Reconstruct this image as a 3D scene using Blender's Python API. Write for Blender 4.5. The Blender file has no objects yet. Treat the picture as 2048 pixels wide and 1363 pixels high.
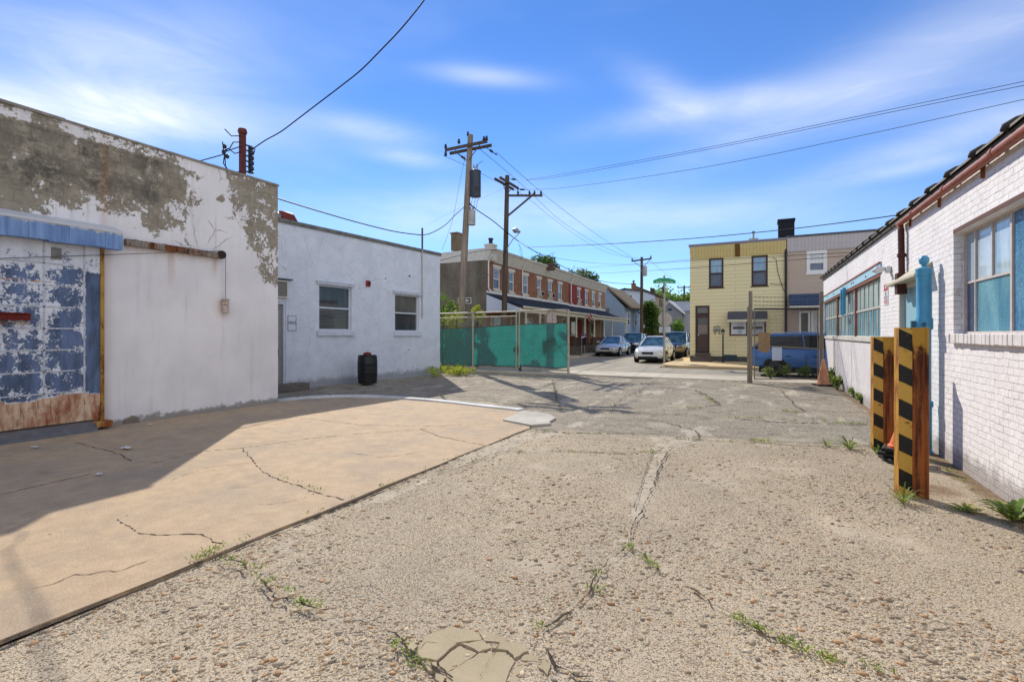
import bpy, bmesh, math, random
import numpy as np
from mathutils import Vector, Matrix

random.seed(7); rng = np.random.default_rng(7)
SC = bpy.context.scene
COL = SC.collection
PI = math.pi
# ---- camera frame: the yard runs along +y, the camera looks 26.57 degrees to the left of it
CA, SA = 0.8944, 0.4472
HC = 1.6            # eye height
FPX, CX, HY = 1000.0, 1024.0, 668.0

def ray(u, v):
    X, Y, Z = (u-CX)/FPX, 1.0, -(v-HY)/FPX
    return (CA*X-SA*Y, SA*X+CA*Y, Z)
def G(u, v, z=0.0):
    d = ray(u, v); t = (z-HC)/d[2]
    return (d[0]*t, d[1]*t)
def PX(u, v, c):
    d = ray(u, v); t = c/d[0]
    return (d[1]*t, HC+d[2]*t)
def PY(u, v, c):
    d = ray(u, v); t = c/d[1]
    return (d[0]*t, HC+d[2]*t)
def PD(u, v, Y):
    d = ray(u, v)
    return Vector((d[0]*Y, d[1]*Y, HC+d[2]*Y))

def S(h):
    h = h.lstrip('#'); o = []
    for i in (0, 2, 4):
        c = int(h[i:i+2], 16)/255
        o.append(c/12.92 if c <= .04045 else ((c+.055)/1.055)**2.4)
    return tuple(o)

# ---------------------------------------------------------------- materials
class B:
    def __init__(s, name, col=(.5, .5, .5), rough=.8, metal=0.0, spec=.3):
        s.m = bpy.data.materials.new(name); s.m.use_nodes = True
        s.nt = s.m.node_tree; s.N = s.nt.nodes; s.L = s.nt.links
        s.bsdf = s.N['Principled BSDF']; s.out = s.N['Material Output']
        s.set('Base Color', col); s.set('Roughness', rough); s.set('Metallic', metal); s.set('Specular IOR Level', spec)
        s._nrm = None
    def sock(s, inp, val):
        if isinstance(val, bpy.types.NodeSocket): s.L.new(val, inp)
        elif isinstance(val, (tuple, list)) and len(val) == 3 and inp.type == 'RGBA': inp.default_value = (*val, 1)
        else: inp.default_value = val
    def set(s, name, val): s.sock(s.bsdf.inputs[name], val)
    def add(s, typ, props=None, **ins):
        n = s.N.new(typ)
        for k, v in (props or {}).items(): setattr(n, k, v)
        for k, v in ins.items():
            key = int(k[1:]) if k[0] == 'i' and k[1:].isdigit() else k.replace('_', ' ')
            s.sock(n.inputs[key], v)
        return n
    def obj(s): return s.add('ShaderNodeTexCoord').outputs['Object']
    def gen(s): return s.add('ShaderNodeTexCoord').outputs['Generated']
    def map(s, vec, scale=(1, 1, 1), rot=(0, 0, 0), loc=(0, 0, 0)):
        return s.add('ShaderNodeMapping', None, Vector=vec, Scale=scale, Rotation=rot, Location=loc).outputs[0]
    def noise(s, vec, scale, detail=4.0, rough=.55, dist=0.0):
        return s.add('ShaderNodeTexNoise', None, Vector=vec, Scale=scale, Detail=detail, Roughness=rough, Distortion=dist).outputs['Fac']
    def noisec(s, vec, scale, detail=2.0):
        return s.add('ShaderNodeTexNoise', None, Vector=vec, Scale=scale, Detail=detail).outputs['Color']
    def vor(s, vec, scale, feature='F1', rnd=1.0):
        return s.add('ShaderNodeTexVoronoi', {'feature': feature}, Vector=vec, Scale=scale, Randomness=rnd)
    def ramp(s, fac, stops, interp='LINEAR'):
        n = s.add('ShaderNodeValToRGB', None, Fac=fac); cr = n.color_ramp; cr.interpolation = interp
        while len(cr.elements) < len(stops): cr.elements.new(.5)
        for e, (p, c) in zip(cr.elements, stops):
            e.position = p
            if isinstance(c, (int, float)): c = (c, c, c)
            e.color = (*c, 1)
        return n.outputs['Color']
    def mix(s, fac, a, b, mode='MIX'):
        n = s.add('ShaderNodeMix', {'data_type': 'RGBA', 'blend_type': mode})
        s.sock(n.inputs[0], fac); s.sock(n.inputs[6], a); s.sock(n.inputs[7], b)
        return n.outputs[2]
    def math(s, op, a, b=0.0, clamp=False):
        n = s.add('ShaderNodeMath', {'operation': op, 'use_clamp': clamp})
        s.sock(n.inputs[0], a); s.sock(n.inputs[1], b)
        return n.outputs[0]
    def step(s, x, lo, hi):
        n = s.add('ShaderNodeMapRange', {'interpolation_type': 'SMOOTHSTEP', 'clamp': True})
        s.sock(n.inputs[0], x); s.sock(n.inputs[1], lo); s.sock(n.inputs[2], hi)
        return n.outputs[0]
    def attr(s, name='mask'):
        n = s.add('ShaderNodeAttribute'); n.attribute_name = name
        return n
    def sep(s, vec):
        n = s.add('ShaderNodeSeparateXYZ', None, Vector=vec); return n.outputs
    def comb(s, x, y, z=0.0):
        n = s.add('ShaderNodeCombineXYZ'); s.sock(n.inputs[0], x); s.sock(n.inputs[1], y); s.sock(n.inputs[2], z)
        return n.outputs[0]
    def bump(s, h, strength=.5, dist=.01):
        n = s.add('ShaderNodeBump', None, Strength=strength, Distance=dist, Height=h)
        if s._nrm is not None: s.L.new(s._nrm, n.inputs['Normal'])
        s._nrm = n.outputs[0]; s.set('Normal', s._nrm)
    def uvw(s):
        o = s.sep(s.obj()); return s.comb(s.math('ADD', o[0], o[1]), o[2], 0.0)

MATS = {}
def plain(name, col, rough=.7, metal=0.0, spec=.3, var=.12, scale=6.0, bump=0.0, bscale=60.0):
    if name in MATS: return MATS[name]
    b = B(name, col, rough, metal, spec); o = b.obj()
    if var:
        n = b.noise(o, scale, 5, .6)
        b.set('Base Color', b.mix(b.step(n, .25, .75), tuple(c*(1-var) for c in col), tuple(min(1, c*(1+var)) for c in col)))
    if bump: b.bump(b.noise(o, bscale, 4), bump, .01)
    MATS[name] = b.m
    return b.m

# ---------------------------------------------------------------- objects
FRAME = {}     # object -> matrix that takes the coordinates its parts are written in to the thing's own
def thing(name, label, cat, loc=(0, 0, 0), rotz=0.0, group=None, local=False):
    o = bpy.data.objects.new(name, None); COL.objects.link(o)
    o.location = loc; o.rotation_euler = (0, 0, rotz); o.empty_display_size = .2
    o['label'] = label; o['category'] = cat
    if group: o['group'] = group
    M = Matrix.Translation(loc) @ Matrix.Rotation(rotz, 4, 'Z')
    FRAME[o] = Matrix.Identity(4) if local else M.inverted()
    return o
def tag(o, label=None, cat=None, group=None, kind=None):
    if label: o['label'] = label
    if cat: o['category'] = cat
    if group: o['group'] = group
    if kind: o['kind'] = kind
    return o
def dup(root, loc, rotz=None, label=None):
    r = root.copy(); COL.objects.link(r); r.location = loc
    if rotz is not None: r.rotation_euler = (0, 0, rotz)
    if label: r['label'] = label
    for ch in list(root.children):
        c = ch.copy(); COL.objects.link(c); c.parent = r
        for g in list(ch.children):
            d = g.copy(); COL.objects.link(d); d.parent = c
    return r

class MB:
    def __init__(s): s.v = []; s.f = []; s.mi = []; s.c = None; s.cur = 0
    def add(s, vs, fs):
        k = len(s.v); s.v.extend([tuple(p) for p in vs])
        for f in fs: s.f.append([i+k for i in f]); s.mi.append(s.cur)
        return s
    def hexa(s, p):      # 8 points: bottom ring then top ring
        return s.add(p, [(0, 3, 2, 1), (4, 5, 6, 7), (0, 1, 5, 4), (1, 2, 6, 5), (2, 3, 7, 6), (3, 0, 4, 7)])
    def box(s, x0, x1, y0, y1, z0, z1):
        return s.hexa([(x0, y0, z0), (x1, y0, z0), (x1, y1, z0), (x0, y1, z0), (x0, y0, z1), (x1, y0, z1), (x1, y1, z1), (x0, y1, z1)])
    def fbox(s, F, a0, a1, b0, b1, d0, d1):
        return s.hexa([F(a0, b0, d0), F(a1, b0, d0), F(a1, b0, d1), F(a0, b0, d1), F(a0, b1, d0), F(a1, b1, d0), F(a1, b1, d1), F(a0, b1, d1)])
    def quad(s, *p): return s.add(p, [tuple(range(len(p)))])
    def beam(s, p0, p1, w, h, up=(0, 0, 1)):
        p0, p1 = Vector(p0), Vector(p1); d = (p1-p0).normalized(); u = Vector(up)
        if abs(d.dot(u)) > .95: u = Vector((0, 1, 0))
        r = d.cross(u).normalized(); t = r.cross(d)
        q = [-r*w/2-t*h/2, r*w/2-t*h/2, r*w/2+t*h/2, -r*w/2+t*h/2]
        return s.hexa([p0+x for x in q]+[p1+x for x in q])
    def tube(s, pts, r, n=6, caps=True):
        pts = [Vector(p) for p in pts]; rs = r if isinstance(r, (list, tuple)) else [r]*len(pts)
        k = len(s.v); prev = None
        for i, p in enumerate(pts):
            d = (pts[min(i+1, len(pts)-1)]-pts[max(i-1, 0)]).normalized()
            if prev is None:
                a = Vector((0, 0, 1)) if abs(d.z) < .9 else Vector((1, 0, 0))
                prev = d.cross(a).normalized()
            a = (prev-d*prev.dot(d)).normalized(); b = d.cross(a); prev = a
            for j in range(n):
                t = 2*PI*j/n; s.v.append(tuple(p+(a*math.cos(t)+b*math.sin(t))*rs[i]))
        for i in range(len(pts)-1):
            for j in range(n):
                s.f.append([k+i*n+j, k+i*n+(j+1) % n, k+(i+1)*n+(j+1) % n, k+(i+1)*n+j]); s.mi.append(s.cur)
        if caps:
            s.f.append([k+j for j in range(n)][::-1]); s.mi.append(s.cur)
            s.f.append([k+(len(pts)-1)*n+j for j in range(n)]); s.mi.append(s.cur)
        return s
    def lathe(s, prof, c=(0, 0, 0), n=16, axis='z', caps=True):
        k = len(s.v); c = Vector(c)
        for (r, z) in prof:
            for j in range(n):
                t = 2*PI*j/n; x, y = r*math.cos(t), r*math.sin(t)
                q = {'z': (x, y, z), 'x': (z, x, y), 'y': (y, z, x)}[axis]
                s.v.append(tuple(c+Vector(q)))
        for i in range(len(prof)-1):
            for j in range(n):
                s.f.append([k+i*n+j, k+i*n+(j+1) % n, k+(i+1)*n+(j+1) % n, k+(i+1)*n+j]); s.mi.append(s.cur)
        if caps:
            s.f.append([k+j for j in range(n)][::-1]); s.mi.append(s.cur)
            s.f.append([k+(len(prof)-1)*n+j for j in range(n)]); s.mi.append(s.cur)
        return s
    def prism(s, pts, off):          # planar outline pushed along a vector
        n = len(pts); o = Vector(off); q = [Vector(p) for p in pts]
        return s.add(q+[p+o for p in q], [tuple(range(n))[::-1], tuple(range(n, 2*n))]+[(i, (i+1) % n, n+(i+1) % n, n+i) for i in range(n)])
    def build(s, name, mat, parent=None, smooth=False, ang=None, recalc=True, bevel=0.0):
        me = bpy.data.meshes.new(name)
        v = s.v
        if parent is not None:
            M = FRAME[parent]
            if M != Matrix.Identity(4):
                v = [tuple(M @ Vector(p)) for p in v]
        me.from_pydata(v, [], s.f)
        for m in (mat if isinstance(mat, (list, tuple)) else [mat]): me.materials.append(m)
        if isinstance(mat, (list, tuple)): me.polygons.foreach_set('material_index', s.mi)
        if s.c is not None:
            a = me.color_attributes.new('mask', 'FLOAT_COLOR', 'POINT')
            a.data.foreach_set('color', np.asarray(s.c, dtype=np.float32).reshape(-1))
        if recalc:
            bm = bmesh.new(); bm.from_mesh(me); bmesh.ops.recalc_face_normals(bm, faces=bm.faces)
            if bevel: bmesh.ops.bevel(bm, geom=list(bm.edges), offset=bevel, segments=2, affect='EDGES', profile=.5, clamp_overlap=True)
            bm.to_mesh(me); bm.free()
        if smooth: me.polygons.foreach_set('use_smooth', [True]*len(me.polygons))
        me.update()
        o = bpy.data.objects.new(name, me); COL.objects.link(o)
        if smooth and ang:
            try: me.set_sharp_from_angle(angle=math.radians(ang))
            except Exception: pass
        if parent is not None:
            o.parent = parent; FRAME[o] = FRAME[parent]
        else: FRAME[o] = Matrix.Identity(4)
        return o

def top(mb, name, mat, loc, label=None, cat=None, group=None, kind=None, **kw):
    """a thing that is one mesh, its origin at loc"""
    L = Vector(loc); mb.v = [tuple(Vector(p)-L) for p in mb.v]
    o = mb.build(name, mat, None, **kw); o.location = loc
    FRAME[o] = Matrix.Translation(loc).inverted()
    return tag(o, label, cat, group, kind)

class Face:
    """a wall plane: a along the wall, b up, d outwards"""
    def __init__(s, p, adir, n):
        s.p = Vector((p[0], p[1], 0)); s.a = Vector((adir[0], adir[1], 0)).normalized(); s.n = Vector((n[0], n[1], 0)).normalized()
    def __call__(s, a, b, d=0.0): return s.p+s.a*a+Vector((0, 0, b))+s.n*d
    def px(s, u, v, d=0.0):
        r = Vector(ray(u, v)); o = Vector((0, 0, HC)); p = s.p+s.n*d
        t = (p-o).dot(s.n)/r.dot(s.n); q = o+r*t
        return ((q-s.p).dot(s.a), q.z)
    def rect(s, u0, v0, u1, v1, d=0.0):
        """pixel corners top-left and bottom-right of a rectangle lying on the wall"""
        a0, b1 = s.px(u0, v0, d); a1, b0 = s.px(u1, v1, d)
        return (min(a0, a1), max(a0, a1), min(b0, b1), max(b0, b1))

def fwall(mb, F, a0, a1, b0, b1, holes=(), t=.2):
    As = sorted({a0, a1, *[h[0] for h in holes], *[h[1] for h in holes]}); Bs = sorted({b0, b1, *[h[2] for h in holes], *[h[3] for h in holes]})
    As = [a for a in As if a0 <= a <= a1]; Bs = [b for b in Bs if b0 <= b <= b1]
    for i in range(len(As)-1):
        for j in range(len(Bs)-1):
            ca, cb = (As[i]+As[i+1])/2, (Bs[j]+Bs[j+1])/2
            if any(h[0] < ca < h[1] and h[2] < cb < h[3] for h in holes): continue
            mb.quad(F(As[i], Bs[j]), F(As[i+1], Bs[j]), F(As[i+1], Bs[j+1]), F(As[i], Bs[j+1]))
    for (h0, h1, k0, k1) in holes:
        for (p, q) in (((h0, k0), (h1, k0)), ((h1, k0), (h1, k1)), ((h1, k1), (h0, k1)), ((h0, k1), (h0, k0))):
            mb.quad(F(p[0], p[1], 0), F(q[0], q[1], 0), F(q[0], q[1], -t), F(p[0], p[1], -t))
    return mb
def shell(mb, F, a0, a1, b1, depth, b0=0.0, roof=True, back=True):
    """the other three sides and the flat roof of a building whose front wall is F"""
    mb.quad(F(a0, b0, 0), F(a0, b0, -depth), F(a0, b1, -depth), F(a0, b1, 0))
    mb.quad(F(a1, b0, 0), F(a1, b0, -depth), F(a1, b1, -depth), F(a1, b1, 0))
    if back: mb.quad(F(a0, b0, -depth), F(a1, b0, -depth), F(a1, b1, -depth), F(a0, b1, -depth))
    if roof: mb.quad(F(a0, b1, 0), F(a1, b1, 0), F(a1, b1, -depth), F(a0, b1, -depth))
    return mb
def ring(mb, F, r, w, d0, d1):
    """a picture-frame of four bars inside rectangle r"""
    a0, a1, b0, b1 = r
    mb.fbox(F, a0, a1, b0, b0+w, d0, d1); mb.fbox(F, a0, a1, b1-w, b1, d0, d1)
    mb.fbox(F, a0, a0+w, b0+w, b1-w, d0, d1); mb.fbox(F, a1-w, a1, b0+w, b1-w, d0, d1)
    return mb
def sash_window(parent, F, r, fw, frame_m, glass_hi, glass_lo, rec=.08, sill_m=None, sill_h=.09, split=.5, sill_out=.06):
    """double-hung window set rec into the wall: frame > panes (sub-parts), sill"""
    a0, a1, b0, b1 = r; bm_ = b0+(b1-b0)*split
    f = MB(); ring(f, F, r, fw, -rec-.05, -rec+.03); f.fbox(F, a0+fw, a1-fw, bm_-fw*.45, bm_+fw*.45, -rec-.045, -rec+.02)
    fo = f.build('window', frame_m, parent)
    MB().fbox(F, a0+fw, a1-fw, bm_+fw*.45, b1-fw, -rec-.04, -rec-.02).build('pane', glass_hi, fo)
    MB().fbox(F, a0+fw, a1-fw, b0+fw, bm_-fw*.45, -rec-.045, -rec-.03).build('pane', glass_lo, fo)
    if sill_m: MB().fbox(F, a0-.05, a1+.05, b0-sill_h, b0-.002, -rec*.5, sill_out).build('sill', sill_m, fo)
    return fo
def grid_face(F, a0, a1, b0, b1, step, d=0.0, fn=None):
    na, nb = max(2, int((a1-a0)/step)+1), max(2, int((b1-b0)/step)+1)
    A = np.linspace(a0, a1, na); Bv = np.linspace(b0, b1, nb); mb = MB(); c = []
    for b in Bv:
        for a in A:
            mb.v.append(tuple(F(a, b, d))); c.append(fn(a, b) if fn else (0, 0, 0, 1))
    for j in range(nb-1):
        for i in range(na-1):
            k = j*na+i; mb.f.append([k, k+1, k+1+na, k+na]); mb.mi.append(0)
    mb.c = c
    return mb
def text_mesh(body, size, ext, mat, parent, M, name='lettering', align='CENTER', sx=1.0):
    cu = bpy.data.curves.new(name, 'FONT'); cu.body = body; cu.size = size; cu.extrude = ext; cu.align_x = align; cu.align_y = 'CENTER'
    cu.resolution_u = 3
    t = bpy.data.objects.new(name, cu); COL.objects.link(t)
    dg = bpy.context.evaluated_depsgraph_get(); me = bpy.data.meshes.new_from_object(t.evaluated_get(dg))
    bpy.data.objects.remove(t); bpy.data.curves.remove(cu)
    me.transform((FRAME[parent] if parent else Matrix.Identity(4)) @ M @ Matrix.Diagonal((sx, 1, 1, 1))); me.materials.clear(); me.materials.append(mat)
    o = bpy.data.objects.new(name, me); COL.objects.link(o); o.parent = parent
    FRAME[o] = FRAME[parent]
    return o
def text_on(F, a, b, d, body, size, mat, parent, name='lettering', sx=1.0):
    x = F.a.copy(); z = F.n.copy()
    if x.cross(Vector((0, 0, 1))).dot(z) < 0: x = -x
    M = Matrix((( x.x, 0, z.x, 0), (x.y, 0, z.y, 0), (0, 1, 0, 0), (0, 0, 0, 1)))
    M.translation = F(a, b, d)
    return text_mesh(body, size, .002, mat, parent, M, name, sx=sx)
def chain_link(mb, F, a0, a1, b0, b1, p=.062, r=.0024, d=0.0):
    """woven wire: both families of diagonals, each a thin three-sided tube"""
    W, H = a1-a0, b1-b0
    for sgn in (1, -1):
        k = -H
        while k < W:
            s0, s1 = max(0, -k), min(H, W-k)
            if s1 > s0+.01:
                q = [(k+s0, s0), (k+s1, s1)]
                if sgn < 0: q = [(W-x, y) for x, y in q]
                mb.tube([F(a0+q[0][0], b0+q[0][1], d+sgn*r), F(a0+q[1][0], b0+q[1][1], d+sgn*r)], r, 3, False)
            k += p*1.414
    return mb
def sag(p0, p1, s, n=14):
    p0, p1 = Vector(p0), Vector(p1)
    return [p0.lerp(p1, i/n)-Vector((0, 0, s*4*(i/n)*(1-i/n))) for i in range(n+1)]
# ---------------------------------------------------------------- camera, light, sky
cam = bpy.data.cameras.new('camera'); camo = bpy.data.objects.new('camera', cam); COL.objects.link(camo)
cam.sensor_width = 36; cam.lens = 36*FPX/2048; cam.shift_y = -(681.5-HY)/2048; cam.clip_end = 2000; cam.clip_start = .05
camo.location = (0, 0, HC); camo.rotation_euler = (PI/2, 0, math.atan2(SA, CA)); SC.camera = camo
SUN = Vector((-.657, .754, 0)).normalized()*math.cos(math.radians(37.3)); SUN.z = math.sin(math.radians(37.3))
sl = bpy.data.lights.new('sun', 'SUN'); sl.energy = 3.1; sl.angle = math.radians(.5); sl.color = (1, .93, .82)
so = bpy.data.objects.new('sun', sl); COL.objects.link(so); so.rotation_euler = SUN.to_track_quat('Z', 'Y').to_euler(); so.location = (0, 0, 40)
W = bpy.data.worlds.new('World'); SC.world = W; W.use_nodes = True
def build_sky():
    nt = W.node_tree; L = nt.links; N = nt.nodes; bg = N['Background']
    bb = B.__new__(B); bb.nt = nt; bb.N = N; bb.L = L
    sky = N.new('ShaderNodeTexSky'); sky.sky_type = 'NISHITA'; sky.sun_disc = False
    sky.sun_elevation = math.radians(37.3); sky.sun_rotation = math.atan2(SUN.x, SUN.y)
    sky.air_density = 1.0; sky.dust_density = 0.0; sky.ozone_density = 2.6; sky.altitude = 50
    hs = bb.add('ShaderNodeHueSaturation', None, Saturation=1.15, Value=1.0, Color=sky.outputs[0]).outputs[0]
    tint = bb.mix(1.0, hs, (.86, 1.0, 1.3), 'MULTIPLY')
    d = N.new('ShaderNodeTexCoord').outputs['Generated']
    blobs = [  # centre px, half-size px, tilt deg, weight
        (110, 215, 300, 52, 8, 1.0), (250, 130, 260, 110, 30, .38), (60, 60, 330, 90, 0, .22), (965, 152, 110, 17, -3, .40), (735, 258, 120, 24, -3, .42), (815, 314, 75, 17, -4, .36),
        (1440, 212, 200, 30, 2, .6), (1330, 180, 90, 30, -30, .35), (1720, 160, 330, 60, 14, .42), (1960, 90, 260, 110, 10, .28), (1880, 285, 260, 34, 8, .42), (1840, 332, 90, 14, 3, .3), (1250, 440, 500, 40, 0, .28), (880, 420, 420, 50, 2, .25)]
    tot = None
    for (u, v, su, sv, tl, w) in blobs:
        c = Vector(ray(u, v)).normalized(); r = c.cross(Vector((0, 0, 1))).normalized(); up = r.cross(c)
        k = c.dot(Vector((-SA, CA, 0))); su, sv = su/FPX*k, sv/FPX*k
        t = math.radians(tl); a = r*math.cos(t)+up*math.sin(t); b = up*math.cos(t)-r*math.sin(t)
        def dt(vec):
            n = N.new('ShaderNodeVectorMath'); n.operation = 'DOT_PRODUCT'; L.new(d, n.inputs[0]); n.inputs[1].default_value = vec; return n.outputs['Value']
        x = bb.math('SUBTRACT', dt(a), a.dot(c)); y = bb.math('SUBTRACT', dt(b), b.dot(c))
        q = bb.math('ADD', bb.math('POWER', bb.math('ABSOLUTE', bb.math('DIVIDE', x, su)), 2.0), bb.math('POWER', bb.math('ABSOLUTE', bb.math('DIVIDE', y, sv)), 2.0))
        e = bb.math('MULTIPLY', bb.math('EXPONENT', bb.math('MULTIPLY', q, -1.0)), w)
        e = bb.math('MULTIPLY', e, bb.math('GREATER_THAN', dt(c), 0.0))
        tot = e if tot is None else bb.math('ADD', tot, e)
    m1 = bb.map(d, (2.0, 2.0, 7.0), (0, 0, .5)); n1 = bb.noise(m1, 1.6, 8, .62, .6)
    n2 = bb.noise(bb.map(d, (1.2, 1.2, 4.0)), 2.3, 3, .5)
    f = bb.math('MULTIPLY', tot, bb.math('ADD', .5, bb.math('MULTIPLY', bb.step(n1, .3, .72), .6)))
    f = bb.math('ADD', f, bb.math('MULTIPLY', bb.step(n2, .45, .8), .10))
    f = bb.math('MULTIPLY', f, .85, True)
    cloud = bb.mix(f, tint, (9.5, 9.8, 10.4))
    # unseen bright cloud added behind the camera as fill for shaded walls
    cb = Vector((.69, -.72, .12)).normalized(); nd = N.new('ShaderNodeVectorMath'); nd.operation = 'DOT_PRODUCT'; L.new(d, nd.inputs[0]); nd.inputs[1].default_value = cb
    fill_bank = bb.math('MULTIPLY', bb.step(nd.outputs['Value'], .12, .6), bb.math('ADD', .45, bb.math('MULTIPLY', bb.step(n2, .35, .65), .5)))
    cloud = bb.mix(fill_bank, cloud, (10.8, 10.7, 10.8))
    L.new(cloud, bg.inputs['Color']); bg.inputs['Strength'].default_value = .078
build_sky()
SC.view_settings.view_transform = 'Standard'; SC.view_settings.look = 'None'; SC.view_settings.gamma = 1.0; SC.view_settings.exposure = .68
SC.cycles.max_bounces = 8; SC.cycles.diffuse_bounces = 4; SC.cycles.transparent_max_bounces = 12
try: SC.cycles.use_denoising = True; SC.cycles.denoising_prefilter = 'NONE'
except Exception: pass

# ---------------------------------------------------------------- ground
def poly_in(x, y, P):
    ins = False; j = len(P)-1
    for i in range(len(P)):
        if (P[i][1] > y) != (P[j][1] > y) and x < (P[j][0]-P[i][0])*(y-P[i][1])/(P[j][1]-P[i][1])+P[i][0]: ins = not ins
        j = i
    return ins
def seg_d(x, y, P):
    best = 1e9
    for (ax, ay), (bx, by) in zip(P[:-1], P[1:]):
        dx, dy = bx-ax, by-ay; t = max(0, min(1, ((x-ax)*dx+(y-ay)*dy)/(dx*dx+dy*dy+1e-9)))
        best = min(best, math.hypot(x-ax-t*dx, y-ay-t*dy))
    return best
def GP(*uv): return [G(u, v) for u, v in uv]

def pebble_mat():
    b = B('exposed_aggregate', (.4, .35, .28), .88, 0, .25); o = b.obj(); a = b.attr(); ch = b.sep(a.outputs['Color'])
    wob = b.mix(.04, o, b.noisec(o, 6.0), 'ADD')
    # --- weathered pebble concrete: three sizes of stone in a sandy matrix
    big = b.vor(wob, 32.0); mid = b.vor(wob, 66.0); fine = b.vor(o, 140.0)
    pal = [(0, S('#cbb99a')), (.14, S('#a68f70')), (.26, S('#c0ad8f')), (.38, S('#91887b')), (.5, S('#d2c3a6')), (.6, S('#b1906c')), (.72, S('#9d968b')), (.82, S('#c3b193')), (.92, S('#7b766d')), (1, S('#cdbea2'))]
    cb = b.ramp(b.sep(big.outputs['Color'])[0], pal, 'CONSTANT'); cm = b.ramp(b.sep(mid.outputs['Color'])[1], pal, 'CONSTANT'); cf = b.ramp(b.sep(fine.outputs['Color'])[2], pal, 'CONSTANT')
    matrix = b.mix(b.noise(o, 190.0, 3), S('#9e9382'), S('#ccc0ab'))
    mb_ = b.step(big.outputs['Distance'], .44, .34); mm = b.step(mid.outputs['Distance'], .46, .36); mf = b.step(fine.outputs['Distance'], .5, .35)
    pick = b.math('GREATER_THAN', b.sep(big.outputs['Color'])[1], .72); mb2 = b.math('MULTIPLY', mb_, pick)
    pickm = b.math('GREATER_THAN', b.sep(mid.outputs['Color'])[0], .36); mm2 = b.math('MULTIPLY', mm, pickm)
    worn = b.step(b.noise(o, 1.3, 5, .6), .38, .58)      # where the stones stand bare and where cement still covers them
    bald = b.step(b.noise(o, 1.15, 6, .68), .53, .63); worn = b.math('MULTIPLY', b.math('ADD', .35, b.math('MULTIPLY', worn, .65)), b.math('SUBTRACT', 1.0, b.math('MULTIPLY', bald, .85)))
    c = b.mix(b.math('MULTIPLY', mf, b.math('SUBTRACT', .75, b.math('MULTIPLY', bald, .5))), matrix, cf); c = b.mix(b.math('MULTIPLY', mm2, worn), c, cm); c = b.mix(b.math('MULTIPLY', mb2, worn), c, cb)
    gapv = b.noise(b.map(o, (1, 1, 1)), 85.0, 4, .7); pit = b.step(gapv, .45, .36); pit = b.math('MULTIPLY', pit, b.math('SUBTRACT', b.step(b.noise(o, 3.1, 4, .6), .2, .55), b.math('MULTIPLY', bald, .7)), True); c = b.mix(b.math('MULTIPLY', pit, .85), c, S('#4d453b')); c = b.mix(b.math('MULTIPLY', bald, .3), c, S('#b5aa98'))  # shade of the pits is put into the colour as well as the bump
    big_var = b.noise(o, .55, 4); c = b.mix(1.0, c, b.ramp(big_var, [(.3, (.92, .90, .87)), (.7, (1.22, 1.17, 1.08))]), 'MULTIPLY')
    h = b.math('ADD', b.math('MULTIPLY', b.math('MULTIPLY', mb2, worn), .9), b.math('ADD', b.math('MULTIPLY', b.math('MULTIPLY', mm2, worn), .55), b.math('MULTIPLY', mf, .2)))
    h = b.math('SUBTRACT', h, b.math('MULTIPLY', pit, .8))
    # --- old asphalt behind
    av = b.vor(o, 95.0); ac = b.ramp(b.sep(av.outputs['Color'])[0], [(0, S('#756d60')), (.35, S('#9f9483')), (.6, S('#867d6e')), (.8, S('#bbae97')), (1, S('#978d7c'))], 'CONSTANT')
    an = b.noise(o, .9, 6, .65); ac = b.mix(b.step(an, .48, .7), ac, S('#aba08c')); ac = b.mix(b.math('MULTIPLY', b.step(b.noise(o, 2.4, 6, .72), .5, .68), .6), ac, S('#5d564c'))
    ac = b.mix(b.math('MULTIPLY', b.step(b.noise(b.map(o, (1, .35, 1), (0, 0, .6)), 1.7, 5, .7), .54, .64), .7), ac, S('#c2b7a2'))
    ah = b.math('MULTIPLY', b.step(av.outputs['Distance'], .5, .2), .5)
    edge = b.math('ADD', ch[0], b.math('MULTIPLY', b.math('SUBTRACT', b.noise(o, 7.0, 5), .5), .5)); fa = b.step(edge, .46, .54)
    c = b.mix(fa, c, ac); h = b.math('ADD', b.math('MULTIPLY', h, b.math('SUBTRACT', 1.0, fa)), b.math('MULTIPLY', ah, fa))
    # --- smooth cement strips and patches
    se = b.math('ADD', ch[1], b.math('MULTIPLY', b.math('SUBTRACT', b.noise(o, 11.0, 5, .65), .5), .7)); fs = b.step(se, .47, .55)
    sc = b.mix(b.step(b.noise(o, 5.0, 6, .65), .3, .7), S('#a39783'), S('#bdb09a')); sc = b.mix(b.math('MULTIPLY', b.step(b.noise(o, 160.0, 2), .6, .75), .35), sc, S('#82786a'))
    c = b.mix(fs, c, sc); h = b.math('MULTIPLY', h, b.math('SUBTRACT', 1.0, b.math('MULTIPLY', fs, .85)))
    # --- dirt along the foot of the walls
    de = b.math('ADD', ch[2], b.math('MULTIPLY', b.math('SUBTRACT', b.noise(o, 5.0, 6, .7), .5), .9)); fd = b.step(de, .5, .75)
    dc = b.mix(b.noise(o, 30.0, 4, .7), S('#5d4a38'), S('#a38767')); c = b.mix(b.math('MULTIPLY', fd, .85), c, dc)
    b.set('Base Color', c)
    b.bump(h, .9, .014); b.bump(b.noise(o, 210.0, 3), .35, .004); b.bump(b.noise(o, 1.1, 3), .25, .06)
    return b.m
M_YARD = pebble_mat()

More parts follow.
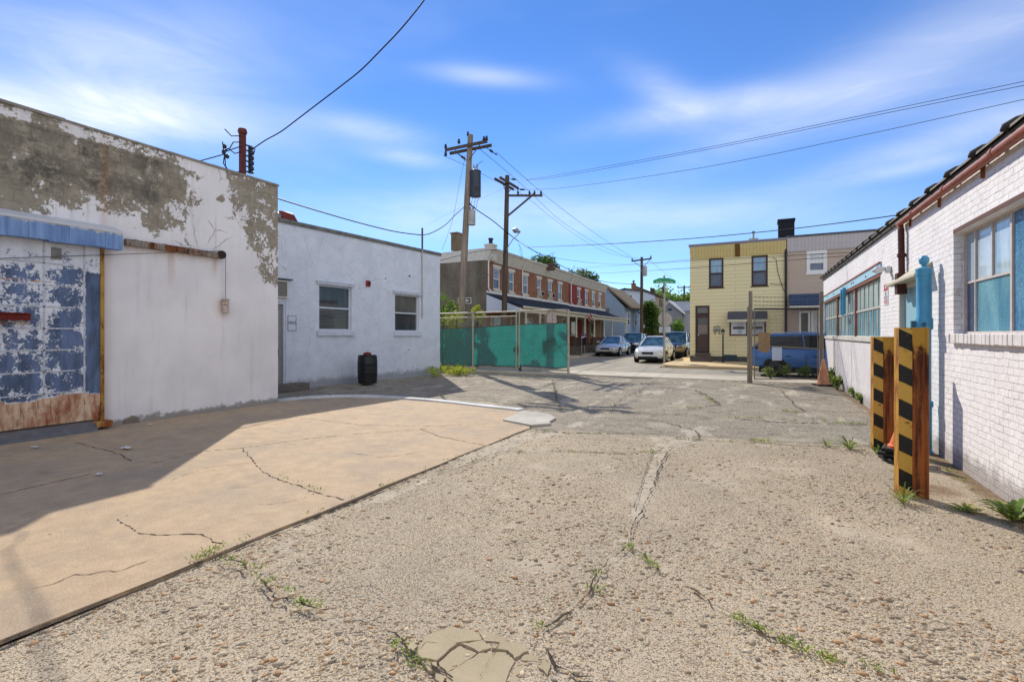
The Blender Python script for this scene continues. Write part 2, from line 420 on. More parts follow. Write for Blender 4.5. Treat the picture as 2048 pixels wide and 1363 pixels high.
def make_yard():
    asph = lambda x, y: y-(7.75+.22*(x+3.0))
    bands = [GP((868, 945), (940, 926), (1000, 905), (1058, 880), (1135, 868), (1062, 857)),
             GP((1285, 868), (1340, 872), (1415, 880), (1392, 886), (1352, 894), (1330, 908), (1308, 905), (1316, 890)),
             GP((690, 1010), (760, 985), (868, 948), (868, 955), (770, 1000))]
    trench = GP((1325, 900), (1308, 940), (1288, 990), (1272, 1034))
    pale = [GP((1190, 1080), (1262, 1062), (1300, 1100), (1215, 1150)), GP((520, 1080), (620, 1060), (660, 1130), (560, 1150)), GP((270, 1200), (330, 1190), (345, 1235), (280, 1240)), GP((490, 1310), (570, 1290), (600, 1330), (500, 1345))]
    x0, x1, y0, y1, st = -13.6, 2.1, -9.0, 18.9, .11
    nx, ny = int((x1-x0)/st)+1, int((y1-y0)/st)+1
    X = np.linspace(x0, x1, nx); Y = np.linspace(y0, y1, ny); mb = MB(); c = []
    for y in Y:
        for x in X:
            r = max(0, min(1, .5+asph(x, y)*2.2)); g = 0.0
            if -4.2 < x < 2 and 1 < y < 9.5:
                if any(poly_in(x, y, P) for P in bands): g = .9
                elif any(poly_in(x, y, P) for P in pale): g = .5
                dd = seg_d(x, y, trench); g = max(g, min(1, max(0, 1.05-dd*7.5)))
            if y > 8 and math.sin(x*1.3+y*.37)+math.sin(y*1.9-x*.3) > 1.75: g = max(g, .42)
            e = max(0, 1-(2.1-x)/.55)*.95
            if y > 9: e = max(e, max(0, 1-abs(x+12.4)/.9)*.6)
            e = max(e, max(0, 1-math.hypot(x-1.55, y-6.6)/1.1)*.75)
            if y > 16.5: e = max(e, (y-16.5)/2.4*.55*(1 if x > -1 else .5))
            z = .012*math.sin(x*.9+1)*math.sin(y*.7)+.006*math.sin(x*2.7+y*1.9)
            if x < -3: z -= .012
            if x < -3.62: z -= .04
            mb.v.append((x, y, z)); c.append((r, g, e, 1))
    for j in range(ny-1):
        for i in range(nx-1):
            k = j*nx+i; mb.f.append([k, k+1, k+1+nx, k+nx]); mb.mi.append(0)
    mb.c = c
    o = mb.build('yard', M_YARD, smooth=True, recalc=False); tag(o, 'old yard paving of exposed pebble concrete and worn asphalt', 'ground', kind='structure')
make_yard()

# loose and bedded pebbles standing proud of the paving close to the camera
def make_pebbles():
    b = B('pebble_stone', (.4, .35, .3), .75, 0, .3); a = b.attr(); b.set('Base Color', b.mix(b.math('MULTIPLY', b.noise(b.obj(), 120.0, 3), .5), a.outputs['Color'], S('#6d6152')))
    pal = [S(h) for h in ('#c8b496', '#a88f6e', '#bba88a', '#a09078', '#cfc0a2', '#b98f63', '#a89a84', '#c0ad8e', '#8b806f', '#c9b99c', '#b08558', '#b7a486')]
    bm = bmesh.new(); bmesh.ops.create_icosphere(bm, subdivisions=1, radius=1.0); bv = np.array([v.co[:] for v in bm.verts]); bf = np.array([[v.index for v in f.verts] for f in bm.faces]); bm.free()
    V = []; F_ = []; C = []; k = 0; n = 0
    while n < 24000:
        # denser near the camera
        Yd = .9+8.2*rng.random()**1.35; u = rng.random()*3000-500; Xd = (u-CX)/FPX*Yd
        x, y = CA*Xd-SA*Yd, SA*Xd+CA*Yd
        if x < -3.5 or x > 2.0 or y > 7.6+.22*(x+3): continue
        # clumps
        if math.sin(x*3.1+1.2*math.sin(y*1.7))+math.sin(y*2.3+x)+rng.normal()*.8 < -.35: continue
        s = float(np.clip(rng.lognormal(math.log(.0074), .45), .0035, .021)); el = 1+.7*rng.random(); fl = .35+.25*rng.random(); t = rng.random()*6.283
        p = bv*(1+rng.normal(size=(len(bv), 1))*.09)*np.array([s*el, s, s*fl])
        q = p.copy(); q[:, 0] = p[:, 0]*math.cos(t)-p[:, 1]*math.sin(t); q[:, 1] = p[:, 0]*math.sin(t)+p[:, 1]*math.cos(t)
        z = .012*math.sin(x*.9+1)*math.sin(y*.7)+.006*math.sin(x*2.7+y*1.9)-(.012 if x < -3 else 0)
        q += np.array([x, y, z+s*fl*(-.3+.6*rng.random())]); V.append(q); F_.append(bf+k); k += len(bv)
        cc = np.array(pal[rng.integers(len(pal))])*(.8+.4*rng.random()); C.append(np.tile([*cc, 1], (len(bv), 1))); n += 1
    V = np.concatenate(V); F_ = np.concatenate(F_); C = np.concatenate(C)
    me = bpy.data.meshes.new('pebbles'); me.from_pydata(V.tolist(), [], F_.tolist()); me.materials.append(b.m)
    at = me.color_attributes.new('mask', 'FLOAT_COLOR', 'POINT'); at.data.foreach_set('color', C.astype(np.float32).reshape(-1))
    me.polygons.foreach_set('use_smooth', [True]*len(me.polygons))
    o = bpy.data.objects.new('pebbles', me); COL.objects.link(o); tag(o, 'small tan and grey pebbles bedded in the yard paving', 'pebbles', kind='stuff')
make_pebbles()

def concrete(name, c0, c1, stain, sc=3.0, speck=.4, gs=240.0):
    b = B(name, c0, .85, 0, .25); o = b.obj()
    n = b.noise(o, sc, 7, .62); n2 = b.noise(o, sc*.27, 5, .6)
    c = b.mix(b.step(n, .2, .8), c0, c1); c = b.mix(b.math('MULTIPLY', b.step(n2, .42, .68), .5), c, stain); c = b.mix(b.math('MULTIPLY', b.step(b.noise(o, 40.0, 5, .7), .5, .75), .3), c, tuple(x*.72 for x in c0))
    g = b.noise(o, gs, 5, .72); c = b.mix(b.math('MULTIPLY', b.step(g, .55, .72), speck), c, tuple(x*.55 for x in c0))
    pit = b.vor(b.mix(.1, o, b.noisec(o, 9.0), 'ADD'), 2.6); c = b.mix(b.math('MULTIPLY', b.step(pit.outputs['Distance'], .05, .02), .8), c, S('#3a322a')); sm = b.vor(b.mix(.3, b.map(o, (1, 1.7, 1)), b.noisec(o, 5.0), 'ADD'), .9); c = b.mix(b.math('MULTIPLY', b.step(sm.outputs['Distance'], .16, .06), .3), c, S('#6b5f52'))
    f2 = b.noise(o, gs*1.3, 3, .7); c = b.mix(.22, c, b.ramp(f2, [(.32, (.45, .44, .43)), (.68, (1.5, 1.5, 1.5))]), 'MULTIPLY') if False else b.mix(b.math('MULTIPLY', b.step(f2, .54, .64), .34), b.mix(b.math('MULTIPLY', b.step(f2, .46, .36), .38), c, tuple(min(1, x*1.5) for x in c1)), tuple(x*.5 for x in c0)); wr = b.noise(b.map(o, (1, .3, 1), (0, 0, .4)), 1.4, 6, .7); c = b.mix(b.math('MULTIPLY', b.step(wr, .58, .72), .22), c, tuple(x*.6 for x in stain)); b.set('Base Color', c); b.bump(g, .3, .004); b.bump(n, .2, .02)
    return b.m
M_TAN = concrete('tan_concrete', S('#a79075'), S('#bfa787'), S('#8f8577'), 5.0, .6, 95.0)
M_PALE = concrete('pale_concrete', S('#aba69a'), S('#c4bfb2'), S('#8f897c'), 3.0)
M_SIDE = concrete('sidewalk_concrete', S('#b3aa98'), S('#c9bfab'), S('#968c7b'), 1.2)
M_WHITE_KERB = concrete('painted_kerb', S('#c9c9c7'), S('#dcdcda'), S('#a09c94'), 4.0)
M_CORNER = concrete('warm_sidewalk', S('#c7ae82'), S('#d8c195'), S('#a98f68'), 1.0)  # yellower, slightly lighter concrete colour
mb = MB(); sl_ = [(-10.14, -9), (-3.55, -9)]+[(-3.55+.012*math.sin(y*4.1), y) for y in np.arange(-8, 7.7, .45)]+GP((1060, 856), (1045, 823), (1000, 818), (900, 806.5), (760, 796), (660, 796))+[(-10.14, 8.4)]
mb.prism([(x, y, -.02) for x, y in sl_], (0, 0, .026))
tag(mb.build('concrete_slab', M_TAN), 'tan concrete slab in front of the warehouse', 'slab', kind='structure')
mb = MB(); P = GP((1006, 842), (1044, 824), (1096, 829.5), (1112, 838), (1098, 846), (1102, 850), (1062, 853)); mb.prism([(x, y, -.01) for x, y in P], (0, 0, .045))
tag(mb.build('concrete_patch', M_PALE), 'light grey patch of newer concrete', 'patch', kind='structure')
# painted strip along the far edge of the slab
K = GP((1036, 822), (1000, 818), (950, 812.5), (900, 806.5), (840, 800.5), (760, 795), (700, 793), (660, 793.5), (600, 797), (540, 804)); mb = MB()
for (a, b_) in zip(K[:-1], K[1:]):
    A, Bq = Vector((*a, 0)), Vector((*b_, 0)); n = Vector((-(Bq-A).y, (Bq-A).x, 0)).normalized()*-.22
    mb.hexa([A-Vector((0, 0, .02)), Bq-Vector((0, 0, .02)), Bq+n-Vector((0, 0, .02)), A+n-Vector((0, 0, .02)), A+Vector((0, 0, .035)), Bq+Vector((0, 0, .035)), Bq+n+Vector((0, 0, .035)), A+n+Vector((0, 0, .035))])
tag(mb.build('painted_kerb', M_WHITE_KERB), 'low white painted kerb at the edge of the slab', 'kerb', kind='structure')
# broken cement patch in the foreground: separate slabs with open joints
M_BRK = concrete('broken_cement', S('#a4967a'), S('#b3a588'), S('#94866b'), 4.0, .55)
mb = MB()
slabs = [[(832, 1316), (850, 1275), (905, 1256), (952, 1266), (966, 1283), (900, 1290), (850, 1286)], [(832, 1318), (851, 1288), (916, 1292), (872, 1325)], [(874, 1326), (919, 1293), (956, 1308), (920, 1333), (893, 1347)], [(920, 1291), (968, 1285), (982, 1300), (958, 1307)],
         [(895, 1400), (896, 1349), (922, 1335), (960, 1309), (1012, 1308), (1030, 1324), (1000, 1400)], [(1004, 1400), (1033, 1326), (1060, 1328), (1082, 1360), (1085, 1400)], [(985, 1300), (1000, 1289), (1040, 1288), (1056, 1306), (1030, 1321), (1014, 1306)], [(956, 1264), (1008, 1276), (1022, 1284), (998, 1288), (970, 1283)], [(1048, 1310), (1080, 1315), (1078, 1326), (1040, 1322)], [(1084, 1326), (1100, 1332), (1098, 1356), (1078, 1342)], [(806, 1298), (822, 1284), (836, 1290), (828, 1304)], [(846, 1326), (872, 1328), (876, 1344), (856, 1346)], [(874, 1346), (892, 1352), (888, 1375), (872, 1362)]]
for i, q in enumerate(slabs):
    P = GP(*q); cx, cy = sum(p[0] for p in P)/len(P), sum(p[1] for p in P)/len(P)
    R = []
    for (xa, ya), (xb, yb) in zip(P, P[1:]+P[:1]):
        for t in (0, .33, .67):
            x, y = xa+(xb-xa)*t, ya+(yb-ya)*t; j = .006; R.append((cx+(x-cx)*.985+random.uniform(-j, j), cy+(y-cy)*.985+random.uniform(-j, j), -.03))
    mb.prism(R, (0, 0, .042+.006*math.sin(i*2.3)))
tag(mb.build('broken_cement_patch', M_BRK), 'cracked patch of smooth cement in the pebble paving', 'patch', kind='structure')

# cracks: ragged dark open joints
M_CRACK = plain('crack_dirt', S('#3a3128'), .95, var=.4, scale=25)
def crack(mb, uv, w, jit=.02, z=.006, step=.05, world=False):
    P = uv if world else GP(*uv)
    pts = []
    for (a, b_) in zip(P[:-1], P[1:]):
        n = max(1, int(math.dist(a, b_)/(step*.7))); wx = wy = 0.0
        for i in range(n):
            t = i/n; wx = wx*.72+random.gauss(0, jit*.55); wy = wy*.72+random.gauss(0, jit*.55); e = min(1, 4*t, 4*(1-t)+.1); pts.append((a[0]+(b_[0]-a[0])*t+wx*e, a[1]+(b_[1]-a[1])*t+wy*e))
    pts.append(P[-1])
    for i in range(len(pts)-1):
        a, b_ = Vector((*pts[i], z)), Vector((*pts[i+1], z)); d = (b_-a)
        if d.length < 1e-5: continue
        n = Vector((-d.y, d.x, 0)).normalized(); w0, w1 = w*random.uniform(.05, .9)**1.3, w*random.uniform(.05, .9)**1.3
        if i == 0: pw = w0
        mb.quad(a-n*pw/2, b_-n*w1/2, b_+n*w1/2, a+n*pw/2); pw = w1
    return mb
mb = MB(); zs = .0095
for uv, w, j in [([(300, 928), (407, 903), (480, 897), (620, 877), (740, 866), (860, 858)], .024, .006), ([(486, 896), (508, 925), (520, 940), (545, 955), (600, 972), (640, 988), (688, 1000)], .022, .02), ([(150, 885), (228, 905), (262, 922)], .022, .015), ([(0, 990), (120, 962), (200, 945)], .018, .01), ([(345, 960), (420, 935), (520, 925)], .01, .02), ([(60, 1180), (150, 1150), (230, 1145), (300, 1120)], .01, .02), ([(520, 1010), (600, 1000), (640, 985)], .008, .02), ([(700, 905), (760, 915), (840, 905)], .012, .02),
                  ([(235, 1040), (280, 1068), (345, 1070), (405, 1070), (425, 1085), (445, 1088)], .018, .012), ([(840, 858), (880, 874), (920, 882), (970, 890)], .024, .012), ([(620, 838), (720, 850), (860, 853), (1000, 846)], .02, .01)]:
    crack(mb, uv, w, j, zs)
tag(mb.build('slab_cracks', M_CRACK, recalc=False), 'dark ragged cracks across the tan slab', 'cracks', kind='structure')
mb = MB(); zy = .022
for uv, w, j in [(q_[0], q_[1]*(1.9 if min(v_ for _, v_ in q_[0]) < 862 else 1.15), q_[2]) for q_ in [([(1058, 860), (1130, 867), (1290, 868.5), (1400, 881), (1560, 886), (1740, 893)], .03, .02), ([(872, 946), (940, 928), (1000, 905), (1110, 903), (1240, 909), (1320, 905)], .022, .02), ([(1400, 882), (1352, 894), (1332, 912), (1316, 945), (1296, 1000), (1272, 1040), (1262, 1075), (1257, 1095), (1215, 1125), (1190, 1160), (1180, 1190), (1150, 1220), (1090, 1260)], .022, .012), ([(1306, 905), (1290, 950), (1268, 1020)], .014, .008),
                  ([(1257, 1097), (1290, 1118), (1315, 1145)], .018, .012), ([(440, 1118), (490, 1140), (530, 1170), (545, 1200), (600, 1210), (655, 1225)], .02, .02), ([(1380, 1180), (1440, 1222), (1500, 1255), (1545, 1282), (1600, 1300)], .016, .02), ([(800, 1290), (870, 1345), (905, 1363)], .03, .02), ([(1085, 1300), (1110, 1340), (1180, 1360)], .02, .02), ([(700, 1250), (770, 1265), (810, 1290)], .012, .02), ([(620, 1215), (640, 1190), (700, 1180), (760, 1185)], .01, .02), ([(1580, 1040), (1680, 1010), (1780, 990)], .008, .02), ([(960, 1360), (1000, 1290)], .004, .004),
                  ([(870, 790), (1000, 800), (1090, 815), (1250, 825), (1420, 832), (1560, 846), (1735, 850)], .03, .03), ([(1105, 760), (1112, 790), (1118, 815)], .03, .03), ([(1390, 780), (1420, 795), (1440, 810), (1380, 818), (1300, 822)], .03, .03), ([(1430, 795), (1560, 798), (1700, 800)], .02, .02), ([(1240, 778), (1290, 780), (1360, 775)], .03, .03), ([(1560, 820), (1650, 824), (1730, 826)], .025, .02), ([(1560, 780), (1590, 812), (1610, 825)], .02, .03), ([(900, 772), (1000, 768), (1060, 758)], .02, .02), ([(1290, 775), (1240, 800), (1220, 825), (1330, 845), (1390, 862), (1400, 880)], .02, .03), ([(1180, 850), (1280, 852), (1330, 868)], .016, .02)]]:
    crack(mb, uv, w, j, zy)
crack(mb, [(-3.525, -6), (-3.53, 0), (-3.522, 3), (-3.53, 7.6)], .05, .006, .004, world=True)
tag(mb.build('yard_cracks', M_CRACK, recalc=False), 'dark open cracks and joints across the yard paving', 'cracks', kind='structure')

# street, pavements, open ground
def asphalt(name, dark, light):
    b = B(name, dark, .85, 0, .3); o = b.obj(); n = b.noise(b.map(o, (1, .25, 1)), .8, 6, .65); g = b.vor(o, 60.0)
    c = b.mix(b.step(n, .35, .7), dark, light); c = b.mix(b.math('MULTIPLY', b.sep(g.outputs['Color'])[0], .35), c, tuple(x*1.7 for x in light)); b.set('Base Color', c); b.bump(g.outputs['Distance'], .4, .006)
    return b.m
M_ROAD = asphalt('street_asphalt', S('#7a746a'), S('#98917f'))
M_EARTH = plain('bare_earth', S('#6d6455'), .95, var=.25, scale=.6)
def sheet(name, pts, z, mat, label, h=0.0):
    m = MB()
    if h: m.prism([(x, y, z-h) for x, y in pts], (0, 0, h))
    else: m.quad(*[(x, y, z) for x, y in pts])
    return tag(m.build(name, mat), label, 'ground', kind='structure')
sheet('ground', [(-700, -500), (700, -500), (700, 900), (-700, 900)], -.09, M_EARTH, 'bare ground under and beyond the streets')
sheet('sidewalk', [(-13.9, 18.9), (40, 18.9), (40, 20.95), (-13.9, 20.95)], .012, M_SIDE, 'concrete pavement across the yard entrance', .1)
sheet('street', [(-60, 20.95), (60, 20.95), (60, 24.9), (-4.5, 24.9), (-4.5, 75), (-11.2, 75), (-11.2, 24.9), (-60, 24.9)], -.02, M_ROAD, 'narrow grey asphalt street and its side street')
arc = [(-4.5+1.1-1.1*math.cos(t), 24.9+1.1-1.1*math.sin(t)) for t in np.linspace(0, PI/2, 8)]
sheet('corner_pavement', arc+[(40, 24.9), (40, 29.75), (-3.5, 29.75), (-3.5, 75), (-4.5, 75)], .11, M_CORNER, 'warm tan pavement around the corner house', .18)
sheet('far_pavement', [(-60, 24.9), (-12.3, 24.9), (-11.2, 26.0), (-11.2, 75), (-60, 75)], .11, M_SIDE, 'pavement along the row of brick houses', .18)
# ================================================================ materials of the walls
def cell_noise(seed):
    r = np.random.default_rng(seed); g = r.random((64, 64))
    def f(x, y):
        xi, yi = math.floor(x), math.floor(y); fx, fy = x-xi, y-yi; fx = fx*fx*(3-2*fx); fy = fy*fy*(3-2*fy)
        a, b_, c, d = g[xi % 64, yi % 64], g[(xi+1) % 64, yi % 64], g[xi % 64, (yi+1) % 64], g[(xi+1) % 64, (yi+1) % 64]
        return (a*(1-fx)+b_*fx)*(1-fy)+(c*(1-fx)+d*fx)*fy
    return lambda x, y: (f(x, y)+.5*f(x*2.1+5, y*2.1)+.25*f(x*4.3, y*4.3+9))/1.75
CN = cell_noise(3)
def sst(x, a, b_):
    t = max(0, min(1, (x-a)/(b_-a))); return t*t*(3-2*t)

def peeling_render():
    b = B('peeling_render', S('#cfcac8'), .85, 0, .25); o = b.obj(); ch = b.sep(b.attr().outputs['Color'])
    n = b.noise(o, 3.2, 9, .68, .3); n2 = b.noise(o, 16.0, 6, .7)
    e = b.math('ADD', ch[0], b.math('ADD', b.math('MULTIPLY', b.math('SUBTRACT', n, .5), 1.5), b.math('MULTIPLY', b.math('SUBTRACT', n2, .5), .9)))
    peel = b.step(e, .50, .535)
    paint = b.mix(b.step(b.noise(o, .9, 5), .3, .7), S('#dcd8d6'), S('#ebe7e4')); paint = b.mix(b.math('MULTIPLY', b.step(b.noise(b.map(o, (1, 1, .12)), 5.0, 6, .65), .52, .75), .28), paint, S('#a7a29c'))
    # hairline cracks
    cr = b.vor(b.mix(.12, o, b.noisec(o, 4.0), 'ADD'), 1.6, 'DISTANCE_TO_EDGE'); paint = b.mix(b.math('MULTIPLY', b.math('MULTIPLY', b.step(cr.outputs['Distance'], .012, .003), b.step(b.noise(o, 1.2, 2), .5, .6)), b.math('MULTIPLY', ch[1], .9)), paint, S('#6d665c'))
    # bare block below, darker and sooty where the wall is wettest
    br = b.add('ShaderNodeTexBrick', {'offset': .5}, Vector=b.uvw(), Scale=1.0, Mortar_Size=.008, Brick_Width=.4, Row_Height=.2, Color1=(1, 1, 1), Color2=(.86, .86, .86), Mortar=(.6, .6, .6))
    bare = b.mix(b.step(b.noise(o, 5.0, 7, .7), .3, .7), S('#887f6e'), S('#a69c88')); bare = b.mix(.55, bare, br.outputs['Color'], 'MULTIPLY')
    soot = b.mix(b.step(b.noise(o, 3.0, 7, .7), .32, .68), S('#3d3a35'), S('#6b665c')); soot = b.mix(.5, soot, br.outputs['Color'], 'MULTIPLY')
    st = b.step(b.noise(b.map(o, (1, 1, .25)), 2.2, 6, .65), .35, .7); bare = b.mix(b.math('MULTIPLY', b.math('MULTIPLY', ch[2], b.step(e, .56, .85)), b.math('ADD', .45, b.math('MULTIPLY', st, .55))), bare, soot)
    ringm = b.math('MULTIPLY', b.step(e, .455, .485), b.math('SUBTRACT', 1.0, peel)); paint = b.mix(b.math('MULTIPLY', ringm, .55), paint, S('#b5aa96')); drip = b.step(b.noise(b.map(o, (1, 1, .05)), 7.0, 6, .7), .55, .75); paint = b.mix(b.math('MULTIPLY', drip, b.math('MULTIPLY', ch[1], .5)), paint, S('#8f877b')); c = b.mix(peel, paint, bare)
    # rust below the rail and pulley, grime at the foot (alpha-free fourth mask in its own attribute)
    c2 = b.sep(b.attr('stain').outputs['Color']); rn = b.step(b.noise(b.map(o, (1, 1, .06)), 9.0, 5, .7), .3, .6)
    c = b.mix(b.math('MULTIPLY', c2[0], b.math('ADD', .25, b.math('MULTIPLY', rn, .6))), c, S('#a4652c'))
    c = b.mix(b.math('MULTIPLY', b.step(b.math('ADD', c2[1], b.math('MULTIPLY', b.math('SUBTRACT', b.noise(o, 5.0, 7, .7), .5), 1.1)), .5, .75), .75), c, S('#6f675b'))
    b.set('Base Color', c)
    b.bump(b.math('MULTIPLY', peel, -1.0), .8, .012); b.bump(n2, .25, .01); b.bump(b.noise(o, 45.0, 4), .15, .006)
    return b.m
M_RENDER = peeling_render()

def painted_brick(name, c0, c1, dirt, bumpd=.012, wear=.25, red=.0, bw=.215, rh=.072, warp=.012, jt=.22):
    b = B(name, c0, .75, 0, .3); o = b.obj(); uv = b.uvw(); uvn = b.mix(warp, uv, b.noisec(o, 6.0), 'ADD')
    br = b.add('ShaderNodeTexBrick', {'offset': .5}, Vector=uvn, Scale=1.0, Mortar_Size=.006, Mortar_Smooth=.6, Brick_Width=bw, Row_Height=rh, Color1=(1, 1, 1), Color2=(.55, .55, .55), Mortar=(0, 0, 0))
    tone = b.sep(br.outputs['Color'])[0]; mor = b.math('MULTIPLY', br.outputs['Fac'], b.step(b.noise(o, 3.6, 6, .75), .47, .66))
    n = b.noise(o, 2.0, 6, .62); c = b.mix(b.step(n, .3, .72), c0, c1)
    c = b.mix(b.math('MULTIPLY', b.math('SUBTRACT', 1.0, tone), .09), c, tuple(x*.62 for x in c0))
    # chips and drips of the paint
    vs = b.noise(b.map(o, (1, 1, .16)), 11.0, 6, .7); hs = b.noise(b.map(o, (.35, .35, 2.2)), 7.0, 6, .7); zone = b.step(b.noise(o, .8, 4, .6), .45, .66)
    chip = b.math('MULTIPLY', b.step(b.math('MAXIMUM', vs, hs), .66, .74), b.math('MULTIPLY', zone, wear*2.4), True); c = b.mix(chip, c, dirt)
    c = b.mix(b.math('MULTIPLY', mor, jt), c, dirt)
    cr = b.vor(b.mix(.2, uv, b.noisec(o, 3.0), 'ADD'), 1.1, 'DISTANCE_TO_EDGE'); c = b.mix(b.math('MULTIPLY', b.step(cr.outputs['Distance'], .006, .001), .45*wear*2), c, dirt)
    z = b.sep(o)[2]; foot = b.math('MULTIPLY', b.step(b.math('SUBTRACT', z, b.math('MULTIPLY', b.noise(o, 5.0, 6, .7), .45)), .08, -.12), .7); c = b.mix(foot, c, dirt)
    b.set('Base Color', c)
    b.bump(b.math('ADD', b.math('MULTIPLY', mor, -1.0), b.math('MULTIPLY', tone, .9)), .75, bumpd); b.bump(b.noise(o, 9.0, 4, .6), .5, bumpd*1.6); b.bump(b.noise(o, 28.0, 5, .7), .45, bumpd); b.bump(chip, -.5, .004)
    return b.m
M_OFF_BRICK = painted_brick('blue_white_painted_brick', S('#d2d7e0'), S('#e0e4ea'), S('#7b7e83'), .009, .5, rh=.06, jt=.36)
M_RIGHT_BRICK = painted_brick('white_painted_brick', S('#e2ddda'), S('#eeeae7'), S('#857b72'), .016, .36, warp=.022, jt=.14)
M_PLAIN_PANEL = painted_brick('white_panel_brick', S('#d2ccca'), S('#dcd7d5'), S('#8f877f'), .005, .1, bw=.2, rh=.055)

def rusty(name, paint, amount, edge=.06, rough=.6, r0='#6a3416', r1='#a3622c', streak=True):
    b = B(name, paint, rough, 0, .35); o = b.obj()
    n = b.noise(b.map(o, (1, 1, .3 if streak else 1)), 5.0, 8, .7); n2 = b.noise(o, 26.0, 6, .7)
    e = b.math('ADD', n, b.math('MULTIPLY', b.math('SUBTRACT', n2, .5), .35)); f = b.step(e, 1-amount-edge, 1-amount+edge)
    r = b.mix(b.step(b.noise(b.map(o, (1, 1, .2)), 14.0, 7, .7), .3, .7), S(r0), S(r1)); r = b.mix(b.math('MULTIPLY', b.step(n2, .55, .75), .5), r, S('#3c2013'))
    p = b.mix(b.step(b.noise(o, 3.0, 5), .3, .7), tuple(x*.82 for x in paint), paint)
    b.set('Base Color', b.mix(f, p, r)); b.set('Roughness', b.math('ADD', rough, b.math('MULTIPLY', f, .25))); b.bump(b.math('MULTIPLY', f, -1.0), .4, .003); b.bump(n2, .25, .004)
    return b.m
M_RUST = rusty('rusty_steel', S('#7a4a2a'), .62)
M_RAIL = rusty('rusty_rail', S('#8d8478'), .5, r0='#3d2114', r1='#8a5228')
M_RUSTPOST = rusty('rust_brown_paint', S('#63291b'), .3, r0='#3b1710', r1='#7a3c22')
M_REDBAR = plain('red_oxide_bar', S('#6e241a'), .7, var=.2, scale=12, bump=.3)
M_BLACK = plain('black_iron', S('#1d1c1c'), .55, 0, .4, var=.25, scale=12)
M_BLACKP = plain('black_plastic', S('#16171b'), .42, 0, .45, var=.15, scale=5)
M_WHITEP = plain('white_paint', S('#dcdad6'), .5, 0, .4, var=.06, scale=5)
M_OFFWHITE = plain('off_white_trim', S('#c9c4b9'), .6, var=.1, scale=6)
M_GREYMET = plain('grey_metal', S('#8f9296'), .45, .6, .5, var=.12, scale=5)
M_GALV = plain('galvanised_steel', S('#a7a59e'), .5, .55, .5, var=.15, scale=9)
M_DARKHOLE = plain('dark_hole', S('#161412'), .95, var=0)
M_TARROOF = plain('tar_roof', S('#55524e'), .95, var=.2, scale=1.5)

def glass_mat(name, col, rough=.06, spec=.6, streak=0.0, light=None, bump=0.0, bs=120.0, speck=0.0):
    b = B(name, col, rough, 0, spec); o = b.obj()
    if light is not None:
        n = b.step(b.noise(b.map(o, (1, 1, .22)), 3.0, 4, .6), .38, .66); b.set('Base Color', b.mix(b.math('MULTIPLY', n, streak), col, light))
    if speck:
        c_ = b.mix(b.math('MULTIPLY', n, streak), col, light); c_ = b.mix(b.math('MULTIPLY', b.step(b.noise(b.map(o, (1, 1, .5)), .9, 4, .6), .3, .7), .5), c_, tuple(x*.55 for x in col)); sp_ = b.noise(o, 34.0, 5, .8); cv_ = b.vor(o, 42.0); c_ = b.mix(b.math('MULTIPLY', b.sep(cv_.outputs['Color'])[0], speck*.55), c_, tuple(x*.5 for x in col)); c_ = b.mix(b.math('MULTIPLY', b.step(sp_, .60, .68), speck), c_, S('#cfe2e6')); b.set('Base Color', c_)
    if bump: b.bump(b.vor(o, bs).outputs['Distance'], bump, .004)
    else: b.bump(b.noise(o, 2.2, 2), .06, .02)
    return b.m
M_GL_DARK = glass_mat('dark_window_glass', S('#33373a'), .05, .55, .6, S('#4f5350'))
M_GL_BLIND = glass_mat('window_glass_with_blind', S('#5a5a55'), .08, .5, .6, S('#77756c'))
M_GL_CURT = glass_mat('window_glass_with_curtain', S('#a9adb0'), .12, .5, .7, S('#d5d6d4'))
M_GL_SKY = glass_mat('painted_sky_glass', S('#6d8ea6'), .03, .9, .5, S('#9fc0d2'))  # last one: blue sky reflection painted into the pane colour

